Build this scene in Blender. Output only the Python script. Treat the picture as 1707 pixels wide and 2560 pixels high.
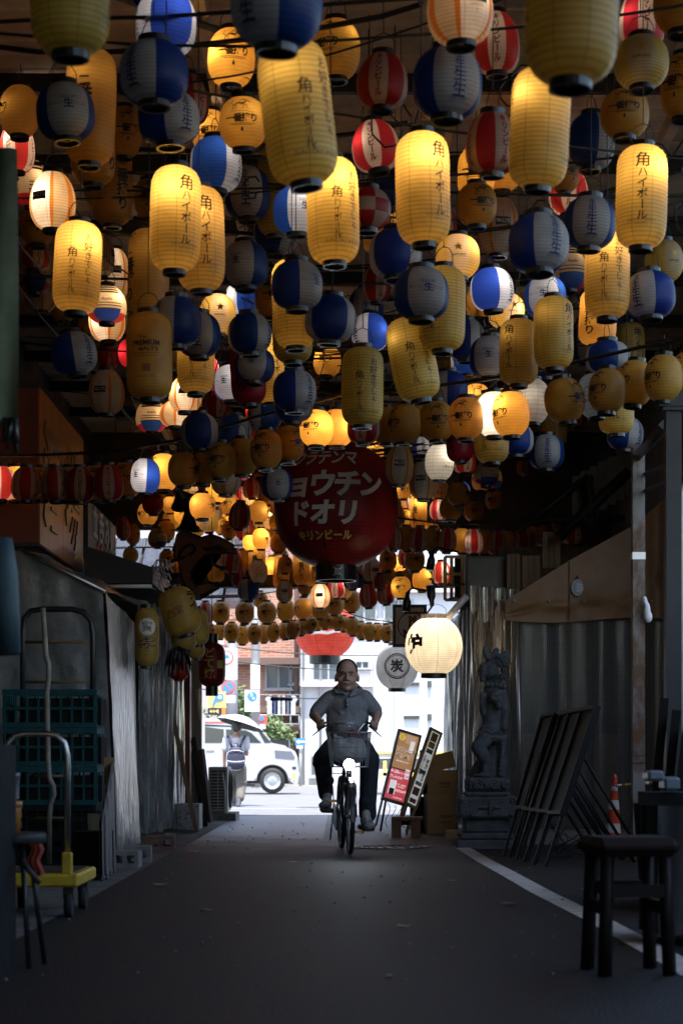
import bpy, bmesh, math, random
from mathutils import Vector, Matrix, Euler
from math import sin, cos, pi, radians as R_
random.seed(7)
sc = bpy.context.scene
for o in list(bpy.data.objects): bpy.data.objects.remove(o)
COL = sc.collection

# ------------------------------------------------------------------ camera, light, exposure
F, VX, HY, CAMZ = 4600.0, 857.0, 1893.0, 0.85      # lens in photo pixels, vanishing point, eye height
cam = bpy.data.cameras.new('camera'); camo = bpy.data.objects.new('camera', cam); COL.objects.link(camo)
camo.location = (0, 0, CAMZ); camo.rotation_euler = (pi / 2, 0, 0)
cam.sensor_fit = 'VERTICAL'; cam.sensor_height = 36; cam.sensor_width = 24
cam.lens = 36 * F / 2560; cam.shift_x = -3.5 / 2560; cam.shift_y = (HY - 1280) / 2560
cam.clip_start = 0.05; cam.clip_end = 2000
cam.dof.use_dof = True; cam.dof.focus_distance = 16.6; cam.dof.aperture_fstop = 3.6
sc.camera = camo
world = bpy.data.worlds.new('World'); sc.world = world; world.use_nodes = True
wn = world.node_tree.nodes; wn.clear()
SUN_EL, SUN_AZ = R_(73), R_(180)                    # azimuth from +Y, clockwise: the sun stands behind the camera
sky = wn.new('ShaderNodeTexSky'); sky.sky_type = 'NISHITA'; sky.sun_disc = False
sky.sun_elevation = SUN_EL; sky.sun_rotation = SUN_AZ; sky.air_density = 1.2; sky.dust_density = 2.0
bg = wn.new('ShaderNodeBackground'); bg.inputs['Strength'].default_value = 0.125
wo = wn.new('ShaderNodeOutputWorld')
world.node_tree.links.new(sky.outputs[0], bg.inputs['Color']); world.node_tree.links.new(bg.outputs[0], wo.inputs['Surface'])
sun = bpy.data.lights.new('sun', 'SUN'); sun.energy = 2.7; sun.angle = R_(0.5); sun.color = (1.0, 0.975, 0.94)
suno = bpy.data.objects.new('sun', sun); COL.objects.link(suno)
sd = Vector((sin(SUN_AZ) * cos(SUN_EL), cos(SUN_AZ) * cos(SUN_EL), sin(SUN_EL)))
suno.rotation_euler = (-sd).to_track_quat('-Z', 'Y').to_euler(); suno.location = (0, 0, 30)
vs = sc.view_settings
sc.display_settings.display_device = 'sRGB'; vs.view_transform = 'Standard'; vs.look = 'None'
vs.exposure = 2.1; vs.gamma = 1.0; vs.use_curve_mapping = False
cy = sc.cycles
cy.max_bounces = 10; cy.diffuse_bounces = 6; cy.glossy_bounces = 4; cy.transmission_bounces = 8; cy.transparent_max_bounces = 24
cy.caustics_reflective = False; cy.caustics_refractive = False; cy.sample_clamp_indirect = 4.0; cy.use_denoising = True

# ------------------------------------------------------------------ helpers
def W(px, py, Y):
    """photo pixel + distance along the alley -> point in the place"""
    s = F / Y
    return Vector(((px - VX) / s, Y, CAMZ + (HY - py) / s))

def setp(o, label=None, cat=None, group=None, kind=None):
    if label: o['label'] = label
    if cat: o['category'] = cat
    if group: o['group'] = group
    if kind: o['kind'] = kind
    return o

def empty(name, loc=(0, 0, 0), rz=0, label=None, cat=None, group=None):
    o = bpy.data.objects.new(name, None); COL.objects.link(o); o.empty_display_size = 0.1
    o.location = loc; o.rotation_euler = (0, 0, rz)
    return setp(o, label, cat, group)

def rotm(rx=0, ry=0, rz=0): return Euler((rx, ry, rz)).to_matrix().to_4x4()

class MB:
    def __init__(s): s.bm = bmesh.new(); s.mi = 0; s.sm = False
    def _f(s, vs):
        try:
            f = s.bm.faces.new(vs)
        except ValueError:
            return None
        f.material_index = s.mi; f.smooth = s.sm
        return f
    def box(s, c, d, m=None, bev=0.0):
        """box with centre c, full size d, extra matrix m about its centre"""
        M = Matrix.Translation(Vector(c)) @ (m or Matrix.Identity(4))
        a, b, e = d[0] / 2, d[1] / 2, d[2] / 2
        if bev > 0 and min(a, b, e) > bev:
            t = bmesh.new(); bmesh.ops.create_cube(t, size=1.0)
            for v in t.verts: v.co = Vector((v.co.x * d[0], v.co.y * d[1], v.co.z * d[2]))
            bmesh.ops.bevel(t, geom=t.edges[:], offset=bev, segments=1, affect='EDGES')
            s.merge(t, M); return s
        V = [s.bm.verts.new(M @ Vector(p)) for p in ((-a,-b,-e),(a,-b,-e),(a,b,-e),(-a,b,-e),(-a,-b,e),(a,-b,e),(a,b,e),(-a,b,e))]
        for q in ((0,3,2,1),(4,5,6,7),(0,1,5,4),(1,2,6,5),(2,3,7,6),(3,0,4,7)): s._f([V[i] for i in q])
        return s
    def merge(s, t, M=None):
        M = M or Matrix.Identity(4); mp = {}
        for v in t.verts: mp[v] = s.bm.verts.new(M @ v.co)
        for f in t.faces: s._f([mp[v] for v in f.verts])
        t.free(); return s
    def tube(s, pts, r, n=8, cap=True, closed=False):
        """round bar along points; r is a number or one radius per point"""
        pts = [Vector(p) for p in pts]; k = len(pts)
        rs = r if isinstance(r, (list, tuple)) else [r] * k
        rings = []; up = None
        for i, p in enumerate(pts):
            if closed: t = pts[(i + 1) % k] - pts[i - 1]
            else: t = pts[min(i + 1, k - 1)] - pts[max(i - 1, 0)]
            if t.length < 1e-9: t = Vector((0, 0, 1))
            t.normalize()
            if up is None: up = Vector((0, 0, 1)) if abs(t.z) < 0.9 else Vector((1, 0, 0))
            a = t.cross(up)
            if a.length < 1e-6: a = t.cross(Vector((0, 1, 0.3)))
            a.normalize(); b = a.cross(t).normalized(); up = b
            rings.append([s.bm.verts.new(p + rs[i] * (cos(2 * pi * j / n) * a + sin(2 * pi * j / n) * b)) for j in range(n)])
        sm = s.sm; s.sm = True
        for i in range(k if closed else k - 1):
            A, B = rings[i], rings[(i + 1) % k]
            for j in range(n): s._f([A[j], A[(j + 1) % n], B[(j + 1) % n], B[j]])
        s.sm = sm
        if cap and not closed: s._f(rings[0][::-1]); s._f(rings[-1])
        return s
    def lathe(s, prof, n=24, M=None, cap=False, smooth=True):
        """profile [(r, z), ...] turned about z"""
        M = M or Matrix.Identity(4); sm = s.sm; s.sm = smooth
        rings = [[s.bm.verts.new(M @ Vector((r * cos(2*pi*j/n), r * sin(2*pi*j/n), z))) for j in range(n)] for r, z in prof]
        for A, B in zip(rings, rings[1:]):
            for j in range(n): s._f([A[j], A[(j + 1) % n], B[(j + 1) % n], B[j]])
        s.sm = False
        if cap: s._f(rings[0][::-1]); s._f(rings[-1])
        s.sm = sm; return s
    def ell(s, c, r, M=None, n=14, k=9):
        c = Vector(c); r = (r, r, r) if isinstance(r, (int, float)) else r
        M = Matrix.Translation(c) @ (M or Matrix.Identity(4)) @ Matrix.Diagonal((r[0], r[1], r[2], 1))
        sm = s.sm; s.sm = True
        top = s.bm.verts.new(M @ Vector((0, 0, 1))); bot = s.bm.verts.new(M @ Vector((0, 0, -1)))
        rings = [[s.bm.verts.new(M @ Vector((sin(pi*i/k)*cos(2*pi*j/n), sin(pi*i/k)*sin(2*pi*j/n), cos(pi*i/k)))) for j in range(n)] for i in range(1, k)]
        for j in range(n): s._f([top, rings[0][j], rings[0][(j+1) % n]]); s._f([bot, rings[-1][(j+1) % n], rings[-1][j]])
        for A, B in zip(rings, rings[1:]):
            for j in range(n): s._f([A[j], B[j], B[(j+1) % n], A[(j+1) % n]])
        s.sm = sm; return s
    def prism(s, poly, d, M=None):
        """outline [(x, z), ...] extruded by d along y (centred)"""
        M = M or Matrix.Identity(4)
        A = [s.bm.verts.new(M @ Vector((x, -d/2, z))) for x, z in poly]; B = [s.bm.verts.new(M @ Vector((x, d/2, z))) for x, z in poly]
        s._f(A); s._f(B[::-1]); k = len(poly)
        for i in range(k): s._f([A[(i+1) % k], A[i], B[i], B[(i+1) % k]])
        return s
    def grid(s, fn, nu, nv, smooth=True):
        sm = s.sm; s.sm = smooth
        V = [[s.bm.verts.new(Vector(fn(i/nu, j/nv))) for j in range(nv+1)] for i in range(nu+1)]
        for i in range(nu):
            for j in range(nv): s._f([V[i][j], V[i+1][j], V[i+1][j+1], V[i][j+1]])
        s.sm = sm; return s
    def quad(s, a, b, c, d): s._f([s.bm.verts.new(Vector(p)) for p in (a, b, c, d)]); return s
    def build(s, name, mats, parent=None, loc=None, recalc=True, M=None, **kw):
        me = bpy.data.meshes.new(name)
        if recalc: bmesh.ops.recalc_face_normals(s.bm, faces=s.bm.faces[:])
        if M is not None: s.bm.transform(M)
        s.bm.to_mesh(me); s.bm.free()
        for m in (mats if isinstance(mats, (list, tuple)) else [mats]): me.materials.append(m)
        o = bpy.data.objects.new(name, me); COL.objects.link(o)
        if parent is not None: o.parent = parent
        if loc is not None: o.location = loc
        return setp(o, **kw)

def inst(name, me, parent=None, loc=(0, 0, 0), rot=(0, 0, 0), scale=(1, 1, 1), **kw):
    o = bpy.data.objects.new(name, me); COL.objects.link(o)
    o.parent = parent; o.location = loc; o.rotation_euler = rot; o.scale = scale
    return setp(o, **kw)

def copy_tree(o, parent=None):
    c = o.copy(); COL.objects.link(c); c.parent = parent
    for ch in list(o.children): copy_tree(ch, c)
    return c

def blob(parts, name, mat, parent=None, voxel=0.01, smooth=4, sub=None, **kw):
    """tapered limbs ('c', p, q, rp, rq) and ellipsoids ('e', centre, radii[, rotation]) fused into ONE continuous surface"""
    mb = MB()
    for p in parts:
        if p[0] == 'c':
            a, b = Vector(p[1]), Vector(p[2]); n = max(2, int((b - a).length / (0.5 * min(p[3], p[4]) + 1e-4))); n = min(n, 24)
            mb.tube([a.lerp(b, i / n) for i in range(n + 1)], [p[3] + (p[4] - p[3]) * i / n for i in range(n + 1)], n=12)
            mb.ell(a, p[3], n=12, k=8); mb.ell(b, p[4], n=12, k=8)
        else:
            mb.ell(p[1], p[2], M=(p[3] if len(p) > 3 else None), n=18, k=12)
    t = mb.build('tmp', [])
    m = t.modifiers.new('r', 'REMESH'); m.mode = 'VOXEL'; m.voxel_size = voxel; m.use_smooth_shade = True
    if smooth:
        k = t.modifiers.new('s', 'SMOOTH'); k.iterations = smooth; k.factor = 0.5
    me = bpy.data.meshes.new_from_object(t.evaluated_get(bpy.context.evaluated_depsgraph_get()))
    old = t.data; bpy.data.objects.remove(t); bpy.data.meshes.remove(old)
    me.name = name; me.materials.clear(); me.materials.append(mat)
    for p in me.polygons: p.use_smooth = True
    o = bpy.data.objects.new(name, me); COL.objects.link(o)
    if parent is not None: o.parent = parent
    return setp(o, **kw)

# ------------------------------------------------------------------ materials
def pm(name, col, rough=0.6, metal=0.0, spec=0.5, noise=0.0, nscale=8.0, bump=0.0, bscale=40.0, stretch=None, col2=None, emit=None, estr=0.0, coat=0.0, mask=(0.35, 0.65), coords='Object'):
    """principled material: two colours mixed by a noise, fine relief by another"""
    m = bpy.data.materials.new(name); m.use_nodes = True
    nt = m.node_tree; b = nt.nodes['Principled BSDF']; L = nt.links.new
    b.inputs['Base Color'].default_value = (*col, 1); b.inputs['Roughness'].default_value = rough
    b.inputs['Metallic'].default_value = metal; b.inputs['Specular IOR Level'].default_value = spec
    if coat: b.inputs['Coat Weight'].default_value = coat
    if emit: b.inputs['Emission Color'].default_value = (*emit, 1); b.inputs['Emission Strength'].default_value = estr
    if noise or bump or col2:
        tc = nt.nodes.new('ShaderNodeTexCoord'); mp = nt.nodes.new('ShaderNodeMapping'); L(tc.outputs[coords], mp.inputs[0])
        if stretch: mp.inputs['Scale'].default_value = stretch
        if noise or col2:
            n = nt.nodes.new('ShaderNodeTexNoise'); n.inputs['Scale'].default_value = nscale; n.inputs['Detail'].default_value = 8; n.inputs['Roughness'].default_value = 0.65
            L(mp.outputs[0], n.inputs['Vector'])
            rp = nt.nodes.new('ShaderNodeMapRange'); rp.inputs[1].default_value = mask[0]; rp.inputs[2].default_value = mask[1]
            L(n.outputs[0], rp.inputs[0])
            mx = nt.nodes.new('ShaderNodeMix'); mx.data_type = 'RGBA'; L(rp.outputs[0], mx.inputs[0])
            c2 = col2 if col2 else tuple(c * (1 - noise) for c in col)
            mx.inputs[6].default_value = (*col, 1); mx.inputs[7].default_value = (*c2, 1)
            L(mx.outputs[2], b.inputs['Base Color'])
            rr = nt.nodes.new('ShaderNodeMapRange'); rr.inputs[3].default_value = max(0.05, rough - 0.12); rr.inputs[4].default_value = min(1, rough + 0.15)
            L(n.outputs[0], rr.inputs[0]); L(rr.outputs[0], b.inputs['Roughness'])
        if bump:
            n2 = nt.nodes.new('ShaderNodeTexNoise'); n2.inputs['Scale'].default_value = bscale; n2.inputs['Detail'].default_value = 6
            L(mp.outputs[0], n2.inputs['Vector'])
            bp = nt.nodes.new('ShaderNodeBump'); bp.inputs['Strength'].default_value = bump; bp.inputs['Distance'].default_value = 0.01
            L(n2.outputs[0], bp.inputs['Height']); L(bp.outputs[0], b.inputs['Normal'])
    return m

def paper(name, col, seam=True, rib=0.35, trans=0.5):
    """lantern skin: thin ribbed vinyl that scatters light through itself; wires and seams show as darker lines"""
    m = bpy.data.materials.new(name); m.use_nodes = True; nt = m.node_tree; nt.nodes.clear(); L = nt.links.new; N = nt.nodes.new
    uv = N('ShaderNodeUVMap'); uv.uv_map = 'UVMap'; sp = N('ShaderNodeSeparateXYZ'); L(uv.outputs[0], sp.inputs[0])
    def line(out, width, amt):
        f = N('ShaderNodeMath'); f.operation = 'FRACT'; L(out, f.inputs[0])
        a = N('ShaderNodeMath'); a.operation = 'SUBTRACT'; L(f.outputs[0], a.inputs[0]); a.inputs[1].default_value = 0.5
        b = N('ShaderNodeMath'); b.operation = 'ABSOLUTE'; L(a.outputs[0], b.inputs[0])
        r = N('ShaderNodeMapRange'); r.inputs[1].default_value = 0.5 - width; r.inputs[2].default_value = 0.5
        r.inputs[3].default_value = 1.0; r.inputs[4].default_value = 1.0 - amt; L(b.outputs[0], r.inputs[0]); return r.outputs[0]
    tc = N('ShaderNodeTexCoord'); oi = N('ShaderNodeObjectInfo')
    ad = N('ShaderNodeVectorMath'); ad.operation = 'ADD'; L(tc.outputs['Object'], ad.inputs[0]); L(oi.outputs['Random'], ad.inputs[1])
    n = N('ShaderNodeTexNoise'); n.inputs['Scale'].default_value = 9; n.inputs['Detail'].default_value = 5; L(ad.outputs[0], n.inputs['Vector'])
    dr = N('ShaderNodeMapRange'); dr.inputs[1].default_value = 0.3; dr.inputs[2].default_value = 0.75; dr.inputs[3].default_value = 1.0; dr.inputs[4].default_value = 0.72; L(n.outputs[0], dr.inputs[0])
    k = N('ShaderNodeMath'); k.operation = 'MULTIPLY'; L(line(sp.outputs[1], 0.26, rib), k.inputs[0]); L(dr.outputs[0], k.inputs[1]); ko = k.outputs[0]
    if seam:
        k2 = N('ShaderNodeMath'); k2.operation = 'MULTIPLY'; L(ko, k2.inputs[0]); L(line(sp.outputs[0], 0.035, 0.45), k2.inputs[1]); ko = k2.outputs[0]
    hv = N('ShaderNodeHueSaturation'); hv.inputs['Color'].default_value = (*col, 1)
    rv = N('ShaderNodeMapRange'); rv.inputs[3].default_value = 0.82; rv.inputs[4].default_value = 1.06; L(oi.outputs['Random'], rv.inputs[0]); L(rv.outputs[0], hv.inputs['Value'])
    rh = N('ShaderNodeMapRange'); rh.inputs[3].default_value = 0.492; rh.inputs[4].default_value = 0.506; L(oi.outputs['Random'], rh.inputs[0]); L(rh.outputs[0], hv.inputs['Hue'])
    c = N('ShaderNodeVectorMath'); c.operation = 'SCALE'; L(hv.outputs[0], c.inputs[0]); L(ko, c.inputs['Scale'])
    p = N('ShaderNodeBsdfPrincipled'); p.inputs['Roughness'].default_value = 0.42; p.inputs['Specular IOR Level'].default_value = 0.35; L(c.outputs[0], p.inputs['Base Color'])
    t = N('ShaderNodeBsdfTranslucent'); L(c.outputs[0], t.inputs['Color'])
    mx = N('ShaderNodeMixShader'); mx.inputs[0].default_value = trans; L(p.outputs[0], mx.inputs[1]); L(t.outputs[0], mx.inputs[2])
    o = N('ShaderNodeOutputMaterial'); L(mx.outputs[0], o.inputs[0]); return m

def film(name, tint=(0.9, 0.92, 0.95), opac=0.12, rough=0.12, gl=0.25, diff=(0.6, 0.6, 0.62), wr=0.4, wsc=14.0, stretch=(1, 1, 0.15), vary=0.5):
    """clear plastic sheet: mostly see-through, glossy streaks, a little milky"""
    m = bpy.data.materials.new(name); m.use_nodes = True; nt = m.node_tree; nt.nodes.clear(); L = nt.links.new; N = nt.nodes.new
    tr = N('ShaderNodeBsdfTransparent'); tr.inputs[0].default_value = (*tint, 1)
    g = N('ShaderNodeBsdfGlossy'); g.inputs['Roughness'].default_value = rough
    d = N('ShaderNodeBsdfDiffuse'); d.inputs[0].default_value = (*diff, 1)
    tl = N('ShaderNodeBsdfTranslucent'); tl.inputs[0].default_value = (*diff, 1)
    md = N('ShaderNodeMixShader'); md.inputs[0].default_value = 0.5; L(d.outputs[0], md.inputs[1]); L(tl.outputs[0], md.inputs[2])
    tc = N('ShaderNodeTexCoord'); mp = N('ShaderNodeMapping'); mp.inputs['Scale'].default_value = stretch; L(tc.outputs['Object'], mp.inputs[0])
    n = N('ShaderNodeTexNoise'); n.inputs['Scale'].default_value = wsc; n.inputs['Detail'].default_value = 6; L(mp.outputs[0], n.inputs['Vector'])
    b = N('ShaderNodeBump'); b.inputs['Strength'].default_value = wr; b.inputs['Distance'].default_value = 0.03; L(n.outputs[0], b.inputs['Height'])
    for x in (g, d, tl): L(b.outputs[0], x.inputs['Normal'])
    fr = N('ShaderNodeLayerWeight'); fr.inputs[0].default_value = 0.35; L(b.outputs[0], fr.inputs['Normal'])
    m1 = N('ShaderNodeMixShader'); L(tr.outputs[0], m1.inputs[1]); L(md.outputs[0], m1.inputs[2])
    op = N('ShaderNodeMapRange'); op.inputs[1].default_value = 0.35; op.inputs[2].default_value = 0.7; op.inputs[3].default_value = opac * (1 - vary); op.inputs[4].default_value = min(1, opac * (1 + vary)); L(n.outputs[0], op.inputs[0]); L(op.outputs[0], m1.inputs[0])
    sc_ = N('ShaderNodeMath'); sc_.operation = 'MULTIPLY'; sc_.inputs[1].default_value = gl; L(fr.outputs['Fresnel'], sc_.inputs[0])
    m2 = N('ShaderNodeMixShader'); L(sc_.outputs[0], m2.inputs[0]); L(m1.outputs[0], m2.inputs[1]); L(g.outputs[0], m2.inputs[2])
    o = N('ShaderNodeOutputMaterial'); L(m2.outputs[0], o.inputs[0]); return m

M = {}
M['black'] = pm('black_plastic', (0.012, 0.012, 0.013), 0.4)
M['ring'] = pm('ring_plastic', (0.01, 0.01, 0.011), 0.3, noise=0.4, nscale=20)
M['ink'] = pm('print_ink', (0.012, 0.011, 0.012), 0.6)
M['ink_red'] = pm('print_red', (0.22, 0.006, 0.010), 0.6)
M['ink_white'] = pm('print_white', (0.62, 0.6, 0.58), 0.6)
M['ink_gold'] = pm('print_gold', (0.6, 0.42, 0.1), 0.5)
M['ink_blue'] = pm('print_blue', (0.010, 0.018, 0.09), 0.6)
M['ink_brown'] = pm('print_brown', (0.22, 0.07, 0.03), 0.6)
M['ink_grey'] = pm('print_fade', (0.2, 0.13, 0.03), 0.7)
M['yellow'] = paper('paper_yellow', (0.80, 0.57, 0.15))
M['amber'] = paper('paper_amber', (0.76, 0.43, 0.09), seam=False, rib=0.16)
M['blue'] = paper('paper_blue', (0.025, 0.075, 0.36), seam=False, rib=0.3)
M['white'] = paper('paper_white', (0.66, 0.64, 0.62), seam=False, rib=0.3)
M['cream'] = paper('paper_cream', (0.74, 0.58, 0.36), seam=False)
M['red'] = paper('paper_red', (0.55, 0.03, 0.03), seam=False, rib=0.22)
M['stripewhite'] = paper('paper_stripe_white', (0.70, 0.55, 0.42), seam=False, rib=0.18)
M['orange'] = paper('paper_orange', (0.72, 0.25, 0.04), seam=False)
M['bigred'] = paper('paper_big_red', (0.36, 0.026, 0.03), seam=False, rib=0.25, trans=0.35)
M['farred'] = paper('paper_far_red', (0.80, 0.15, 0.11), seam=True, rib=0.15, trans=0.6)
M['washi'] = paper('paper_washi', (0.84, 0.81, 0.76), seam=True, rib=0.25, trans=0.72)
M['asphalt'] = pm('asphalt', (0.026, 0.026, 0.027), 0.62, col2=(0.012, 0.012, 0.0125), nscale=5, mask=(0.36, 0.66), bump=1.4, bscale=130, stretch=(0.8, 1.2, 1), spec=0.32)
M['patch'] = pm('rough_asphalt', (0.085, 0.078, 0.068), 0.5, spec=.5, noise=0.6, nscale=30, bump=0.8, bscale=110)
M['concrete'] = pm('concrete', (0.26, 0.25, 0.23), 0.85, noise=0.45, nscale=5, bump=0.35, bscale=60)
M['gutter'] = pm('gutter_concrete', (0.15, 0.14, 0.125), 0.85, noise=0.5, nscale=4, bump=0.4, bscale=50)
M['linepaint'] = pm('line_paint', (0.55, 0.54, 0.5), 0.7, col2=(0.16, 0.15, 0.14), nscale=9, mask=(0.5, 0.75), bump=0.3)
M['roofing'] = pm('roof_sheet', (0.62, 0.55, 0.44), 0.7, noise=0.5, nscale=2, bump=0.2)
M['steel_dark'] = pm('dark_steel', (0.035, 0.033, 0.03), 0.55, noise=0.5, nscale=10)
M['cable'] = pm('cable_rubber', (0.012, 0.011, 0.010), 0.5)
M['wall_dark'] = pm('dark_wall', (0.075, 0.070, 0.062), 0.8, noise=0.5, nscale=3, bump=0.2)
M['wood'] = pm('old_wood', (0.20, 0.13, 0.06), 0.65, noise=0.55, nscale=6, stretch=(1, 1, 0.12), bump=0.2)
M['wood_light'] = pm('pale_wood', (0.42, 0.27, 0.11), 0.55, noise=0.35, nscale=6, stretch=(1, 1, 0.15), bump=0.15)
M['wood_black'] = pm('black_wood', (0.014, 0.010, 0.008), 0.6, spec=.25, noise=0.4, nscale=6, bump=0.1)
M['rust'] = pm('rusty_paint', (0.22, 0.215, 0.20), 0.6, col2=(0.12, 0.055, 0.02), nscale=4.5, mask=(0.42, 0.56), bump=0.4, bscale=30, stretch=(1, 1, 0.5))
M['post_grey'] = pm('grey_post_paint', (0.03, 0.032, 0.031), 0.55, col2=(0.04, 0.03, 0.02), nscale=14, mask=(0.62, 0.72), bump=0.1)
M['chrome'] = pm('chrome', (0.75, 0.75, 0.76), 0.16, metal=1)
M['steel'] = pm('steel_tube', (0.5, 0.49, 0.46), 0.33, metal=1, noise=0.3, nscale=14)
M['alu'] = pm('aluminium', (0.55, 0.56, 0.58), 0.35, metal=0.9)
M['rubber'] = pm('tyre_rubber', (0.012, 0.012, 0.012), 0.7)
M['tarp'] = pm('brown_tarp', (0.30, 0.155, 0.065), 0.5, noise=0.25, nscale=3, bump=0.25, bscale=5)
M['stone'] = pm('carved_stone', (0.12, 0.128, 0.138), 0.78, noise=0.5, nscale=9, bump=1.0, bscale=75)
M['cardboard'] = pm('cardboard', (0.33, 0.21, 0.10), 0.85, noise=0.2, nscale=5)
M['orange_pl'] = pm('orange_plastic', (0.62, 0.07, 0.03), 0.45)
M['white_pl'] = pm('white_plastic', (0.66, 0.66, 0.66), 0.4)
M['yellow_pl'] = pm('yellow_plastic', (0.62, 0.42, 0.03), 0.45, noise=0.35, nscale=12)
M['teal_pl'] = pm('teal_plastic', (0.012, 0.075, 0.08), 0.7, spec=.25, noise=0.35, nscale=12)
M['crate_dark'] = pm('dark_crate_plastic', (0.012, 0.014, 0.014), 0.8, spec=.2, noise=0.3, nscale=12)
M['film'] = film('clear_film', opac=0.34, gl=0.4, diff=(.72, .73, .76))
M['film_grey'] = film('grey_film', tint=(0.72, 0.74, 0.76), opac=0.66, gl=0.9, rough=0.25, diff=(0.44, 0.445, 0.46), vary=0.1, wr=1.0, wsc=7, stretch=(1, 1, 1))
# ================================================================== setting: ground, road, arcade shell
def sheet(name, poly, z, mat, kind='structure', **kw):
    b = MB(); b._f([b.bm.verts.new((x, y, z)) for x, y in poly]); return b.build(name, mat, kind=kind, **kw)
sheet('ground', [(-300, -60), (300, -60), (300, 600), (-300, 600)], -0.006, M['asphalt'])
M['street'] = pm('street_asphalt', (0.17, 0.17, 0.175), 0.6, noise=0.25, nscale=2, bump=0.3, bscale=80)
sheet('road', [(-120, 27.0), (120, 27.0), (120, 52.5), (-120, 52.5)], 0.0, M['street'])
sheet('pavement', [(-60, 52.5), (60, 52.5), (60, 58), (-60, 58)], 0.004, M['concrete'])
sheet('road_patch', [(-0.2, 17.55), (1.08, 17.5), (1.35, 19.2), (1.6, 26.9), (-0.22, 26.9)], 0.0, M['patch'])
m = bpy.data.materials.new('daylight_tinted_asphalt'); m.use_nodes = True; nt = m.node_tree; N = nt.nodes.new; L = nt.links.new; P = nt.nodes['Principled BSDF']; M['daylight_tint'] = m
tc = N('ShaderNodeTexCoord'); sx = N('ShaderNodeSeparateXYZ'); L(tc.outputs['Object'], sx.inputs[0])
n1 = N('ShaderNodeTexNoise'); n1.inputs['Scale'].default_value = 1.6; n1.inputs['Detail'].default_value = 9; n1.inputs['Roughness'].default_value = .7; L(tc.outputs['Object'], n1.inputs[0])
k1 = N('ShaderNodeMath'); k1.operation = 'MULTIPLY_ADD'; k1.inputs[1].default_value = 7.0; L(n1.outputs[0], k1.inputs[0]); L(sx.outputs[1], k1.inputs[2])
w1 = N('ShaderNodeMapRange'); w1.interpolation_type = 'SMOOTHSTEP'; w1.inputs[1].default_value = 18.6; w1.inputs[2].default_value = 25.5; L(k1.outputs[0], w1.inputs[0])   # paler towards the open street: its daylight sheen put into the colour
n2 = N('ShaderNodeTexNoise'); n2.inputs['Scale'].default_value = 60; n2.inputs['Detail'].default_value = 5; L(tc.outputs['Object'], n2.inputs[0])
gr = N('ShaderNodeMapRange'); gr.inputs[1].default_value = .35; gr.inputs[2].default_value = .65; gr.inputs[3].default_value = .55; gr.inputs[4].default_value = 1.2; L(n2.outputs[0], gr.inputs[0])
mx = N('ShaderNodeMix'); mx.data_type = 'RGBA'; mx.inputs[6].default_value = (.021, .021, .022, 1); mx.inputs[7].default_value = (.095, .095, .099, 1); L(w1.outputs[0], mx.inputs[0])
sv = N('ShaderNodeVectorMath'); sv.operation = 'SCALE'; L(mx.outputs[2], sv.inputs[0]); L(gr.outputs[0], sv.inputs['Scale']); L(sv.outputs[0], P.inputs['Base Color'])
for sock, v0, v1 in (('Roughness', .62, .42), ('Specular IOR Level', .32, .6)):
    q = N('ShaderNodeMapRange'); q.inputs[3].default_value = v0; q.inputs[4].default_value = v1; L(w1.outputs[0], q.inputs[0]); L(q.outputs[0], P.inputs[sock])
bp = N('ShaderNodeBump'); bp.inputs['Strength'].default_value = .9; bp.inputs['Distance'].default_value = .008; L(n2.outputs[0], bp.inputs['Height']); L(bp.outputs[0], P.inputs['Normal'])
sheet('road', [(-1.52, 4.0), (1.38, 4.0), (1.3, 9.6), (1.2, 13.6), (1.1, 17.5), (-0.2, 17.55), (-0.22, 26.9), (-1.52, 26.9)], -0.002, M['daylight_tint'])
sheet('gutter', [(-1.52, 4), (-1.52, 27), (-2.9, 27), (-2.9, 4)], 0.002, M['gutter'])
lx = [(-0.02 + 1.12, 17.6), (1.13, 16.9), (1.16, 15), (1.2, 13.6), (1.25, 11.5), (1.33, 9.6), (1.38, 7.5), (1.42, 4)]
b = MB()
for (x0, y0), (x1, y1) in zip(lx, lx[1:]):
    n = 5
    for i in range(n):
        t0, t1 = i / n, (i + 1) / n
        e = lambda t: (x0 + (x1 - x0) * t, y0 + (y1 - y0) * t)
        w0 = 0.07
        (a, c), (d, f) = e(t0), e(t1)
        b.quad((a - w0, c, 0.002), (a + w0, c, 0.002), (d + w0, f, 0.002), (d - w0, f, 0.002))
b.build('road_marking', M['linepaint'], kind='structure')
b = MB(); b.quad((-30, 30.2, 0.004), (30, 30.2, 0.004), (30, 30.35, 0.004), (-30, 30.35, 0.004)); b.build('road_marking', M['linepaint'], kind='structure')
b = MB(); b.quad((-30, 50.6, 0.004), (30, 50.6, 0.004), (30, 50.8, 0.004), (-30, 50.8, 0.004)); b.build('road_marking', M['linepaint'], kind='structure')

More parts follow.
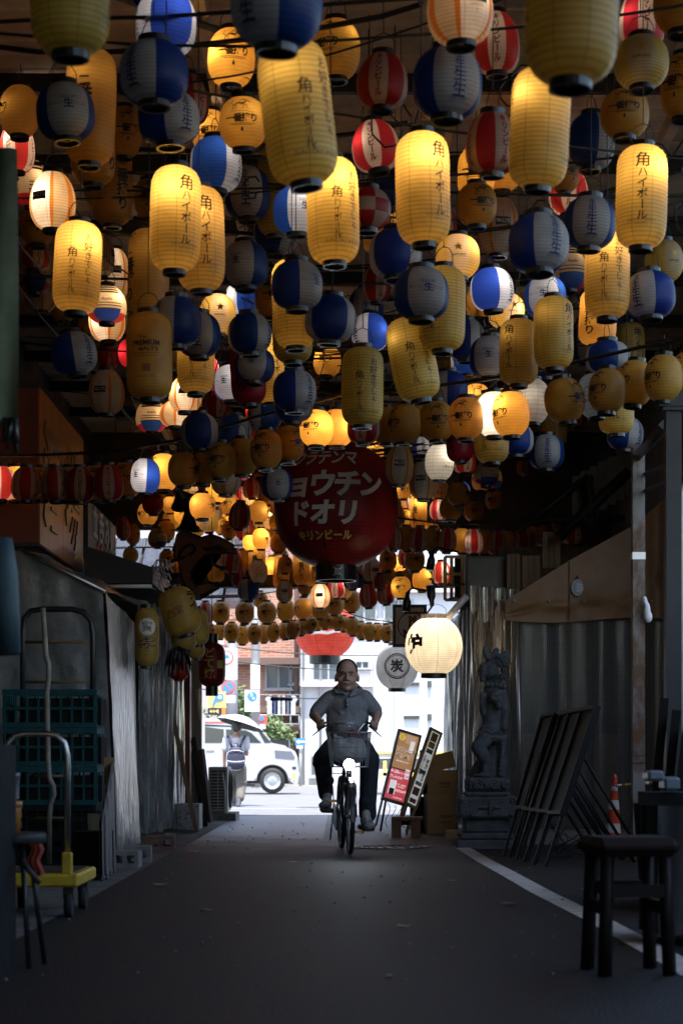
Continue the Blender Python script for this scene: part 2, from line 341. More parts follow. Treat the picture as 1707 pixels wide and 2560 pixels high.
# arcade roof with rafters and purlins
ZR = 5.3
b = MB()
n = 190
for i in range(n):       # shallow corrugated sheet, ridges across the alley
    y0 = -20 + 45.2 * i / n; y1 = -20 + 45.2 * (i + 1) / n; ym = (y0 + y1) / 2
    b.quad((-3.6, y0, ZR), (3.7, y0, ZR), (3.7, ym, ZR + 0.03), (-3.6, ym, ZR + 0.03)); b.quad((-3.6, ym, ZR + 0.03), (3.7, ym, ZR + 0.03), (3.7, y1, ZR), (-3.6, y1, ZR))
b.box((0.05, 2.6, ZR + 0.1), (7.5, 45.4, 0.06))
roof = b.build('roof', M['roofing'], recalc=False, kind='structure')
for i in range(14):
    MB().box((0.05, 2.2 + i * 1.62, ZR - 0.09), (7.3, 0.06, 0.12)).build('rafter', M['steel_dark'], roof)
for x in (-2.3, -0.8, 0.7, 2.2):
    MB().box((x, 2.6, ZR - 0.21), (0.07, 45, 0.1)).build('purlin', M['roofing'], roof)
for x0, y0, x1, y1 in ((-2.4, 9, -0.6, 10.6), (0.6, 9, 2.4, 10.6), (-2.4, 14, -0.6, 15.5), (2.4, 13, 0.6, 15), (-2.2, 20, -0.6, 22), (2.2, 18, 0.6, 20), (-1.9, 23, -2.9, 19)):
    MB().tube([(x0, y0, ZR - 0.3), (x1, y1, ZR - 0.3)], 0.02, n=6).build('brace', M['steel_dark'], roof)
MB().box((-3.5, 2.6, 2.65), (0.1, 45.2, 5.5)).build('wall', M['wall_dark'], kind='structure')
b = MB(); b.box((3.7, -9.5, 2.65), (0.1, 21, 5.5)); b.box((3.7, 20.3, 2.65), (0.1, 9.8, 5.5)); b.box((3.7, 8.2, 0.95), (0.1, 14.35, 2.1)); b.build('wall', M['wall_dark'], kind='structure')   # a side lane opens above the low wall
b = MB(); b.box((-2.76, 25.15, 1.65), (1.36, 0.1, 3.3)); b.build('wall', M['wall_dark'], kind='structure')
b = MB(); b.box((2.62, 25.15, 2.2), (2.05, 0.1, 4.4)); b.build('wall', M['wall_dark'], kind='structure')
MB().box((0.1, 25.27, 4.7), (7.3, 0.1, 1.46)).build('wall', M['wall_dark'], kind='structure')
# fascia over the mouth of the arcade
M['fascia'] = pm('fascia_paint', (0.07, 0.06, 0.05), 0.6, noise=0.3)
e = empty('arcade_fascia', (0.1, 25.05, 3.31), 0, 'dark brown fascia beam spanning the bright mouth of the arcade', 'beam')
MB().box((0, 0, 0), (7, 0.14, 0.26)).build('board', M['fascia'], e)
MB().box((0, 0, -0.14), (7, 0.18, 0.03)).build('flashing', M['steel_dark'], e)
for x in (-1.9, -0.4, 1.1): MB().box((x, 0, 0.6), (0.06, 0.06, 0.95)).build('hanger', M['steel_dark'], e)

e = empty('glazed_canopy', (-2.5, 26.0, 2.95), 0, 'slatted glass canopy over the stall end of the alley mouth', 'canopy')
for i in range(5): MB().tube([(-.9 + i * .42, 0, 0), (-.7 + i * .42, 0, 1.0)], .022, n=5).build('mullion', M['steel_dark'], e)
for z in (.12, .5, .85): MB().tube([(-1.0, -.03, z), (1.2, -.03, z + .05)], .018, n=5).build('transom', M['steel_dark'], e)
MB().box((.1, .05, .5), (2.3, .01, 1.0)).build('pane', film('canopy_glass', tint=(.62, .66, .72), opac=.35, gl=.2, diff=(.3, .32, .36), vary=.2), e)
# loose grit and scraps on the road
rg = random.Random(77); b = MB()
for i in range(260):
    y = 7 + 17 * rg.random() ** 1.3; x = rg.uniform(-1.9, 1.6); r = rg.uniform(.004, .012)
    b.ell((x, y, r * .4), (r, r * rg.uniform(.6, 1.6), r * .6), n=5, k=3)
b.build('road_grit', M['concrete'], kind='stuff')
b = MB()
for x, y, r, k in ((-1.2, 12.2, .05, 1), (.3, 9.2, .03, 2), (-.4, 14.8, .035, 3), (.75, 12.6, .03, 4), (-1.35, 16.5, .06, 5), (.95, 10.6, .04, 6), (-.75, 10.2, .03, 7)):
    rk = random.Random(k); V = [b.bm.verts.new((x + r * (1 + .4 * rk.random()) * cos(t), y + 1.6 * r * sin(t), .004 + .012 * rk.random())) for t in [i * pi / 3 for i in range(6)]]
    b._f(V)
b.build('paper_scrap', M['cardboard'], kind='stuff')
# tangle of cables under the roof
rnd = random.Random(11); b = MB()
for i in range(95):
    y = rnd.uniform(8, 24); z = rnd.uniform(4.5, 5.05)
    if rnd.random() < 0.6: p, q = Vector((rnd.uniform(-3.2, -0.5), y, z)), Vector((rnd.uniform(0.3, 3.3), y + rnd.uniform(-1.5, 1.5), z + rnd.uniform(-.1, .1)))
    else: p = Vector((rnd.uniform(-2.8, 2.8), y, z)); q = p + Vector((rnd.uniform(-.6, .6), rnd.uniform(1.5, 4), rnd.uniform(-.1, .1)))
    sag = rnd.uniform(0.03, 0.22); k = 9
    b.tube([p.lerp(q, j / k) + Vector((0, 0, -sag * 4 * (j / k) * (1 - j / k) + rnd.uniform(-.012, .012))) for j in range(k + 1)], rnd.choice((0.006, 0.008, 0.011, 0.016)), n=5, cap=False)
for i in range(40):     # short loops and loose ends
    p = Vector((rnd.uniform(-2.8, 2.8), rnd.uniform(8, 24), rnd.uniform(4.3, 5.0))); r = rnd.uniform(.05, .14)
    b.tube([p + Vector((r * cos(t * .9) * (1 - t * .05), rnd.uniform(-.02, .02), r * sin(t * .9) - t * .01)) for t in range(8)], 0.006, n=4, cap=False)
b.build('cable_tangle', M['cable'], kind='stuff')

# ================================================================== the street beyond
M['facade'] = pm('white_render', (0.60, 0.60, 0.63), 0.8, noise=0.12, nscale=1)
M['facade2'] = pm('pale_render', (0.60, 0.56, 0.57), 0.8, noise=0.15, nscale=1)
M['winglass'] = pm('window_glass', (0.10, 0.12, 0.14), 0.08, spec=0.8)
M['frame_alu'] = pm('window_frame', (0.35, 0.36, 0.37), 0.4)
M['pole'] = pm('pole_concrete', (0.38, 0.37, 0.36), 0.8, noise=0.2, nscale=4)
M['pole_dark'] = pm('pole_grey_paint', (0.16, 0.16, 0.18), 0.6)
mb_ = bpy.data.materials.new('orange_brick'); mb_.use_nodes = True; nt = mb_.node_tree
bt = nt.nodes.new('ShaderNodeTexBrick'); tc = nt.nodes.new('ShaderNodeTexCoord'); mp = nt.nodes.new('ShaderNodeMapping'); mp.inputs['Rotation'].default_value = (pi / 2, 0, 0)
bt.inputs['Color1'].default_value = (0.46, 0.20, 0.12, 1); bt.inputs['Color2'].default_value = (0.36, 0.13, 0.075, 1); bt.inputs['Mortar'].default_value = (0.42, 0.36, 0.32, 1)
bt.inputs['Scale'].default_value = 1; bt.inputs['Brick Width'].default_value = 0.3; bt.inputs['Row Height'].default_value = 0.09; bt.inputs['Mortar Size'].default_value = 0.012
nt.links.new(tc.outputs['Object'], mp.inputs[0]); nt.links.new(mp.outputs[0], bt.inputs[0]); nt.links.new(bt.outputs[0], nt.nodes['Principled BSDF'].inputs['Base Color']); nt.nodes['Principled BSDF'].inputs['Roughness'].default_value = 0.8
M['brick'] = mb_

def window(parent, x, z, w, h, y, mull=1):
    f = MB()
    for dx in (-w/2, w/2): f.box((dx, 0, 0), (0.06, 0.1, h + 0.06))
    for dz in (-h/2, h/2): f.box((0, 0, dz), (w - 0.06, 0.1, 0.06))
    for i in range(mull): f.box((-w/2 + w*(i+1)/(mull+1), 0.005, 0), (0.05, 0.07, h - 0.06))
    fo = f.build('window', M['frame_alu'], parent, loc=(x, y, z))
    MB().box((0, 0.03, 0), (w - 0.06, 0.02, h - 0.06)).build('pane', M['winglass'], fo)
    MB().box((0, -0.06, -h/2 - 0.05), (w + 0.15, 0.16, 0.05)).build('sill', M['frame_alu'], fo)
    return fo

# white building across the street
w0 = W(752, 1964, 56)
e = empty('white_building', (w0.x + 4.5, 56, 0), 0, 'overexposed white rendered building straight across the street', 'building')
MB().box((0, 3, 6.5), (9, 6, 13)).build('wall', M['facade'], e)
MB().box((0, -0.15, 3.05), (9, 0.3, 0.12)).build('ledge', M['facade2'], e)
MB().box((0, -0.12, 5.9), (9, 0.24, 0.1)).build('ledge', M['facade2'], e)
for (px0, px1, py0, py1) in ((782, 860, 1649, 1701), (888, 922, 1653, 1672), (784, 850, 1500, 1560), (880, 940, 1500, 1556), (960, 1030, 1500, 1556), (990, 1060, 1640, 1690)):
    a, c = W(px0, py0, 56), W(px1, py1, 56)
    window(e, (a.x + c.x)/2 - e.location.x, (a.z + c.z)/2, c.x - a.x, a.z - c.z, -0.03, 1)
for (px0, px1, py0, py1) in ((777, 795, 1890, 1940),):
    a, c = W(px0, py0, 56), W(px1, py1, 56)
    window(e, (a.x + c.x)/2 - e.location.x, (a.z + c.z)/2, c.x - a.x, a.z - c.z, -0.03, 0)
for dx in (-4.42, -3.9, 1.2): MB().tube([(dx, -0.1, 0), (dx, -0.1, 12)], 0.05, n=6).build('drainpipe', M['frame_alu'], e)

# brick apartment block
w0 = W(650, 1964, 62); w1 = W(749, 1964, 62)
bw = w1.x - w0.x + 1.2
e = empty('brick_apartments', ((w0.x + w1.x)/2 - 0.6, 62, 0), 0, 'orange brick apartment block with laundry on its balcony, beside the white building', 'building')
MB().box((0, 3, 7), (bw, 6, 14)).build('wall', M['brick'], e)
M['slab_brown'] = pm('balcony_slab', (0.16, 0.10, 0.08), 0.8)
for py in (1655, 1775, 1822):
    z = W(0, py, 62).z; MB().box((0, -0.35, z), (bw, 0.7, 0.22)).build('balcony_slab', M['slab_brown'], e)
a, c = W(665, 1672, 62), W(728, 1697, 62)
window(e, (a.x + c.x)/2 - e.location.x, (a.z + c.z)/2 - 0.05, c.x - a.x, 0.9, -0.03, 1)
for py in (1745, 1690, 1800):
    a = W(738, py, 62); window(e, a.x - e.location.x, a.z, 0.35, 0.5, -0.03, 0)
MB().tube([(bw/2 - 0.1, -0.15, 0), (bw/2 - 0.1, -0.15, 13.5)], 0.09, n=6).build('drainpipe', M['slab_brown'], e)
b = MB()
for z in (1.95, 2.25): b.tube([(-bw/2, -0.75, z), (bw/2, -0.75, z)], 0.025, n=5)
for i in range(10): b.tube([(-bw/2 + bw*i/9, -0.75, 1.7), (-bw/2 + bw*i/9, -0.75, 2.25)], 0.015, n=4)
b.build('railing', M['frame_alu'], e)
cols = [((.7, .7, .74), 'white'), ((.05, .07, .16), 'navy'), ((.55, .55, .6), 'pale grey'), ((.72, .66, .68), 'pinkish'), ((.12, .14, .2), 'dark blue'), ((.6, .64, .75), 'light blue')]
for i, (c, nm) in enumerate(cols):
    m = pm('laundry_' + nm.replace(' ', '_'), c, 0.9)
    p = W(676 + i * 11, 1800, 61.3)
    b = MB(); b.prism([(-.09, 0), (.09, 0), (.17, -.12), (.12, -.2), (.1, -.15), (.1, -.62), (-.1, -.62), (-.1, -.15), (-.12, -.2), (-.17, -.12)], 0.04)
    o = b.build('hanging_shirt', m, loc=(p.x, p.y, 2.9), label=f'{nm} shirt drying on the brick block balcony', cat='laundry', group='laundry on the brick balcony')
MB().tube([(e.location.x - 1.6, 61.3, 2.93), (e.location.x + 1.6, 61.3, 2.93)], 0.012, n=5).build('laundry_pole', M['frame_alu'], label='thin drying pole holding shirts on the brick block balcony', cat='pole')

# pale building on the left and its shopfront side
e = empty('pale_building', (-6.6, 72, 0), 0, 'pale pinkish rendered building behind the road signs and utility pole', 'building')
MB().box((0, 3, 6), (6.4, 6, 12)).build('wall', M['facade2'], e)
MB().box((2.4, -0.2, 5), (0.5, 0.4, 10)).build('stair_panel', M['facade'], e)
for i in range(5): window(e, 2.9, 1.2 + i * 1.6, 0.25, 0.8, -0.03, 0)
for x in (-2, -0.6): window(e, x, 6, 0.9, 1.2, -0.03, 1)
e = empty('grey_building', (-14, 60, 0), 0, 'grey office block beyond the parking sign at the street corner', 'building')
MB().box((0, 3, 6), (8, 6, 12)).build('wall', M['facade2'], e)
for i in range(3):
    for x in (-2.6, 0, 2.6): window(e, x, 2.5 + i * 3, 1.5, 1.4, -0.03, 1)
e = empty('far_building', (9.5, 60, 0), 0, 'white block beyond the delivery truck, mostly hidden behind the curtains', 'building')
MB().box((0, 3, 6), (8, 6, 12)).build('wall', M['facade'], e)
for x in (-2.6, 0, 2.6): window(e, x, 4, 1.5, 1.4, -0.03, 1)

def flat_sign(name, polys, mats, Y, th=0.02, **kw):
    """a plate built from layers: (outline in photo pixels, material index), each a few mm before the last"""
    e = empty(name, W(*kw.pop('at'), Y)); setp(e, **kw)
    for i, (poly, nm, mat) in enumerate(polys):
        b = MB(); pts = [W(x, y, Y) - e.location for x, y in poly]
        b.prism([(p.x, p.z) for p in pts], th if i == 0 else 0.008, Matrix.Translation((0, -th/2 - 0.006 * i if i else 0, 0)))
        b.build(nm, mat, e)
    return e
def circ(x, y, r, n=24, a0=0): return [(x + r * cos(a0 + 2*pi*i/n), y + r * sin(a0 + 2*pi*i/n)) for i in range(n)]
def rect(x0, y0, x1, y1): return [(x0, y0), (x1, y0), (x1, y1), (x0, y1)]
def sc_(m, c, r=0.5): 
    M[m] = pm(m, c, r); return M[m]
sc_('sign_white', (.66, .68, .74)); sc_('sign_paleblue', (.48, .56, .70)); sc_('sign_red', (.55, .10, .07)); sc_('sign_blue', (.05, .24, .62)); sc_('sign_yellow', (.72, .56, .16)); sc_('sign_black', (.02, .02, .025)); sc_('sign_orange', (.7, .2, .05))

flat_sign('road_sign', [(rect(555, 1621, 594, 1699), 'plate', M['sign_paleblue']), (circ(566, 1644, 18), 'ring', M['sign_red']), (circ(566, 1644, 14.5), 'disc', M['sign_white']),
    ([(560, 1642), (563, 1637), (570, 1637), (574, 1642), (574, 1646), (560, 1646)], 'car_symbol', M['sign_blue'])], None, 49, at=(575, 1660), label='pale blue restriction sign with red ring and car symbol', cat='road sign')
flat_sign('no_parking_sign', [(circ(571, 1719, 17.5), 'ring', M['sign_red']), (circ(571, 1719, 13.2), 'disc', M['sign_blue']),
    ([(561, 1711), (563.5, 1708.5), (581, 1727), (578.5, 1729.5)], 'slash', M['sign_red'])], None, 48.5, at=(571, 1719), label='round blue and red no parking sign above white plate', cat='road sign')
flat_sign('plate_sign', [(rect(553, 1739, 589, 1757), 'plate', M['sign_white'])], None, 48.5, at=(571, 1748), label='small white plate lettered for cars, under the no parking sign', cat='road sign')
flat_sign('parking_sign', [(rect(519, 1729, 565, 1769), 'upper_panel', M['sign_yellow']), (rect(520, 1770, 566, 1787), 'lower_panel', M['sign_black']),
    ([(530, 1764), (539, 1738), (545, 1734), (556, 1734), (560, 1740), (558, 1749), (550, 1753), (541, 1753), (536, 1764)], 'letter', M['sign_blue']),
    (circ(550, 1743, 5), 'letter_eye', M['sign_white']),
    ([(524, 1778), (530, 1774), (530, 1783)], 'arrow', M['sign_yellow']), ([(531, 1778), (537, 1774), (537, 1783)], 'arrow', M['sign_yellow']), ([(538, 1778), (547, 1773), (547, 1784)], 'arrow', M['sign_yellow']),
    (rect(555, 1770, 565, 1787), 'led_panel', M['sign_orange'])], None, 47.5, at=(543, 1758), label='yellow parking sign with blue letter over black arrow panel', cat='sign')
flat_sign('pedestrian_sign', [(rect(612, 1725, 649, 1779), 'plate', M['sign_white']), (circ(630.5, 1741, 12), 'disc', M['sign_blue']),
    ([(626, 1732), (630, 1731), (632, 1738), (630, 1742), (627, 1741)], 'figure', M['sign_white']), (circ(634, 1746, 3), 'bicycle_symbol', M['sign_white'])], None, 49, at=(630, 1752), label='white plate with blue disc of walker and bicycle', cat='road sign')
flat_sign('red_flag_sign', [(rect(648, 1788, 668, 1812), 'banner', M['sign_red']), (circ(654, 1797, 7.5), 'ring', M['sign_red']), (circ(654, 1797, 6), 'disc', M['sign_blue']), (rect(650, 1811, 664, 1822), 'plate', M['sign_white'])], None, 51, at=(656, 1802), label='small no parking disc on red banner by the green shrub', cat='road sign')
e = flat_sign('one_way_sign', [(rect(738, 1846, 764, 1863), 'plate', M['sign_blue']), ([(739.5, 1854), (748, 1848.5), (748, 1852), (763, 1852), (763, 1857), (748, 1857), (748, 1860.5)], 'arrow', M['sign_white']), (rect(741, 1864, 757, 1871), 'lower_plate', M['sign_white'])], None, 54, at=(751, 1856), label='blue one way sign with white arrow on a thin post', cat='road sign')
p = W(750, 1856, 54); MB().tube([(0, 0.06, -p.z), (0, 0.06, 0.1)], 0.045, n=8).build('post', M['frame_alu'], e)
for nm, px, Y, r, top, mat, lab in (('utility_pole', 639, 51.5, 0.13, 9, 'pole', 'tall concrete utility pole beside the brick apartment block'), ('sign_pole', 581, 50, 0.17, 4.2, 'pole_dark', 'thick dark grey pole carrying the round no parking sign')):
    p = W(px, 1960, Y); e = empty(nm, (p.x, Y, 0), 0, lab, 'pole')
    MB().tube([(0, 0, 0), (0, 0, top)], [r, r * 0.8], n=12).build('shaft', M[mat], e)
    if nm == 'utility_pole':
        for z in (4.5, 5.5, 6.2): MB().box((0, -0.05, z), (1.6, 0.1, 0.1)).build('crossarm', M['pole_dark'], e)
        MB().tube([(-0.28, 0, 4.9), (-0.28, 0, 5.7)], 0.2, n=12).build('transformer', M['frame_alu'], e)
        MB().box((0.0, -0.16, 3.1), (0.26, 0.1, 0.7)).build('cover', M['white_pl'], e)
        MB().tube([(0, -0.1, 4.35), (0.9, -0.3, 4.45), (1.3, -0.35, 4.42)], [0.03, 0.05, 0.02], n=6).build('lamp_arm', M['frame_alu'], e)
# overhead wires in the street
for i, (py0, py1, Y) in enumerate(((1640, 1662, 50), (1722, 1730, 53), (1605, 1625, 50), (1560, 1530, 49), (1585, 1560, 52))):
    a, c = W(500, py0, Y), W(1150, py1, Y)
    MB().tube([a.lerp(c, j/10) + Vector((0, 0, -.25 * 4 * (j/10) * (1 - j/10))) for j in range(11)], 0.016, n=4).build('street_wire', M['cable'], label=['highest', 'second highest', 'middle', 'second lowest', 'lowest'][[3, 4, 2, 0, 1][i]] + ' thin black overhead wire crossing the bright street', cat='wire', group='overhead wires across the street')

# shrubs and small trees
M['leaf'] = pm('leaf_green', (0.075, 0.13, 0.03), 0.6, noise=0.5, nscale=3); M['leaf2'] = pm('leaf_pale', (0.12, 0.17, 0.05), 0.6); M['bark'] = pm('bark', (0.12, 0.09, 0.06), 0.9)
def tree(name, px, py, rx, rz, Y, n, label, stem=True):
    p = W(px, py, Y); e = empty(name, (p.x, Y, 0), 0, label, 'tree'); rn = random.Random(px)
    b = MB(); cl = [(rn.gauss(0, .45) * rx, rn.gauss(0, .4) * rx, rn.gauss(0, .45) * rz) for _ in range(9)]
    for i in range(n):
        c = Vector(rn.choice(cl)) + Vector((rn.gauss(0, .28) * rx, rn.gauss(0, .28) * rx, rn.gauss(0, .25) * rz)); s_ = rn.uniform(.05, .11)
        a = Vector((rn.uniform(-1, 1), rn.uniform(-1, 1), rn.uniform(-1, 1))).normalized(); t = a.orthogonal().normalized()
        b.mi = rn.random() < .4; b.quad(c - a * s_, c + t * s_ * .5, c + a * s_, c - t * s_ * .5)
    b.build('crown', [M['leaf'], M['leaf2']], e, loc=(0, 0, p.z), recalc=False)
    b = MB(); b.tube([(0, 0, 0), (0.03, 0, p.z * .5), (-.03, 0, p.z)], [.07, .05, .03], n=7)
    for cx, cyy, cz in cl[:5]: b.tube([(0, 0, p.z * .7), (cx * .6, cyy * .6, p.z + cz * .6)], [.03, .012], n=5)
    b.build('trunk', M['bark'], e)
tree('street_tree', 607, 1768, 0.55, 0.75, 57, 900, 'leafy green street tree between the pedestrian sign and dark pole')
tree('street_tree', 678, 1838, 0.5, 0.6, 54, 900, 'green shrub rising behind the white van, before the brick block')
tree('street_tree', 700, 1852, 0.35, 0.3, 54.5, 500, 'small green bush between the van windscreen and one way sign')

# white box truck on the right
p = W(935, 1900, 41); e = empty('box_truck', (p.x + 2.2, 41.5, 0), 0, 'white box truck with rear door hinges parked beyond the cyclist', 'truck')
M['truck'] = pm('truck_white', (0.62, 0.63, 0.66), 0.35, noise=0.06, nscale=2)
MB().box((0, 0.9, 1.95), (4.4, 1.8, 2.2), bev=0.03).build('cargo_box', M['truck'], e)
for x in (-1.75, -0.55, .55): MB().box((x, -0.02, 1.95), (0.05, 0.05, 2.1)).build('door_edge', M['frame_alu'], e)
for z in (1.2, 1.75, 2.5):
    MB().box((-1.35, -0.04, z), (0.36, 0.05, 0.07)).build('hinge', M['chrome'], e)
    MB().box((-.95, -0.05, z), (0.1, 0.06, 0.14)).build('latch', M['chrome'], e)
MB().box((0, -0.03, 0.96), (4.3, 0.05, 0.05)).build('trim_strip', M['sign_yellow'], e)
MB().box((0, 0.7, 0.7), (4.2, 1.2, 0.24)).build('chassis', M['pole_dark'], e)
MB().box((-0.9, 0.02, 0.46), (2.3, 0.12, 0.09)).build('guard_rail', M['sign_yellow'], e)
MB().box((-1.95, 0.02, 0.6), (0.08, 0.12, 0.34)).build('guard_post', M['sign_yellow'], e)
for x in (-1.1, 1.4): 
    w_ = MB().tube([(x, 0.2, 0.33), (x, 0.5, 0.33)], 0.33, n=20).build('wheel', M['rubber'], e)
    MB().tube([(x, 0.17, 0.33), (x, 0.2, 0.33)], 0.17, n=14).build('rim', M['alu'], w_)
MB().box((-.35, -.03, 1.62), (.14, .02, .1)).build('sticker', pm('sticker_green', (.03, .35, .2)), e)
# ================================================================== white van
M['van'] = pm('van_white_paint', (0.44, 0.44, 0.47), 0.25, coat=0.6, noise=0.05, nscale=2)
M['vanglass'] = pm('van_glass', (0.05, 0.06, 0.06), 0.06, spec=0.8)
M['headlamp'] = pm('headlamp_lens', (0.14, 0.15, 0.18), 0.1, spec=0.9)
YV = 42.0
def vp(x, y): p = W(500 + x / 5.6, 1600 + y / 5.6, YV); return (p.x, p.z)
prof = [vp(1350, 2030), vp(1385, 1900), vp(1345, 1650), vp(1310, 1560), vp(1180, 1475), vp(1005, 1440), vp(815, 1225), vp(640, 1130), vp(400, 1098), vp(70, 1090)]
x0 = prof[0][0]; rear = x0 - 3.36
prof += [(rear + .12, prof[-1][1] - .02), (rear + .03, 1.5), (rear, 0.9), (rear + .03, 0.22)]
cx = (x0 + rear) / 2
e = empty('white_van', (cx, YV, 0), 0, 'small white van facing the white building, behind the man with the parasol', 'van')
wc = [vp(1015, 1970), None]; wc[1] = (wc[0][0] - 2.45, wc[0][1])
def arch(c, r, n=12): return [(c[0] + r * cos(pi * i / n), max(0.21, c[1] + r * sin(pi * i / n))) for i in range(n + 1)]
under = []
for c in wc[::-1]: under += arch(c, .37)[::-1]
prof2 = prof + under            # body outline with the two wheel openings cut out
b = MB(); b.prism([(x - cx, z) for x, z in prof2], 1.44, Matrix.Translation((0, .72, 0)))
bm = b.bm; bmesh.ops.triangulate(bm, faces=[f for f in bm.faces if len(f.verts) > 4])
b.build('body', M['van'], e)
MB().box((0, .72, .75), (3.0, 1.2, 1.0)).build('chassis', M['black'], e)
def vpoly(name, pts, mat, d=.012, y=0, parent=e):
    b = MB(); b.prism([(vp(*p)[0] - cx, vp(*p)[1]) for p in pts], d, Matrix.Translation((0, y, 0))); return b.build(name, mat, parent)
vpoly('rear_side_window', [(70, 1215), (335, 1250), (335, 1440), (70, 1440)], M['vanglass'])
vpoly('front_side_window', [(365, 1250), (640, 1265), (720, 1300), (860, 1440), (365, 1440)], M['vanglass'])
vpoly('windscreen', [(800, 1245), (830, 1240), (995, 1438), (905, 1440)], M['vanglass'])
vpoly('roof_stripe', [(70, 1143), (420, 1143), (420, 1162), (70, 1166)], M['sign_red'])
vpoly('window_trim', [(70, 1182), (480, 1200), (640, 1235), (640, 1250), (480, 1215), (70, 1205)], M['black'])
vpoly('headlight', [(1045, 1545), (1280, 1560), (1325, 1640), (1320, 1670), (1055, 1650)], M['headlamp'], .02)
vpoly('fog_lamp', [(1290, 1775), (1345, 1775), (1345, 1805), (1290, 1805)], M['black'], .02)
vpoly('indicator', [(1290, 1860), (1335, 1860), (1330, 1965), (1295, 1965)], M['sign_yellow'], .02)
h = vpoly('door_handle', [(90, 1540), (205, 1540), (205, 1556), (90, 1556)], M['chrome'], .03)
for pts in ([(345, 1450), (349, 1450), (349, 1990), (345, 1990)], [(736, 1520), (740, 1520), (740, 1800), (736, 1800)], [(350, 1900), (640, 1900), (640, 1903), (350, 1903)]): vpoly('seam', pts, M['frame_alu'], .006)
vpoly('sill_trim', [(640, 2015), (770, 2015), (770, 2050), (640, 2050)], M['black'], .03)
for k, c in enumerate(wc):
    b = MB(); pts = [(c[0] - cx + .385 * cos(pi * i / 16), -.015, c[1] + .385 * sin(pi * i / 16)) for i in range(17)]; b.tube(pts, .03, n=8); b.build('wheel_arch', M['van'], e)
    w = empty('wheel', (c[0] - cx, 0.02, c[1])); w.parent = e
    MB().lathe([(.19, .1), (.27, .1), (.292, .07), (.292, -.07), (.27, -.1), (.19, -.1)], 28, rotm(pi/2)).build('tyre', M['rubber'], w)
    b = MB(); b.lathe([(.0, .06), (.06, .075), (.08, .06), (.15, .05), (.19, .085), (.2, .085)], 28, rotm(pi/2)); b.build('rim', M['alu'], w)
    b = MB()
    for i in range(18): b.box((.16 * cos(i * pi / 9), -.062, .16 * sin(i * pi / 9)), (.018, .01, .018))
    b.build('rim_hole', M['black'], w)

# ================================================================== man with parasol
YM = 31.8
def mp_(x, y, dy=0): return W(380 + x / 3.733, 1700 + y / 3.733, YM + dy)
M['skin'] = pm('skin', (0.42, 0.24, 0.16), 0.5, noise=0.12, nscale=25)
M['hair_grey'] = pm('grey_hair', (0.08, 0.075, 0.075), 0.7, noise=0.5, nscale=60, bump=0.6, bscale=120)
M['tee'] = pm('white_tshirt', (0.5, 0.51, 0.56), 0.85, bump=0.15, bscale=14)
M['khaki'] = pm('olive_trousers', (0.13, 0.12, 0.10), 0.85, noise=0.2, bump=0.5, bscale=12)
M['navy'] = pm('navy_bag', (0.035, 0.038, 0.075), 0.7, noise=0.25, bump=0.2)
M['shoe_dark'] = pm('dark_shoe', (0.05, 0.05, 0.07), 0.6)
e = empty('person', (mp_(790, 1100).x, YM, 0), 0, 'person in white t-shirt and olive trousers walking away under a parasol', 'person')
O = e.location
def L_(x, y, dy=0): return mp_(x, y, dy) - O
hd = L_(790, 438)
sL, sR = L_(698, 548), L_(874, 548); eL, eR = L_(678, 690), L_(884, 690, .05); hL, hR = L_(676, 822, .06), L_(862, 640, .28)
hipL, hipR = L_(742, 830), L_(832, 830); kL, kR = L_(748, 1000, .12), L_(835, 985, -.02); aL, aR = L_(770, 1150, .1), L_(818, 1120, -.22)
skinp = [('e', hd, (.078, .095, .11)), ('e', hd + Vector((0, .03, -.06)), (.06, .07, .06)), ('c', hd + Vector((0, .01, -.08)), L_(788, 540), .05, .058),
  ('e', hd + Vector((-.083, .0, -.02)), (.016, .02, .032)), ('e', hd + Vector((.083, .0, -.02)), (.016, .02, .032)),
  ('c', sL, eL, .045, .036), ('c', eL, hL, .036, .026), ('c', sR, eR, .045, .036), ('c', eR, hR, .036, .026),
  ('c', L_(788, 560), L_(788, 820), .11, .12), ('c', L_(720, 560), L_(856, 560), .07, .07), ('c', hipL, kL, .075, .055), ('c', kL, aL, .05, .035), ('c', hipR, kR, .075, .055), ('c', kR, aR, .05, .035)]
for h, dz in ((hL, -1), (hR, .3)):
    skinp.append(('e', h + Vector((0, .01, .03 * dz)), (.026, .035, .042)))
    for i in range(4): q = h + Vector((-.02 + i * .013, .02, .05 * dz)); skinp.append(('c', q, q + Vector((0, .015, .045 * dz)), .0085, .007))
    skinp.append(('c', h + Vector((.02, .03, 0)), h + Vector((.03, .05, .03 * dz)), .01, .008))
blob(skinp, 'body', M['skin'], e, .009, 3)
blob([('e', hd + Vector((0, -.012, .022)), (.084, .094, .1)), ('e', hd + Vector((0, -.045, -.03)), (.072, .055, .06))], 'hair', M['hair_grey'], e, .009, 3)
blob([('c', L_(788, 585), L_(788, 800), .135, .15), ('c', L_(725, 562), L_(850, 562), .082, .082), ('c', sL, L_(682, 640), .07, .068), ('c', sR, L_(882, 625), .07, .068), ('e', L_(788, 800), (.175, .125, .07))], 't_shirt', M['tee'], e, .012, 4)
blob([('e', L_(787, 838), (.165, .12, .1)), ('c', hipL, kL, .098, .085), ('c', kL, L_(765, 1120, .1), .085, .075), ('c', hipR, kR, .1, .092), ('c', kR, L_(822, 1100, -.2), .09, .075), ('e', L_(828, 1050, -.12), (.085, .07, .05)), ('e', L_(840, 960, -.03), (.09, .09, .05))], 'trousers', M['khaki'], e, .012, 2)
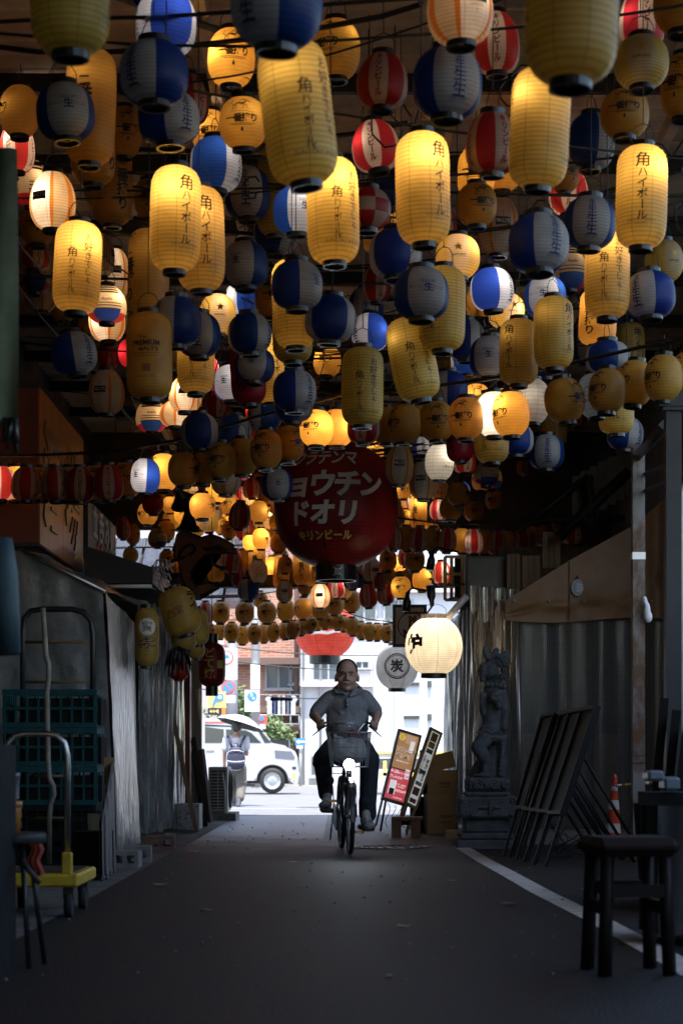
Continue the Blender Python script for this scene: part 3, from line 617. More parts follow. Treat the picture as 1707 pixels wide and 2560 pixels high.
for (x, y, dy, ang) in ((768, 1185, .05, 0), (808, 1150, -.26, R_(65))):
    q = L_(x, y, dy); mm = rotm(ang, 0, 0)
    o = blob([('e', (0, .03, 0), (.048, .13, .045)), ('e', (0, -.06, .02), (.042, .06, .055))], 'shoe', M['shoe_dark'], e, .009, 2); o.location = q; o.rotation_euler = (ang, 0, 0)
    s = MB(); s.ell((0, .02, -.035), (.05, .14, .018)); s.build('sole', M['white_pl'], o)
# backpack rests on the back
bp = empty('backpack', L_(785, 720, -.17) + O, 0, 'navy backpack with pale zip on the back of the walking man', 'backpack')
blob([('e', (0, 0, -.02), (.16, .085, .2)), ('e', (0, -.02, -.13), (.155, .09, .09)), ('e', (0, .0, .1), (.125, .075, .1))], 'bag', M['navy'], bp, .012, 3)
MB().tube([(-.145, -.07, -.06), (-.08, -.112, -.075), (0, -.122, -.08), (.08, -.112, -.075), (.145, -.07, -.06)], .007, n=6).build('lower_zip', M['white_pl'], bp)
MB().tube([(-.125, -.05, .09), (-.06, -.085, .115), (.06, -.085, .115), (.125, -.05, .09)], .007, n=6).build('upper_zip', M['white_pl'], bp)
for s in (-1, 1): MB().tube([(s * .07, -.02, .18), (s * .115, .03, .29), (s * .15, .1, .36), (s * .16, .2, .34)], .022, n=6).build('strap', M['navy'], bp)
MB().tube([(-.04, -.03, .19), (-.03, -.03, .235), (.03, -.03, .235), (.04, -.03, .19)], .01, n=6).build('handle', M['navy'], bp)
# parasol held in the hand
tip = W(608, 1789, YM + .15); pr = empty('parasol', tip, 0, 'white parasol with dark underside held over the walking man', 'parasol')
pr.rotation_euler = (R_(-4), R_(17), R_(10)); n = 8; Rp = .43; b = MB()
ring = lambda r, z, k=1: [Vector((r * cos(2*pi*(i/k)/n), r * sin(2*pi*(i/k)/n), z)) for i in range(n*k)]
M['parasol_in'] = pm('parasol_lining', (0.03, 0.032, 0.034), 0.6); M['parasol_out'] = pm('parasol_white', (0.42, 0.43, 0.46), 0.5)
def canopy(off):
    b = MB(); levels = [(0.0, 0), (.15, -.025), (.3, -.085), (Rp, -.17)]; prev = None; top = b.bm.verts.new((0, 0, off))
    for r, z in levels[1:]:
        cur = [b.bm.verts.new(v + Vector((0, 0, off))) for v in ring(r, z)]
        for i in range(n): b._f([top, cur[i], cur[(i+1) % n]]) if prev is None else b._f([prev[i], cur[i], cur[(i+1) % n], prev[(i+1) % n]])
        prev = cur
    return b
canopy(.003).build('canopy', M['parasol_out'], pr, recalc=False); canopy(-.003).build('lining', M['parasol_in'], pr, recalc=False)
for i in range(n): MB().tube([(0, 0, -.01), ring(.3, -.092)[i], ring(Rp, -.176)[i]], .004, n=4).build('rib', M['steel_dark'], pr)
MB().tube([(0, 0, .05), (0, 0, -.62)], .007, n=6).build('shaft', M['steel_dark'], pr)
# ================================================================== lanterns
_g = {}
def glyph(ch, bold=0.0):
    k = (ch, bold)
    if k not in _g:
        cu = bpy.data.curves.new('t', 'FONT'); cu.body = ch; cu.size = 1; cu.resolution_u = 2; cu.offset = bold; cu.align_x = 'CENTER'
        o = bpy.data.objects.new('t', cu); COL.objects.link(o); bpy.context.view_layer.update()
        me = bpy.data.meshes.new_from_object(o.evaluated_get(bpy.context.evaluated_depsgraph_get()))
        _g[k] = ([(v.co.x, v.co.y) for v in me.vertices], [tuple(p.vertices) for p in me.polygons])
        bpy.data.objects.remove(o); bpy.data.curves.remove(cu); bpy.data.meshes.remove(me)
    return _g[k]
def _ext(ch):
    v = glyph(ch)[0]; xs = [p[0] for p in v]; ys = [p[1] for p in v]; return min(xs), max(xs), min(ys), max(ys)
_e = _ext('国'); EM = (_e[1] - _e[0]) / 0.86; EMY = (_e[2] + _e[3]) / 2
def ch2d(ch, x, y, size, bold=0.0, rot=0.0, shear=0.0, narrow=1.0, col=0):
    """one glyph whose em cell is centred on (x, y)"""
    if ch == 'ー' and rot: rot = -pi / 2
    v, f = glyph(ch, bold); k = size / EM; out = []
    for a, b in v:
        a, b = a * k * narrow, (b - EMY) * k; a += shear * b
        out.append((x + a * cos(rot) - b * sin(rot), y + a * sin(rot) + b * cos(rot)))
    return (out, f, col)
def col_text(s, x, ytop, sizes, bold=0.0, col=0, gap=1.0):
    out = []; y = ytop
    for i, c in enumerate(s):
        z = sizes[i] if isinstance(sizes, (list, tuple)) else sizes
        if c == '。': out.append(ch2d(c, x + z * .55, y + z * .25, z, bold, 0, col=col)); continue
        out.append(ch2d(c, x, y - z / 2, z, bold, 1 if c == 'ー' else 0, col=col)); y -= z * gap
    return out
def row_text(s, x, y, size, bold=0.0, shear=0.0, col=0, narrow=1.0, sp=1.0):
    """one horizontal line centred on x"""
    v, f = glyph(s, bold); k = size / EM
    return [([(x + (a * sp * narrow + shear * (b - EMY)) * k, y + (b - EMY) * k) for a, b in v], f, col)]
def stroke(pts, w, col=0):
    v = []; f = []
    for i, p in enumerate(pts):
        a, b = Vector(pts[max(i - 1, 0)]), Vector(pts[min(i + 1, len(pts) - 1)]); t = (b - a); t = t.normalized() if t.length else Vector((1, 0)); n = Vector((-t.y, t.x))
        ww = w[i] if isinstance(w, (list, tuple)) else w
        v += [(p[0] + n.x * ww / 2, p[1] + n.y * ww / 2), (p[0] - n.x * ww / 2, p[1] - n.y * ww / 2)]
        if i: f.append((2*i - 2, 2*i - 1, 2*i + 1, 2*i))
    return (v, f, col)
def rect2d(x, y, w, h, col=0): return ([(x - w/2, y - h/2), (x + w/2, y - h/2), (x + w/2, y + h/2), (x - w/2, y + h/2)], [(0, 1, 2, 3)], col)
def disc2d(x, y, r, col=0, n=20, r2=None):
    if r2: 
        v = [(x + q * cos(2*pi*i/n), y + q * sin(2*pi*i/n)) for i in range(n) for q in (r, r2)]
        return (v, [(2*i, 2*((i+1) % n), 2*((i+1) % n) + 1, 2*i + 1) for i in range(n)], col)
    return ([(x + r * cos(2*pi*i/n), y + r * sin(2*pi*i/n)) for i in range(n)], [tuple(range(n))], col)
def star2d(x, y, r, col=0):
    v = [(x + (r if i % 2 == 0 else r * .42) * sin(pi * i / 5), y + (r if i % 2 == 0 else r * .42) * cos(pi * i / 5)) for i in range(10)] + [(x, y)]
    return (v, [(i, (i + 1) % 10, 10) for i in range(10)], col)
def beast2d(x, y, s, col=0):
    """the galloping long-maned creature printed over the lettering, as brush strokes"""
    P = lambda *q: [(x + a * s, y + b * s) for a, b in q]; T = lambda q, w: stroke(P(*q), [k * s for k in w], col)
    w_ = .55; T = lambda q, w: stroke(P(*q), [k * s * .55 for k in w], col)
    return [T([(-.5, -.1), (-.38, .12), (-.2, .2), (.02, .16), (.2, .22)], [.03, .1, .16, .2, .14]), T([(.15, .2), (.3, .34), (.42, .3), (.5, .2)], [.14, .13, .12, .05]),
            T([(.3, .38), (.1, .44), (-.12, .36)], [.1, .07, .02]), T([(.2, .34), (0, .36), (-.2, .28)], [.08, .07, .02]), T([(-.45, .1), (-.62, .2), (-.55, .38), (-.72, .42)], [.08, .08, .06, .02]),
            T([(.12, .12), (.3, .02), (.26, -.1), (.4, -.16)], [.1, .07, .05, .03]), T([(.05, .1), (.12, -.06), (0, -.14)], [.09, .06, .03]), T([(-.4, .08), (-.5, -.06), (-.42, -.16), (-.55, -.22)], [.12, .07, .05, .03]), T([(-.32, .08), (-.28, -.08), (-.4, -.14)], [.1, .06, .03]),
            T([(-.62, -.3), (-.2, -.22), (.2, -.24), (.62, -.32)], [.02, .035, .035, .02])]
def drop2d(x, y, s, col=0): return (([(x, y + s)] + [(x + s * .55 * cos(a), y - s * .25 + s * .55 * sin(a)) for a in [pi * .2 - i * pi * 1.4 / 8 for i in range(9)]]), [tuple(range(10))], col)

def wrap(name, pieces, mats, Rf, H, theta=0.0, off=0.0035, step=0.022):
    """lay flat print pieces on the curved skin; Rf(v) is the skin's radius at height fraction v"""
    bm = bmesh.new()
    for v, f, col in pieces:
        V = [bm.verts.new((a, b, 0)) for a, b in v]
        for q in f:
            try: fc = bm.faces.new([V[i] for i in q]); fc.material_index = col
            except ValueError: pass
    bmesh.ops.triangulate(bm, faces=[f for f in bm.faces if len(f.verts) > 4])
    for _ in range(4):
        es = [e for e in bm.edges if abs(e.verts[0].co.x - e.verts[1].co.x) > step or abs(e.verts[0].co.y - e.verts[1].co.y) > step * 1.6]
        if not es: break
        bmesh.ops.subdivide_edges(bm, edges=es, cuts=1); bmesh.ops.triangulate(bm, faces=[f for f in bm.faces if len(f.verts) > 4])
    Rm = max(Rf(i / 20) for i in range(21))
    for v in bm.verts:
        a = v.co.x / Rm + theta; r = Rf(min(1, max(0, v.co.y / H))) + off + 0.0012 * 0
        v.co = Vector((r * sin(a), -r * cos(a), v.co.y - H))
    me = bpy.data.meshes.new(name); bm.to_mesh(me); bm.free()
    for m in mats: me.materials.append(m)
    return me

def prof_fn(R, neck, p, q=2.0, skew=1.0):
    c = (1 - neck ** q) ** (1 / p)
    def f(t):
        t = t ** skew if skew != 1 else t; e = abs(2 * t - 1) * c
        return R * max(neck, (1 - e ** p)) ** (1 / q) if q == 1 else R * (max(1e-4, 1 - e ** p)) ** (1 / q)
    return f
from mathutils import noise as mno
def skin_mesh(name, Rf, H, ribs, segs, mats, pick=None, seams=8, sagf=0.022):
    bm = bmesh.new(); uv = bm.loops.layers.uv.new('UVMap'); rows = ribs * 2; V = []
    for i in range(rows + 1):
        t = i / rows; r = Rf(t) * (1 if i % 2 == 0 else 1 + sagf); dn = lambda j: 1 + .016 * math.sin(pi * t) * mno.noise(Vector((1.6 * sin(2*pi*j/segs), 1.6 * cos(2*pi*j/segs), t * 3 + len(name) + ribs))) ; V.append([bm.verts.new((r * dn(j) * sin(2*pi*j/segs), -r * dn(j) * cos(2*pi*j/segs), t * H - H)) for j in range(segs)])
    for i in range(rows):
        for j in range(segs):
            f = bm.faces.new((V[i][j], V[i][(j+1) % segs], V[i+1][(j+1) % segs], V[i+1][j])); f.smooth = True
            if pick: f.material_index = pick((j + .5) / segs, (i + .5) / rows)
            for l, (a, c) in zip(f.loops, ((j, i), (j+1, i), (j+1, i+1), (j, i+1))): l[uv].uv = (a / segs * seams + .5, c / 2 + .5)
    me = bpy.data.meshes.new(name); bm.to_mesh(me); bm.free()
    for m in mats: me.materials.append(m)
    return me
def ring_mesh(r, h, n=20, base=False):
    b = MB(); b.lathe([(r * .82, 0), (r, 0), (r, h), (r * .82, h), (r * .82, 0)], n, smooth=False)
    if base: b.lathe([(r * .25, h * .6), (r * .83, h * .6)], n, smooth=False); b.lathe([(r * .25, h * .6), (r * .25, h * .9)], n, smooth=False)
    me = bpy.data.meshes.new('ring'); bmesh.ops.recalc_face_normals(b.bm, faces=b.bm.faces[:]); b.bm.to_mesh(me); b.bm.free(); me.materials.append(M['ring']); return me

ink = [M['ink'], M['ink_white'], M['ink_red'], M['ink_brown'], M['ink_blue'], M['ink_gold'], M['ink_grey']]
K_single = col_text('角ハイボール', 0, .455, [.08, .05, .058, .055, .056, .055], .012) + row_text('SUNTORY WHISKY', .0, .105, .017, 0, col=6) + row_text('SUNTORY', -.005, .088, .012, 0, col=6)
K_double = col_text('お好きでしょ。', .048, .43, [.05, .055, .05, .045, .045, .035, .04], .006) + col_text('角ハイボール。', -.04, .345, [.06, .036, .04, .042, .038, .04, .04], .008) + row_text('SUNTORY WHISKY', 0, .075, .024, 0, col=6)
ICHI_P = beast2d(0, .205, .11) + [ch2d(c, -.067 + i * .045, .14, .05, .04) for i, c in enumerate('一番搾り')] + [rect2d(0, .108, .15, .0035), rect2d(0, .1, .11, .003), drop2d(0, .078, .015)]
ICHIT_P = beast2d(0, .43, .09) + col_text('一番搾り', 0, .37, [.05, .085, .085, .085], .03)
SUN_S = col_text('生生生生', 0, .262, [.045, .05, .058, .066], .02, 4) + row_text('SUNTORY', 0, .04, .02, 0, col=4)
SUN_T = row_text('SUNTORY', 0, .185, .018, .01, col=4) + [ch2d('生', 0, .148, .052, .03, col=4)] + row_text('サントリー', -.066, .148, .016, .01, col=4) + row_text('ビール', .056, .148, .02, .01, col=4)
KIRIN_P = col_text('キリンビール', 0, .268, .041, .045, 2)
SAP_P = [star2d(0, .175, .034, 5), *row_text('SAPPORO', 0, .118, .02, .015)]
MALT_P = [rect2d(0, .165, .1, .05)] + [(v, f, 1) for v, f, c in row_text("MALT'S", 0, .168, .028, .012, narrow=.95)] + row_text('UMAMI', 0, .125, .018, 0, col=3) + [rect2d(0, .1, .003, .02, 3), rect2d(0, .215, .004, .03, 3)]
ASAHI_F = row_text('Asahi', 0, .17, .034, .02, .15, 4)
ASAHI_S = col_text('アサヒビール', 0, .26, .032, .012, 2)
PREM_P = row_text('The', -.02, .375, .03, .01, .2) + row_text('PREMIUM', 0, .335, .046, .03, narrow=.8) + row_text("MALT'S", .012, .293, .034, .02) + [rect2d(0, .265, .15, .003), rect2d(.0, .248, .12, .003), rect2d(0, .17, .045, .05, 3), *row_text('SUNTORY BEER', 0, .115, .014, 0)]
MALT_BAND = lambda a: abs(((a * 6 + .5) % 2) - .5) < .5

def two(a, b=None): return [(a, 0.0), (b or a, pi)]
KINDS = {}
def kind(key, W_, H_, prof, ribs, segs, mats, prints, pick=None, look='', ringr=.42, seams=8, lamp=(1, .70, .44), name='paper_lantern', sag=.018):
    Rf = prof; me = skin_mesh('shade', Rf, H_, ribs, segs, mats, pick, seams, sag)
    pr = []
    for pieces, th in prints: pr.append((pieces, th))
    pme = [(wrap('print', pieces, ink, Rf, H_, 0), th) for pieces, th in prints]
    rr = Rf(0.0) * 1.03; rt = Rf(1.0) * 1.03
    KINDS[key] = dict(W=W_, H=H_, shade=me, pr=pme, rb=ring_mesh(rr, .028, base=True), rt=ring_mesh(rt, .028), rr=rr, look=look, lamp=lamp, name={'K': 'tall_lantern', 'V': 'tall_lantern', 'Q': 'tall_lantern', 'D': 'tall_lantern', 'R': 'egg_lantern', 'M': 'egg_lantern', 'H': 'egg_lantern'}.get(key, 'round_lantern'))
kind('K', .26, .52, prof_fn(.13, .46, 7), 26, 32, [M['yellow']], two(K_single, K_double), look='tall yellow lantern')
kind('A', .27, .28, prof_fn(.135, .46, 2.5), 15, 28, [M['amber']], two(ICHI_P), look='round amber lantern', lamp=(1, .74, .44), sag=.006)
kind('V', .26, .50, prof_fn(.13, .46, 7), 26, 32, [M['amber']], two(ICHIT_P), look='tall amber lantern', lamp=(1, .78, .5))
quad_ = lambda a, v: 0 if ((a * 4 + .5) % 2) < 1 else 1
kind('S', .30, .30, prof_fn(.15, .46, 2.7, 2.0, .92), 16, 32, [M['white'], M['blue']], two(SUN_S), quad_, look='round blue and white lantern', lamp=(1, .9, .85))
kind('T', .30, .30, prof_fn(.15, .46, 2.7, 2.0, .92), 16, 32, [M['white'], M['blue']], two(SUN_T), quad_, look='round blue and white lantern', lamp=(1, .9, .85))
kind('R', .27, .29, prof_fn(.135, .45, 2.3, 2.0, .78), 18, 32, [M['stripewhite'], M['red']], [(KIRIN_P, i * pi / 2) for i in range(4)], lambda a, v: 0 if ((a * 8 + .5) % 2) < 1 else 1, look='red and white striped lantern', lamp=(1, .85, .7), sag=.006)
kind('P', .28, .29, prof_fn(.14, .46, 2.6), 18, 36, [M['cream'], M['yellow']], two(SAP_P), lambda a, v: 0 if ((a * 6 + .5) % 2) < 1 else 1, look='cream and yellow star lantern')
kind('M', .28, .32, prof_fn(.14, .45, 2.2, 2.0, .86), 20, 36, [M['washi'], M['orange'], M['cream']], two(MALT_P), lambda a, v: 0 if ((a * 6 + .5) % 6) < 1 or 3 <= ((a * 6 + .5) % 6) < 4 else (1 if ((a * 6 + .5) % 1) < .16 or ((a * 6 + .5) % 1) > .84 else 2), look='cream ribbed lantern with black box label')
def apick(a, v):
    s_ = (a * 4 + .5) % 2
    if s_ < 1: return 3 if v < .28 else (1 if int(v * 26) % 2 and v < .5 or (v > .72 and int(v * 26) % 2) else 0)
    return 2 if v < .2 else 0
kind('H', .28, .31, prof_fn(.14, .4, 2.2, 2.0, .78), 20, 32, [M['cream'], M['ink'], M['red'], M['blue']], two(ASAHI_F) + [(ASAHI_S, pi / 2), (ASAHI_S, -pi / 2)], apick, look='cream lantern with blue and red bands')
kind('Q', .26, .56, prof_fn(.13, .46, 7), 28, 32, [M['amber']], two(PREM_P), look='tall amber lantern with block lettering')
kind('D', .26, .50, prof_fn(.13, .46, 6), 26, 32, [M['red']], two(ICHIT_P), look='tall red lantern')
kind('O', .27, .28, prof_fn(.135, .46, 2.5), 15, 28, [M['red']], [], look='plain red lantern', lamp=(1, .6, .4))
kind('C', .27, .28, prof_fn(.135, .46, 2.5), 15, 32, [M['stripewhite'], M['red']], [], lambda a, v: (int(a * 8) + int(v * 3)) % 2, look='red and white checked lantern')
WHT_P = [disc2d(-.0, .17, .035, 6, r2=.03)] + [ch2d(c, -.03 + i * .03, .105, .03, .02, col=6) for i, c in enumerate('生ビール')]
kind('W', .28, .30, prof_fn(.14, .46, 2.4), 10, 28, [M['washi']], two(WHT_P), look='plain white lantern', lamp=(1, .85, .65), sag=.006)

# kind, x, top, bottom, width (photo pixels), glow, turn, tilt, row
LAN = [
 ('K',828.1,400.0,658.8,129.0,1.0,208.0,0,'c'),
 ('K',1053.5,335.3,607.2,134.5,1.0,38.0,0,'c'),
 ('S',617.3,421.8,547.2,112.7,0.05,-5.0,0,'c'),
 ('K',690.0,378.2,587.2,90.9,0.15,85.0,0,'c'),
 ('T',740.8,469.1,581.8,116.3,0.75,22.0,0,'c'),
 ('S',690.0,538.1,634.5,109.1,0.08,60.0,0,'c'),
 ('T',613.6,609.0,719.9,113.4,0.08,-24.0,0,'c'),
 ('T',740.8,656.3,770.8,125.8,0.1,52.0,0,'c'),
 ('C',919.7,474.5,572.7,115.6,0.04,20.0,0,'c'),
 ('S',964.4,421.8,523.6,94.5,0.0,95.0,0,'c'),
 ('V',951.7,516.3,632.6,90.9,0.3,20.0,0,'c'),
 ('S',988.0,578.1,694.4,130.1,0.1,80.0,0,'c'),
 ('R',1104.4,518.1,621.7,74.5,0.05,24.0,0,'c'),
 ('R',940.8,665.4,754.4,69.8,0.04,20.0,0,'c'),
 ('S',969.9,669.0,743.5,80.7,0.04,0.0,0,'c'),
 ('T',1052.7,674.4,796.2,136.0,0.0,16.0,0,'c'),
 ('S',915.3,721.7,821.7,88.0,0.05,0.0,0,'c'),
 ('S',925.0,788.0,877.0,90.0,0.7,-52.0,0,'c'),
 ('S',605.0,708.0,790.0,86.0,0.8,-62.0,0,'c'),
 ('K',173.8,-254.5,125.4,196.3,0,80,0,'c'),
 ('S',150.9,40,141,105.4,0,90,0,'c'),
 ('V',231.2,127.2,408.9,123.6,0.3,-16,0,'c'),
 ('T',159.9,214.5,347.1,143.6,0,6,0,'c'),
 ('A',50.9,219.9,341.7,100,0.25,-75,0,'c'),
 ('R',43.6,309,427.1,87.2,0.9,-30,0,'c'),
 ('S',396.2,-90.9,32.7,134.5,0,60,0,'c'),
 ('S',418,-14.5,136.3,149,0.7,-75,0,'c'),
 ('S',385.3,109.1,258.1,169,0,-42,0,'c'),
 ('S',419.8,232.6,358.1,152.7,0,36,0,'c'),
 ('R',468.9,189,309,101.8,0,-50,0,'c'),
 ('A',579.1,78.2,214.5,118.1,0.8,6,0,'c'),
 ('A',527.1,279.9,396.2,90.9,0.6,-14,0,'c'),
 ('A',606.4,247.2,367.1,120,0.4,-3,0,'c'),
 ('A',313.3,269,390.8,85.4,0.08,12,0,'c'),
 ('V',232.6,247.3,458.2,109.1,0.05,60,0,'c'),
 ('A',259.9,421.8,520,101.8,0.06,25,0,'c'),
 ('V',281.7,356.4,559.9,98.1,0.06,32,0,'c'),
 ('A',367.9,450.9,547.2,69.1,0.05,-8,0,'c'),
 ('K',441.7,420,676.3,125.4,1,25,0,'c'),
 ('K',498.7,470.9,723.5,120,0.9,14,0,'c'),
 ('S',539.8,349.1,478.2,127.2,0.6,70,0,'c'),
 ('M',132.7,434.5,572.7,113.4,0.9,-38,0,'c'),
 ('H',78.2,400,514.5,85.4,0.5,40,0,'c'),
 ('A',92.7,520,612.6,89.1,0.08,0,0,'c'),
 ('K',199.9,558.1,779.9,117,1,185,4,'c'),
 ('M',287.2,625.4,747.1,78.2,0.6,4,0,'c'),
 ('M',250.8,587.2,690.8,69.1,0,70,0,'c'),
 ('V',373.7,574.5,785.3,102.5,0.2,-62,0,'c'),
 ('H',87.2,632.6,732.6,83.6,0,0,0,'c'),
 ('R',85.4,614.5,673.4,78.2,0,20,0,'c'),
 ('M',101.8,687.2,778,80,0,-30,0,'c'),
 ('H',267.2,716.2,805.3,98.9,0.75,0,0,'c'),
 ('M',265,742,853,90,1,-30,0,'c'),
 ('A',156.3,723.5,803.5,65.4,0.15,80,0,'c'),
 ('A',219.4,763.5,836.2,43.9,0,60,0,'c'),
 ('S',442,745,862,125,0,-50,0,'c'),
 ('S',498,785,890,108,0.08,-6,0,'c'),
 ('P',545,738,835,88,0.7,8,0,'c'),
 ('P',362,765,846,92,0.1,-8,0,'c'),
 ('Q',372,785,999,113,0.13,-8,0,'c'),
 ('V',425,760,924,85,0.06,-20,0,'c'),
 ('K',490,795,984,92,0.75,186,0,'c'),
 ('R',519,890,975,64,0.9,0,0,'c'),
 ('T',577,915,1001,87,0.8,-25,0,'c'),
 ('D',614,850,1012,86,0.05,-26,-3,'c'),
 ('S',622,787,883,107,0.05,68,0,'c'),
 ('T',640,872,955,100,0.04,-10,5,'c'),
 ('A',683,692,797,88,0.15,6,0,'c'),
 ('K',731,652,869,108,0.8,90,0,'c'),
 ('K',730,712,907,99,0.1,85,0,'c'),
 ('S',829,742,853,125,0.1,88,0,'c'),
 ('S',736,928,1025,107,0.08,48,0,'c'),
 ('S',735,975,1053,96,0,-110,0,'c'),
 ('S',660,1000,1080,82,0,-55,0,'c'),
 ('S',498,1035,1121,92,0.04,84,0,'c'),
 ('S',587,1040,1115,84,0.04,62,0,'c'),
 ('D',638,985,1105,50,0.9,90,0,'c'),
 ('K',668,838,1005,82,0.8,30,0,'c'),
 ('M',465,945,1029,82,0.9,-4,0,'c'),
 ('M',438,1005,1066,78,0.7,35,0,'c'),
 ('H',378,1001,1079,78,0.6,0,0,'c'),
 ('M',267,927,1033,88,0.08,-24,0,'c'),
 ('R',265,862,922,64,0,-60,0,'c'),
 ('O',328,848,918,66,0.7,0,0,'c'),
 ('S',178,835,935,112,0.1,42,-6,'c'),
 ('A',320,955,1018,58,0.05,30,0,'c'),
 ('R',545,965,1046,66,0,20,0,'c'),
 ('K',722.7,107.2,458,175.2,0.38,212,-3,'c'),
 ('S',695.4,-123.6,110.9,227.2,0.06,-42,0,'c'),
 ('A',839.7,54.5,196.3,120,0.25,-32,0,'c'),
 ('R',957.1,139.9,270.8,126.5,0.1,-9,0,'c'),
 ('R',930.6,307.2,426,118.1,0.4,-12,-9,'c'),
 ('S',1119,127,291,172,0.12,22,0,'c'),
 ('S',1118,-112,42,152,0.06,100,0,'c'),
 ('M',1147,-62,108,164,0.5,30,0,'c'),
 ('R',1236.9,36.2,180.8,117.5,0.3,2,0,'c'),
 ('K',1436.6,-274.9,202.5,231.5,0.2,90,0,'c'),
 ('R',1602.9,-21.7,126.6,112.8,0.4,14,0,'c'),
 ('P',1601.1,97.6,220.6,133.8,0.06,0,0,'c'),
 ('A',1706,141,296.6,108.5,0.06,-22,0,'c'),
 ('A',1698.8,-65.1,85,133.8,0.03,20,0,'c'),
 ('A',1561.3,229.7,343.6,121.2,0.1,0,0,'c'),
 ('S',1478.2,289.3,422.4,116.5,0.15,65,0,'c'),
 ('K',1355.2,173.6,463.3,148.3,0.55,85,0,'c'),
 ('R',1230.4,285.7,430.4,133.1,0.06,-60,0,'c'),
 ('A',1190.6,366.7,504.9,94.8,0.85,-6,0,'c'),
 ('A',1253.9,371.1,477.8,99.5,0.6,65,0,'c'),
 ('A',1190.6,461.5,562.7,101.3,0.1,20,0,'c'),
 ('K',1605.5,368.9,618.8,125.5,0.9,2,0,'c'),
 ('R',1418.5,425.3,535.6,97.6,0.7,0,0,'c'),
 ('A',1410.5,389.2,479.6,74.1,0.15,40,0,'c'),
 ('S',1474.5,495.8,618.8,129.1,0.05,6,0,'c'),
 ('S',1344.3,542.9,680.3,149,0,36,0,'c'),
 ('M',1248.5,497.6,635.1,103.1,0.1,12,0,'c'),
 ('P',1143,592,695,108,0.8,2,0,'c'),
 ('S',1225,673.1,774.3,105.6,0.9,66,0,'c'),
 ('P',1264.8,736.3,819.5,91.1,0.75,26,0,'c'),
 ('A',1194.2,721.9,794.2,63.3,0.4,85,0,'c'),
 ('T',1361.3,694.8,794.2,103.8,0.85,-6,0,'c'),
 ('H',1413.1,617,727.3,94.8,0.25,18,-4,'c'),
 ('K',1517.2,570,796,111.4,0.8,190,0,'c'),
 ('S',1619.9,683.9,794.2,125.5,0.12,-32,0,'c'),
 ('V',1497,725,862,93,0.85,-24,0,'c'),
 ('P',1657.2,604.3,703.8,94.8,0.1,32,0,'c'),
 ('K',1108,670,876,112,0.25,-32,0,'c'),
 ('K',1012,797,1002,112,0.25,194,-9,'c'),
 ('K',907,870,1062,104,0.18,190,0,'c'),
 ('T',1224.2,843.6,941.8,102.8,0.1,-4,0,'c'),
 ('S',1165,800,900,92,0.08,60,0,'c'),
 ('K',1296,800,962,96,0.2,-30,0,'c'),
 ('T',1166,850,935,82,0.8,80,0,'c'),
 ('P',1133,862,942,66,0.8,14,0,'c'),
 ('A',1092,865,935,72,0.15,-10,0,'c'),
 ('S',1120,930,1016,97,0.1,-48,0,'c'),
 ('K',1382,745,922,98,0.2,52,0,'c'),
 ('S',1364.5,851.3,940.9,101.1,0.12,80,0,'c'),
 ('S',1516.9,853.9,932.9,107.7,0.12,74,0,'c'),
 ('S',1458,815,905,78,0.08,18,0,'c'),
 ('S',1536,785,852,70,0.08,-62,0,'c'),
 ('K',1573,808,945,72,0.14,30,0,'c'),
 ('K',1537,930,1083,88,0.25,0,0,'c'),
 ('S',1563,1045,1123,89,0.1,58,0,'c'),
 ('R',1444,1008,1067,47,0.08,0,0,'c'),
 ('S',1366,1089,1172,88,0.1,4,0,'c'),
 ('S',1287,1060,1136,90,0.15,100,0,'c'),
 ('K',1385,990,1115,62,0.15,90,0,'c'),
 ('R',1318,1130,1190,52,0.05,-20,0,'c'),
 ('K',1222,985,1158,86,0.25,172,0,'c'),
 ('D',1146,1040,1154,68,0.06,-34,0,'c'),
 ('W',1099,1112,1199,72,.6,40,0,'c'),
 ('M',1000,1115,1211,71,0.1,0,0,'c'),
 ('M',1056,1157,1248,68,0.1,-10,0,'c'),
 ('R',1160,1125,1182,58,0.25,20,0,'c'),
 ('H',1216,1155,1214,64,0.03,20,0,'c'),
 ('H',1226,1165,1224,54,0.2,60,0,'c'),
 ('A',1144,1207,1264,57,0.1,62,0,'c'),
 ('A',1126,1245,1300,56,0.15,50,0,'c'),
 ('A',1184,1255,1302,50,0.08,8,0,'c'),
 ('R',1096,1250,1300,47,0.5,10,0,'c'),
 ('V',1046,1238,1322,42,0.85,-25,0,'c'),
 ('A',1008,1205,1247,43,0.4,0,0,'c'),
 ('A',1010,1275,1320,45,0.5,0,0,'c'),
 ('M',1028,1222,1276,52,0.9,10,0,'c'),
 ('P',1100,1205,1256,46,0.15,0,0,'c'),
 ('A',504.2,1237.2,1297.5,52.8,0.1,16,0,'c'),
 ('A',506,1235,1297,65,0.85,60,0,'c'),
 ('A',458,1250,1311,47,1,-4,0,'c'),
 ('P',521,1279,1330,49,0.4,-30,0,'c'),
 ('P',489,1293,1342,47,0.4,-20,0,'c'),
 ('A',430,1277,1323,47,0.25,70,0,'c'),
 ('R',307,1294,1348,38,0,-70,0,'c'),
 ('A',332,1313,1361,38,0,60,0,'c'),
 ('A',328,1370,1406,39,0,80,0,'c'),
 ('A',417,1376,1420,42,0,16,0,'c'),
 ('H',395,1321,1368,48,0.03,40,0,'c'),
 ('A',416,1303,1353,44,0.02,60,0,'c'),
 ('A',443,1398,1434,38,0.05,60,0,'c'),
 ('O',381,1235,1285,53,0,0,0,'c'),
 ('A',423,1206,1258,49,0.02,40,0,'c'),
 ('A',425,1242,1282,42,0.4,80,0,'c'),
 ('A',508,1388,1430,43,0.03,70,0,'c'),
 ('V',541,1372,1455,43,0.35,70,0,'c'),
 ('A',540,1203,1256,53,1,80,0,'c'),
 ('A',573,1234,1285,46,0.4,-20,0,'c'),
 ('A',566,1262,1313,47,1,10,0,'c'),
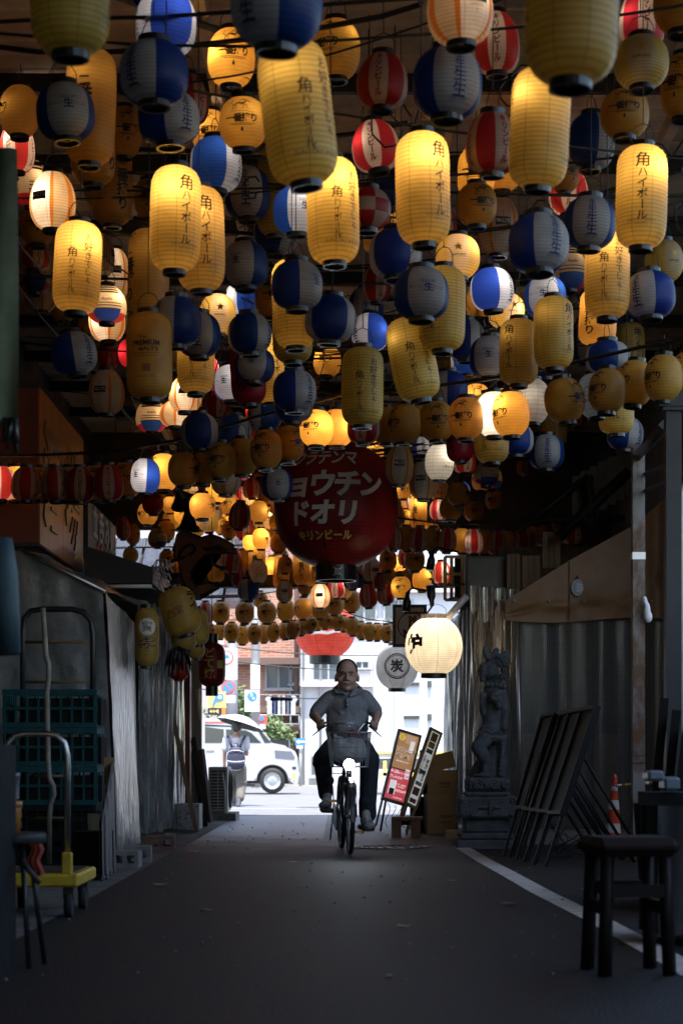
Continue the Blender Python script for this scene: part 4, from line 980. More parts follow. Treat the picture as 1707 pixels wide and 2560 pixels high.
 ('R',602,1256,1323,54,0,-22,0,'c'),
 ('R',608,1288,1346,49,0.2,20,0,'c'),
 ('A',572,1307,1347,38,0.05,0,0,'c'),
 ('A',553,1297,1335,36,0.3,10,0,'c'),
 ('R',605,1218,1258,46,0.8,20,0,'c'),
 ('R',629,1193,1245,46,0.05,32,0,'c'),
 ('T',692,1174,1247,78,0.05,5,0,'c'),
 ('M',566,1150,1236,76,0.1,80,0,'c'),
 ('P',659,1278,1324,52,0.6,30,0,'c'),
 ('A',648,1253,1306,47,0.5,80,0,'c'),
 ('A',658,1243,1285,43,0.4,80,0,'c'),
 ('A',667,1214,1262,46,0.1,80,0,'c'),
 ('A',652,1322,1373,43,1,50,0,'c'),
 ('A',640,1310,1353,41,0.1,0,0,'c'),
 ('A',689,1303,1347,41,0.05,0,0,'c'),
 ('A',692,1286,1325,41,0.05,10,0,'c'),
 ('A',696,1337,1382,42,0.15,70,0,'c'),
 ('A',625,1338,1376,38,1,60,0,'c'),
 ('R',585,1375,1433,48,0.15,22,0,'c'),
 ('A',608,1376,1427,46,0.05,70,0,'c'),
 ('R',597,1418,1467,42,0.03,30,0,'c'),
 ('V',643,1362,1443,43,0.3,-16,0,'c'),
 ('W',648,1402,1457,44,0.15,0,0,'c'),
 ('A',680,1392,1437,40,0.9,40,0,'c'),
 ('H',701,1372,1416,42,0.05,20,0,'c'),
 ('A',713,1392,1433,39,0.05,30,0,'c'),
 ('V',706,1388,1470,40,0.5,-14,0,'c'),
 ('M',711,1453,1505,42,0.04,0,0,'c'),
 ('V',752,1374,1462,41,0.3,0,0,'c'),
 ('A',763,1441,1487,39,0.1,10,0,'c'),
 ('V',786,1390,1468,41,0.5,0,0,'c'),
 ('A',969,1374,1427,44,0.05,0,0,'c'),
 ('R',1017,1362,1416,45,0.2,22,0,'c'),
 ('A',996,1392,1429,36,1,60,0,'c'),
 ('R',1103,1404,1459,47,0.7,22,0,'c'),
 ('A',1054,1423,1478,48,0.85,70,0,'c'),
 ('A',1001,1442,1495,50,0.5,-10,0,'c'),
 ('R',959,1453,1511,45,0.06,-16,-8,'c'),
 ('R',918,1461,1519,45,0.06,-10,-3,'c'),
 ('R',950,1436,1474,38,0.03,20,0,'c'),
 ('H',908,1402,1453,42,0.15,10,0,'c'),
 ('A',860,1452,1496,41,0.3,0,0,'c'),
 ('R',2.7,1168.3,1250.6,78.2,0.9,-20,0,'n'),
 ('A',41.1,1168.3,1250.6,78.2,0.9,-42,0,'n'),
 ('R',68.6,1169.1,1251.4,76.8,0.02,-50,0,'n'),
 ('A',105.6,1169.1,1250,76.8,0,-18,0,'n'),
 ('R',138.5,1169.1,1252.8,75.4,0,30,0,'n'),
 ('A',175.5,1169.1,1252.8,75.4,0,-45,0,'n'),
 ('R',201.6,1169.1,1254.1,74,0,0,0,'n'),
 ('A',241.3,1165,1251.4,78.2,0,-10,0,'n'),
 ('R',270.1,1165,1251.4,75.4,0,0,0,'n'),
 ('A',316.7,1158.2,1242.3,79.5,0,-20,0,'n'),
 ('T',366.1,1148.6,1232.5,72.7,0.85,-40,0,'n'),
 ('A',408.6,1137,1225.9,78.2,0.9,-55,0,'n'),
 ('A',458.8,1132.1,1214.4,78.2,0.03,60,0,'n'),
 ('A',509.5,1123.9,1209.4,79.5,0.03,-45,0,'n'),
 ('A',552,1108.8,1197.9,79.5,0.03,-20,0,'n'),
 ('A',604.1,1097.8,1187,79.5,0.05,-50,0,'n'),
 ('A',665.8,1077.3,1170.5,80.9,0.02,-25,0,'n'),
 ('A',719.3,1067.7,1154,82.3,0.08,45,0,'n'),
 ('A',792.5,1028.2,1115.9,85.6,1,-30,0,'n'),
 ('A',844.1,1025.4,1113.2,85,1,-50,0,'n'),
 ('R',909.9,1016.4,1106.9,82.3,0.06,-12,0,'n'),
 ('A',965.6,1020,1107.7,79.5,0.04,50,0,'n'),
 ('A',1013.6,1013.1,1106.3,85,0.06,-55,0,'n'),
 ('A',1088.2,1006.2,1101.4,87.8,0.06,4,0,'n'),
 ('A',1164.9,996.6,1096.7,90.5,0.2,-18,0,'n'),
 ('W',1233,982.4,1090.4,90.5,1,70,0,'n'),
 ('A',1274.1,982.4,1090.4,93.2,0.9,-48,0,'n'),
 ('W',1332.6,950.7,1057.9,85.1,0.2,-50,0,'n'),
 ('A',1403,948.9,1054.5,99.7,0.06,50,-8,'n'),
 ('W',1480.2,936.9,1043.3,87.8,0.04,-20,-6,'n'),
 ('A',1519.3,924.9,1030,94.4,0.02,-40,0,'n'),
 ('A',1590,905,1014,94.4,0.08,-50,5,'n'),
 ('A',1658.4,890.4,1003.4,95.7,0.02,-45,0,'n'),
 ('A',1720.9,883.7,992.8,95.7,0.04,-50,0,'n'),
 ('R',983.4,1314.5,1375.6,48,0.04,35,0,'r'),
 ('A',1016.3,1316,1377,48,0.04,38,0,'r'),
 ('R',1049.2,1317.5,1378.4,48,0.04,41,0,'r'),
 ('A',1082.1,1319,1379.7,48,0.04,44,0,'r'),
 ('R',1119.2,1320.6,1381.1,48,0.04,47,0,'r'),
 ('A',1153.4,1322.1,1382.5,48,0.25,50,0,'r'),
 ('R',1182.2,1323.6,1383.9,48,0.25,53,0,'r'),
 ('A',1208.3,1325.1,1385.2,48,0.04,56,0,'r'),
 ('R',1241.2,1326.7,1386.6,48,0.04,59,0,'r'),
 ('A',1268.6,1328.2,1388,48,0.04,62,0,'r'),
 ('R',1309.9,1320.7,1372.6,49.2,0,40,0,'r'),
 ('A',1335.2,1317.7,1369.6,49.2,0,40,0,'r'),
 ('R',1364.5,1314.7,1366.6,49.2,0,40,0,'r'),
 ('A',1391.1,1311.7,1363.6,49.2,0,40,0,'r'),
 ('R',1428.3,1308.7,1360.6,49.2,0,40,0,'r'),
 ('R',513.6,1505.2,1562,39.9,0,-60,0,'a'),
 ('A',551.9,1505.2,1557.8,47.2,0.05,6,0,'a'),
 ('A',611.5,1505.2,1557.8,47.8,0.05,-12,0,'a'),
 ('A',650.1,1480.4,1518.6,38.3,0.1,8,0,'a'),
 ('A',665.8,1505.2,1557.8,48.5,0.15,-10,0,'a'),
 ('A',714.5,1498.9,1552.4,45.3,0.05,-70,0,'a'),
 ('A',758.2,1495.7,1548.3,45.3,0.3,-60,0,'a'),
 ('A',799.8,1492.5,1546.7,46.2,0.05,8,0,'a'),
 ('A',836.5,1484.5,1537.1,46.6,0.15,-12,0,'a'),
 ('A',878.6,1476.5,1529.1,47.2,0.05,-24,0,'a'),
 ('A',520,1555.6,1595.2,36.7,0.05,60,0,'b'),
 ('A',549.4,1560.1,1597.1,37.6,0.05,40,0,'b'),
 ('A',579.3,1557.8,1604.1,40.8,0.05,-6,0,'b'),
 ('A',607.7,1565.8,1611.1,38.9,0.05,-30,0,'b'),
 ('A',636.1,1562,1607.9,37,0.05,-4,0,'b'),
 ('A',661,1561,1606.6,35.1,0.03,60,0,'b'),
 ('A',682.7,1557.8,1603.1,34.4,0.05,40,0,'b'),
 ('A',712,1554.7,1598.3,35.7,0.05,44,0,'b'),
 ('A',728.9,1552.4,1596.1,31.9,0.03,70,0,'b'),
 ('A',752.2,1547.3,1588.8,33.8,0.05,36,0,'b'),
 ('A',775.1,1541.9,1581.8,33.5,0.05,36,0,'b'),
 ('A',719.1,1553.1,1596.4,35.1,0.05,30,0,'b'),
 ('A',733.5,1552.4,1595.2,35.1,0.03,50,0,'b'),
 ('A',753.6,1549.2,1588.1,34.4,0.05,30,0,'b'),
 ('A',774.9,1541.9,1580.2,33.8,0.05,30,0,'b'),
 ('A',792.5,1536.5,1574.7,33.2,0.03,40,0,'b'),
 ('A',811.6,1533.3,1572.2,33.2,0.03,40,0,'b'),
 ('A',827.6,1531.4,1569,33.2,0.05,20,0,'b'),
 ('A',843.5,1536.5,1574.7,35.7,0.05,30,0,'b'),
 ('A',859.4,1540.3,1578.6,34.4,0.03,40,0,'b'),
 ('A',880.2,1545.1,1588.8,37.6,0.03,70,0,'b'),
 ('A',902.5,1555.6,1598.3,33.8,0.03,70,0,'b'),
 ('A',922.3,1558.8,1600.9,33.8,0.03,70,0,'b'),
 ('A',942.3,1560.1,1601.5,35.1,0.03,70,0,'b'),
 ('A',965.3,1562.6,1604.7,35.7,0.05,20,0,'b'),
 ('A',976.8,1559.4,1600.9,31.9,0.05,40,0,'b'),
# distant lanterns glimpsed between the nearer ones
 ('M',455,1045.2,1104.8,51.8,0.0,6,0,'c'),
 ('A',520,1105.6,1154.4,46.0,0.6,-16,0,'c'),
 ('V',560,1020.7,1115.3,49.8,0.05,16,0,'c'),
 ('A',605,1093.3,1142.7,46.6,0.0,-19,0,'c'),
 ('A',650,1137.6,1192.4,51.7,0.0,54,0,'c'),
 ('A',480,1158.7,1211.3,49.7,0.0,-35,0,'c'),
 ('A',545,1171.1,1218.9,45.1,0.05,-2,0,'c'),
 ('R',610,1153.4,1202.6,44.7,0.9,-48,0,'c'),
 ('R',575,1200.2,1249.8,45.0,0.0,33,0,'c'),
 ('R',700,1093.4,1146.6,48.4,0.3,-22,0,'c'),
 ('P',470,1198.1,1251.9,52.3,0.6,41,0,'c'),
 ('M',535,1248.4,1301.6,46.3,0.3,9,0,'c'),
 ('P',630,1216.8,1263.2,45.1,0.9,-34,0,'c'),
 ('R',700,1240.0,1290.0,45.4,0.05,20,0,'c'),
 ('S',715,1315.2,1364.8,49.5,0.0,-2,0,'c'),
 ('A',745,1326.9,1383.1,53.1,0.3,16,0,'c'),
 ('A',935,1104.1,1155.9,48.8,0.6,4,0,'c'),
 ('S',965,1135.8,1184.2,48.3,0.05,9,0,'c'),
 ('A',1010,1085.4,1134.6,46.4,0.0,-57,0,'c'),
 ('S',1050,1093.8,1142.2,48.5,0.3,26,0,'c'),
 ('M',985,1259.3,1320.7,53.4,0.05,0,0,'c'),
 ('A',1035,1319.6,1370.4,48.0,0.3,34,0,'c'),
 ('A',1075,1304.3,1355.7,48.4,0.3,-21,0,'c'),
 ('M',1120,1319.2,1370.8,44.8,0.0,-21,0,'c'),
 ('M',1070,1169.1,1220.9,45.0,0.3,-52,0,'c'),
 ('S',1150,1205.8,1254.2,48.5,0.6,-58,0,'c'),
 ('A',1205,1173.2,1226.8,50.5,0.3,-51,0,'c'),
 ('A',1235,1225.8,1274.2,45.7,0.05,-24,0,'c'),
 ('S',880,1427.0,1473.0,46.0,0.0,0,0,'c'),
 ('M',930,1397.2,1452.8,48.3,0.0,21,0,'c'),
 ('A',1035,1372.0,1428.0,52.8,0.0,19,0,'c'),
 ('M',1160,1109.2,1170.8,53.5,0.05,58,0,'c'),
 ('A',820,868.6,941.4,68.7,0.6,-15,0,'c'),
 ('A',770,916.0,984.0,64.2,0.05,-20,0,'c'),
 ('A',610,891.6,968.4,72.4,0.0,23,0,'c'),
 ('A',700,846.5,913.5,63.2,0.0,7,0,'c'),
 ('S',1060,868.9,931.1,62.2,0.6,-19,0,'c'),
 ('V',1040,924.5,1055.5,69.0,0.05,31,0,'c'),
 ('A',1190,961.9,1038.1,71.9,0.9,7,0,'c'),
 ('A',1250,973.9,1046.1,68.1,0.9,-6,0,'c'),
 ('S',400,1123.7,1176.3,52.7,0.0,-32,0,'c'),
 ('A',350,1169.2,1220.8,48.6,0.0,59,0,'c'),
 ('A',370,1258.6,1311.4,49.9,0.6,-48,0,'c'),
 ('A',470,1379.2,1430.8,48.7,0.9,-12,0,'c'),
 ('M',560,1367.8,1422.2,47.3,0.05,-37,0,'c'),
 ('S',620,1448.2,1501.8,53.7,0.05,-48,0,'c'),
 ('M',800,1460.9,1519.1,50.6,0.9,-3,0,'c'),
 ('R',840,1445.6,1494.4,44.4,0.6,-14,0,'c'),
]
ROPE = [(-40, 1141, 16.2), (275, 1129, 15.7), (430, 1104, 15.4), (640, 1042, 14.9), (860, 985, 14.3), (1075, 966, 13.7), (1290, 936, 13.0), (1600, 868, 12.2), (1790, 838, 11.8)]
ROPE2 = [(985, 1293, 22), (1100, 1308, 21.9), (1200, 1309, 21.8), (1330, 1304, 21.7), (1470, 1296, 21.5)]
ROPE3 = [(470, 1490, 25.5), (560, 1488, 25.5), (640, 1486, 25.5), (740, 1471, 25.5), (830, 1452, 25.5), (905, 1436, 25.5)]
ROPE4 = [(490, 1545, 25.87), (580, 1550, 25.87), (680, 1546, 25.87), (780, 1530, 25.87), (850, 1526, 25.87), (920, 1548, 25.87), (990, 1556, 25.87)]
def rope_at(rope, px):
    for (a, b, y0), (c, d, y1) in zip(rope, rope[1:]):
        if a <= px <= c: t = (px - a) / (c - a); return b + (d - b) * t, y0 + (y1 - y0) * t
    return rope[-1][1:] if px > rope[-1][0] else rope[0][1:]
L3 = []; cnt = {}
for (k, px, t, bt_, w, lit, rot, tilt, row) in LAN:
    K = KINDS[k]; Y = F * K['W'] / w; i = cnt.get(row, 0); cnt[row] = i + 1
    if row == 'n': Y = rope_at(ROPE, px)[1] + (.26 if i % 2 else 0)
    elif row == 'r': Y = rope_at(ROPE2, px)[1] + (.24 if i % 2 else 0)
    elif row == 'a': Y = 25.4 + (i % 2) * .2
    elif row == 'b': Y = 25.75 + (.24 if i % 2 else 0)
    else: Y = max(4.2, min(Y, 24.7, 4.1 * F / (HY - t) if t < HY else 99))
    L3.append(dict(k=k, px=px, t=t, b=bt_, w=w, lit=lit, rot=rot, tilt=tilt, row=row, Y=Y, i=i))
BIG = [dict(px=840, t=1118, b=1418, w=306, Y=19.5), dict(px=812, t=1500, b=1640, w=150, Y=30.0)]
def ext(l): s = F / l['Y']; return (l['px'] - VX) / s, CAMZ + (HY - (l['t'] + l['b']) / 2) / s, l['w'] / s / 2, (l['b'] - l['t']) / s / 2 + .03
for it in range(14):           # keep neighbours from passing through each other: slide the further one back
    moved = 0
    for a in range(len(L3)):
        A = L3[a]
        for B in L3[a+1:] + BIG:
            xa, za, ra, ha = ext(A); xb, zb, rb, hb = ext(B)
            if abs(xa - xb) < (ra + rb) * .93 and abs(za - zb) < (ha + hb) * .93 and A.get('row', 'c') == 'c':
                need = math.sqrt(max(0.0, (ra + rb) ** 2 - (xa - xb) ** 2)) * 1.0
                dy = B['Y'] - A['Y']
                if abs(dy) < need:
                    if B in BIG: A['Y'] += (-1 if dy >= 0 else 1) * (need - abs(dy)) * .6; moved += 1; continue
                    far, near = (B, A) if dy >= 0 else (A, B); d = (need - abs(dy)) * .55
                    if far.get('row') == 'c' and far['Y'] < 24.9: far['Y'] += d
                    if near.get('row') == 'c' and near['Y'] > 4.3: near['Y'] -= d * .6
                    moved += 1
    if not moved: break

cordm = MB().tube([(0, 0, 0), (0, 0, 1)], 1.0, n=5); cme = bpy.data.meshes.new('cord'); cordm.bm.to_mesh(cme); cordm.bm.free(); cme.materials.append(M['cable'])
def bail(r):
    b = MB(); b.tube([(-r, 0, 0), (-r * .96, 0, .05), (-r * .6, 0, .09), (0, 0, .105), (r * .6, 0, .09), (r * .96, 0, .05), (r, 0, 0)], .0028, n=5)
    me = bpy.data.meshes.new('bail'); b.bm.to_mesh(me); b.bm.free(); me.materials.append(M['cable']); return me
BAIL = {k: bail(v['rr']) for k, v in KINDS.items()}
LAMPS = {}
def lamp_data(k, lit):
    key = (k, round(lit, 1))
    if key not in LAMPS:
        l = bpy.data.lights.new('bulb', 'POINT'); l.energy = LAMP_W * (lit ** 1.6) * (1.0 if k in 'KVQ' else .62 if k in 'ST' else .8); l.color = KINDS[k]['lamp']; l.shadow_soft_size = 0.03; LAMPS[key] = l
    return LAMPS[key]
LAMP_W = 0.68
def place(l, group):
    K = KINDS[l['k']]; s = F / l['Y']; top = W(l['px'], l['t'], l['Y']); sx = l['w'] / s / K['W']; sz = (l['b'] - l['t']) / s / K['H']; H = K['H'] * sz
    face = math.atan2(top.x, top.y)
    root = empty(K['name'], top, 0, cat='lantern', group=group); jr = random.Random(int(l['px'] * 7 + l['t'])); l['tilt'] += jr.gauss(0, 1.6); root.rotation_euler = (R_(jr.gauss(0, 2)), R_(l['tilt']), 0)
    rz = R_(l['rot']) - face
    inst('shade', K['shade'], root, rot=(0, 0, rz), scale=(sx, sx, sz))
    for pme, th in K['pr']:
        d_ = (l['rot'] + math.degrees(th) + 180) % 360 - 180
        if abs(d_) < 118: inst('print', pme, root, rot=(0, 0, rz + th), scale=(sx, sx, sz))
    inst('bottom_ring', K['rb'], root, loc=(0, 0, -H - .024 * sx), scale=(sx, sx, sx)); inst('top_ring', K['rt'], root, loc=(0, 0, -.003), scale=(sx, sx, sx))
    inst('bail', BAIL[l['k']], root, loc=(0, 0, .02 * sx), rot=(0, 0, rz), scale=(sx, sx, sx))
    ztop = l.get('ztop', ZR - .22)
    hgt = max(.03, ztop - top.z - .1 * sx)
    inst('hanging_cord', cme, root, loc=(0, 0, .12 * sx), rot=(0, -R_(l['tilt']), 0), scale=(.003, .003, hgt))
    if l['lit'] >= .2:
        o = bpy.data.objects.new('bulb', lamp_data(l['k'], l['lit'])); COL.objects.link(o); o.parent = root; hx = .28 * K['W'] * sx * math.sin(l['px'] * 1.7); o.location = (hx, -.22 * K['W'] * sx, -H * (.24 if l['k'] in 'KVQD' else .38 + .1 * math.sin(l['px'])))
    l['o'] = root; l['z'] = top.z; return root
ROWS = {'c': 'paper lanterns hanging under the arcade roof', 'n': 'lanterns on the long near string', 'r': 'lanterns on the short dark string', 'a': 'lanterns on the upper string at the mouth', 'b': 'lanterns on the lower string at the mouth'}
for l in L3:
    rp = {'n': ROPE, 'r': ROPE2, 'a': ROPE3, 'b': ROPE4}.get(l['row'])
    if rp: py = rope_at(rp, l['px'])[0]; l['ztop'] = W(0, py, l['Y']).z
    place(l, ROWS[l['row']])
for rp, nm, lab, r in ((ROPE, 'lantern_rope', 'thick rope carrying the long near string of lanterns across the alley', .013), (ROPE2, 'lantern_rope', 'rope carrying the short dark string beside the giant red lantern', .012), (ROPE3, 'lantern_rope', 'twisted rope of the upper lantern string at the alley mouth', .008), (ROPE4, 'lantern_rope', 'twisted rope of the lower lantern string at the alley mouth', .008)):
    b = MB(); P = [W(x, y, Y) for x, y, Y in rp]; pts = []
    for p, q in zip(P, P[1:]):
        for j in range(4): pts.append(p.lerp(q, j / 4) + Vector((0, 0, -.03 * (j / 4) * (1 - j / 4) * 4 * (q - p).length * .15)))
    b.tube(pts + [P[-1]], r, n=6); b.build(nm, M['cable'], label=lab, cat='rope')

# ---- labels: how each lantern looks, then what hangs next to it
SHORT = {'K': 'tall yellow', 'A': 'round amber', 'V': 'tall amber', 'S': 'blue-and-white', 'T': 'blue-and-white', 'R': 'striped', 'P': 'star', 'M': 'black-label', 'H': 'banded', 'Q': 'block-lettered', 'D': 'tall red', 'O': 'plain red', 'C': 'checked', 'W': 'white'}
LOOK = {'K': 'tall yellow lantern', 'A': 'round amber lantern', 'V': 'tall amber lantern', 'S': 'blue and white lantern', 'T': 'blue and white lantern', 'R': 'red and white striped lantern', 'P': 'cream and yellow star lantern', 'M': 'cream lantern with black label', 'H': 'cream lantern banded blue and red', 'Q': 'block-lettered tall amber lantern', 'D': 'tall red lantern', 'O': 'plain red lantern', 'C': 'checked red and white lantern', 'W': 'white lantern'}
def state(l): return 'glowing' if l['lit'] >= .6 else 'dimly lit' if l['lit'] >= .2 else 'unlit'
def facew(l):
    r = (l['rot'] + 180) % 360 - 180; a = abs(r)
    if l['k'] == 'K': return 'one script column' if a < 60 else 'two script columns' if a > 120 else 'plain side out'
    if l['k'] == 'S': return 'stacked characters' if a < 58 else 'blue side out'
    if l['k'] == 'T': return 'small lettering' if a < 58 else 'blue side out'
    if l['k'] in 'AVQD': return 'print facing' if a < 35 else 'print turned aside'
    return ''
ORD = 'first second third fourth fifth sixth seventh eighth ninth tenth eleventh twelfth thirteenth fourteenth fifteenth sixteenth seventeenth eighteenth nineteenth twentieth'.split()
ORD += ['twenty-' + o for o in ORD[:9]] + ['thirtieth'] + ['thirty-' + o for o in ORD[:9]]
seen = set()
for tag, where in (('n', 'along the long near string from the orange sign'), ('r', 'along the dark string from the giant red lantern'), ('a', 'along the upper mouth string from the stall'), ('b', 'along the lower mouth string from the stall')):
    for i, l in enumerate(sorted([l for l in L3 if l['row'] == tag], key=lambda l: l['px'])):
        s_ = f"{state(l)} {SHORT[l['k']]} lantern, {ORD[i]} {where}"; l['o']['label'] = s_; seen.add(s_)
cl = [l for l in L3 if l['row'] == 'c']
def zone(l):
    y = (l['t'] + l['b']) / 2; x = l['px']
    r = 'topmost' if y < 200 else 'high' if y < 480 else 'mid-height' if y < 800 else 'low' if y < 1120 else 'lowest'
    c = 'stall side' if x < 420 else 'alley middle' if x < 1000 else 'shop sign side' if x < 1280 else 'rusty post side'
    return f'{r}, {c}'
for l in cl:
    nb = sorted([m for m in cl if m is not l], key=lambda m: (m['px'] - l['px']) ** 2 + ((m['t'] + m['b'] - l['t'] - l['b']) / 2) ** 2)[:8]
    def rel(m):
        dx = m['px'] - l['px']; dy = (m['t'] + m['b'] - l['t'] - l['b']) / 2
        return 'above' if dy > abs(dx) else 'below' if -dy > abs(dx) else 'beside'
    f_ = facew(l); f_ = ', ' + f_ if f_ else ''; tl = ' leaning' if abs(l['tilt']) > 5 else ''
    opts = [f"{state(l)}{tl} {LOOK[l['k']]}{f_}, {zone(l)}"]
    opts = [f"{state(l)}{tl} {LOOK[l['k']]}{f_}, {rel(m)} {state(m)} {SHORT[m['k']]} one, {zone(l)}" for m in nb]
    opts += [f"{state(l)} {SHORT[l['k']]} lantern {rel(m)} {state(m)} {SHORT[m['k']]} and {rel(q)} {state(q)} {SHORT[q['k']]}, {zone(l)}" for m in nb for q in nb if q is not m]
    for s_ in opts:
        if s_ not in seen and len(s_.replace(',', '').split()) <= 16: break
    seen.add(s_); l['o']['label'] = s_

# ---- the giant red lantern
def big_lantern(name, px, top, bot, w, Y, mat, pieces, lit, label, prof, ribs, lampc=(1, .7, .5), cat='lantern', ringh=.1, rot=0, inkm=None, tilt=0, ringr=None, seams=8, cord=True, rings=(M['ring'], M['ring']), power=3, lz=.45):
    s = F / Y; W_ = w / s; H = (bot - top) / s; Rf = prof(W_ / 2); tp = W(px, top, Y)
    root = empty(name, tp, 0, label, cat); root.rotation_euler = (0, R_(tilt), 0); rz = R_(rot) - math.atan2(tp.x, tp.y)
    mats = mat if isinstance(mat, list) else [mat]
    inst('shade', skin_mesh('shade', Rf, H, ribs, 48, mats, None, seams, .012), root, rot=(0, 0, rz))
    if pieces:
        sc2 = [([(a * H, b * H) for a, b in v], f, c) for v, f, c in pieces]
        inst('print', wrap('print', sc2, inkm or ink, Rf, H, 0, off=.004 + W_ * .012, step=W_ * .05), root, rot=(0, 0, rz))
    r0, r1 = Rf(0), Rf(1)
    for nm, r, z, mt in (('bottom_ring', r0 * 1.02, -H - ringh + .004, rings[0]), ('top_ring', r1 * 1.02, -.004, rings[1])):
        b = MB(); b.lathe([(r * .9, 0), (r, 0), (r, ringh), (r * .9, ringh), (r * .9, 0)], 32, smooth=False); b.build(nm, mt, root, loc=(0, 0, z))
    if cord:
        inst('bail', bail(r1), root, loc=(0, 0, ringh)); inst('hanging_cord', cme, root, loc=(0, 0, ringh + .1), scale=(.005, .005, max(.05, ZR - .22 - tp.z - ringh - .1)))
    if lit:
        ld = bpy.data.lights.new('bulb', 'POINT'); ld.energy = power * lit; ld.color = lampc; ld.shadow_soft_size = .04
        o = bpy.data.objects.new('bulb', ld); COL.objects.link(o); o.parent = root; o.location = (0, 0, -H * lz)
    return root
def skewrow(s, y, size, col, bold=.035, sh=.12, pitch=None, rise=.0):
    n = len(s); pt = pitch or size * .98
    return [ch2d(c, (i - (n - 1) / 2) * pt, y + rise * (i - (n - 1) / 2), size, bold, 0, sh, col=col) for i, c in enumerate(s)]
GP = skewrow('ウラテンマ', .83, .13, 1, .03) + skewrow('チョウチン', .61, .215, 1, .045, pitch=.2) + skewrow('ドオリ', .38, .2, 1, .045, pitch=.2) + skewrow('キリンビール', .205, .075, 5, .045, 0, pitch=.083) + [drop2d(.0, .135, .035)]
GP = [([(a - .03, b) for a, b in v], f, c) for v, f, c in GP]
big_lantern('giant_lantern', 840, 1112, 1416, 306, 19.5, M['bigred'], GP, 0, 'giant dark red lantern with white lettering over the middle of the alley', lambda R: prof_fn(R, .33, 2.6, 2.0), 34, ringh=.16, rot=-9)
big_lantern('giant_lantern', 812, 1502, 1640, 152, 30.0, M['farred'], [(a, b, 1) for a, b, c in [stroke([(-.25, .36), (-.1, .4), (.05, .38), (.2, .42), (.3, .4)], [.02, .06, .05, .05, .02])]] + [stroke([(-.45, .6), (-.3, .66), (-.1, .62), (.1, .66), (.3, .6), (.45, .58)], [.02, .05, .03, .05, .03, .02], 5)], .0, 'big bright red ribbed lantern above the cyclist at the alley mouth', lambda R: prof_fn(R, .5, 2.2, 2.0), 18, ringh=.13, power=10, seams=10)  # the white stroke is a highlight painted on the shade, laid on like print
b = MB()
for a in (pi/4, -pi/4): b.tube([(-.06 * cos(a), 0, -.06 * sin(a)), (.06 * cos(a), 0, .06 * sin(a))], .006, n=6)
p = W(840, 1436, 19.5); b.tube([(.03 * cos(t * pi / 6), 0, .03 * sin(t * pi / 6)) for t in range(12)], .005, n=5, closed=True)
mark = b.build('painted_mark', M['ink_white'], [o for o in COL.objects if o.name.startswith('giant_lantern')][0]); mark.location = (0.02, -.345 * .98, -(W(0, 1112, 19.5).z - p.z))

# ---- white lanterns by the clear curtains
UP = lambda s, x, y, size, bold, col=0: [ch2d(s, x, y, size, bold, col=col)]
big_lantern('white_lantern', 1084, 1547, 1684, 141, 19.0, M['washi'], UP('炉', -.25, .52, .34, .05), 1, 'glowing white paper lantern with one bold black character', lambda R: prof_fn(R, .45, 2.2, 2.0), 26, lampc=(1, .78, .5), ringh=.05, rot=-14, power=2.3, lz=.28, rings=(M['ring'], film('smoked_film', tint=(.5, .45, .38), opac=.3)))
big_lantern('white_lantern', 992, 1614, 1721, 105, 26.4, M['washi'], UP('炭', 0, .5, .3, .025) + [disc2d(0, .5, .3, n=36, r2=.27), disc2d(0, .5, .255, n=36, r2=.24)], 0, 'unlit white paper lantern with a character inside a black double ring', lambda R: prof_fn(R, .42, 2.2, 2.0), 26, ringh=.05)

# ---- bar lanterns clustered by the stall
CY = lambda n: (lambda R: prof_fn(R, n, 5, 2.0))
LP = [disc2d(0, .665, .15, 1), disc2d(0, .665, .15, 6, r2=.142), ch2d('寶', 0, .665, .19, .02)] + [ch2d(c, -.105 + i * .105, .445, .115, .03, col=4) for i, c in enumerate('レモン')] + [ch2d(c, -.105 + i * .105, .335, .115, .03, col=4) for i, c in enumerate('サワー')]
big_lantern('bar_lantern', 368, 1520, 1665, 60, 17.6, M['yellow'], LP, 0, 'tall yellow lantern with white crest hanging against the clear stall curtain', CY(.5), 40, ringh=.035, cord=False, seams=0.01)
big_lantern('bar_lantern', 432, 1472, 1592, 92, 18.9, M['yellow'], col_text('ライ', .34, .85, .22, .03) + [ch2d('家', -.02, .5, .2, 0, col=3), ch2d('西', -.2, .47, .2, 0, col=3)], 0, 'fat leaning yellow lantern with black brush lettering beside the stall', CY(.45), 26, ringh=.03, tilt=-17, cord=False, seams=.01)
big_lantern('bar_lantern', 490, 1522, 1612, 56, 20.3, M['yellow'], [], 0, 'yellow ribbed lantern half hidden behind the fat leaning one', CY(.45), 26, ringh=.03, tilt=-4, cord=False, seams=.01)
big_lantern('bar_lantern', 448, 1545, 1629, 62, 19.8, M['yellow'], [], 0, 'yellow ribbed lantern below the fat leaning one, above the black tassels', CY(.45), 24, ringh=.03, tilt=-12, cord=False, seams=.01)
big_lantern('bar_lantern', 474, 1560, 1648, 46, 20.6, M['yellow'], [], 0, 'small yellow lantern lowest behind the bar lantern cluster', CY(.45), 22, ringh=.03, tilt=-14, cord=False, seams=.01)
big_lantern('bar_lantern', 447, 1618, 1700, 50, 20.2, M['red'], [], 0, 'faded red lantern under the black tassels beside the stall', CY(.45), 22, ringh=.02, cord=False, seams=.01, rings=(M['red'], M['red']))
big_lantern('bar_lantern', 530, 1608, 1716, 68, 22.5, M['bigred'], col_text('どて焼', -.06, .88, .24, .02, 5) + col_text('名物', -.25, .8, .15, .0, 3) + [rect2d(.2, .5, .16, .18, 5)], 0, 'dark red lantern with gold brush lettering before the road signs', CY(.45), 34, ringh=.12, seams=.01)
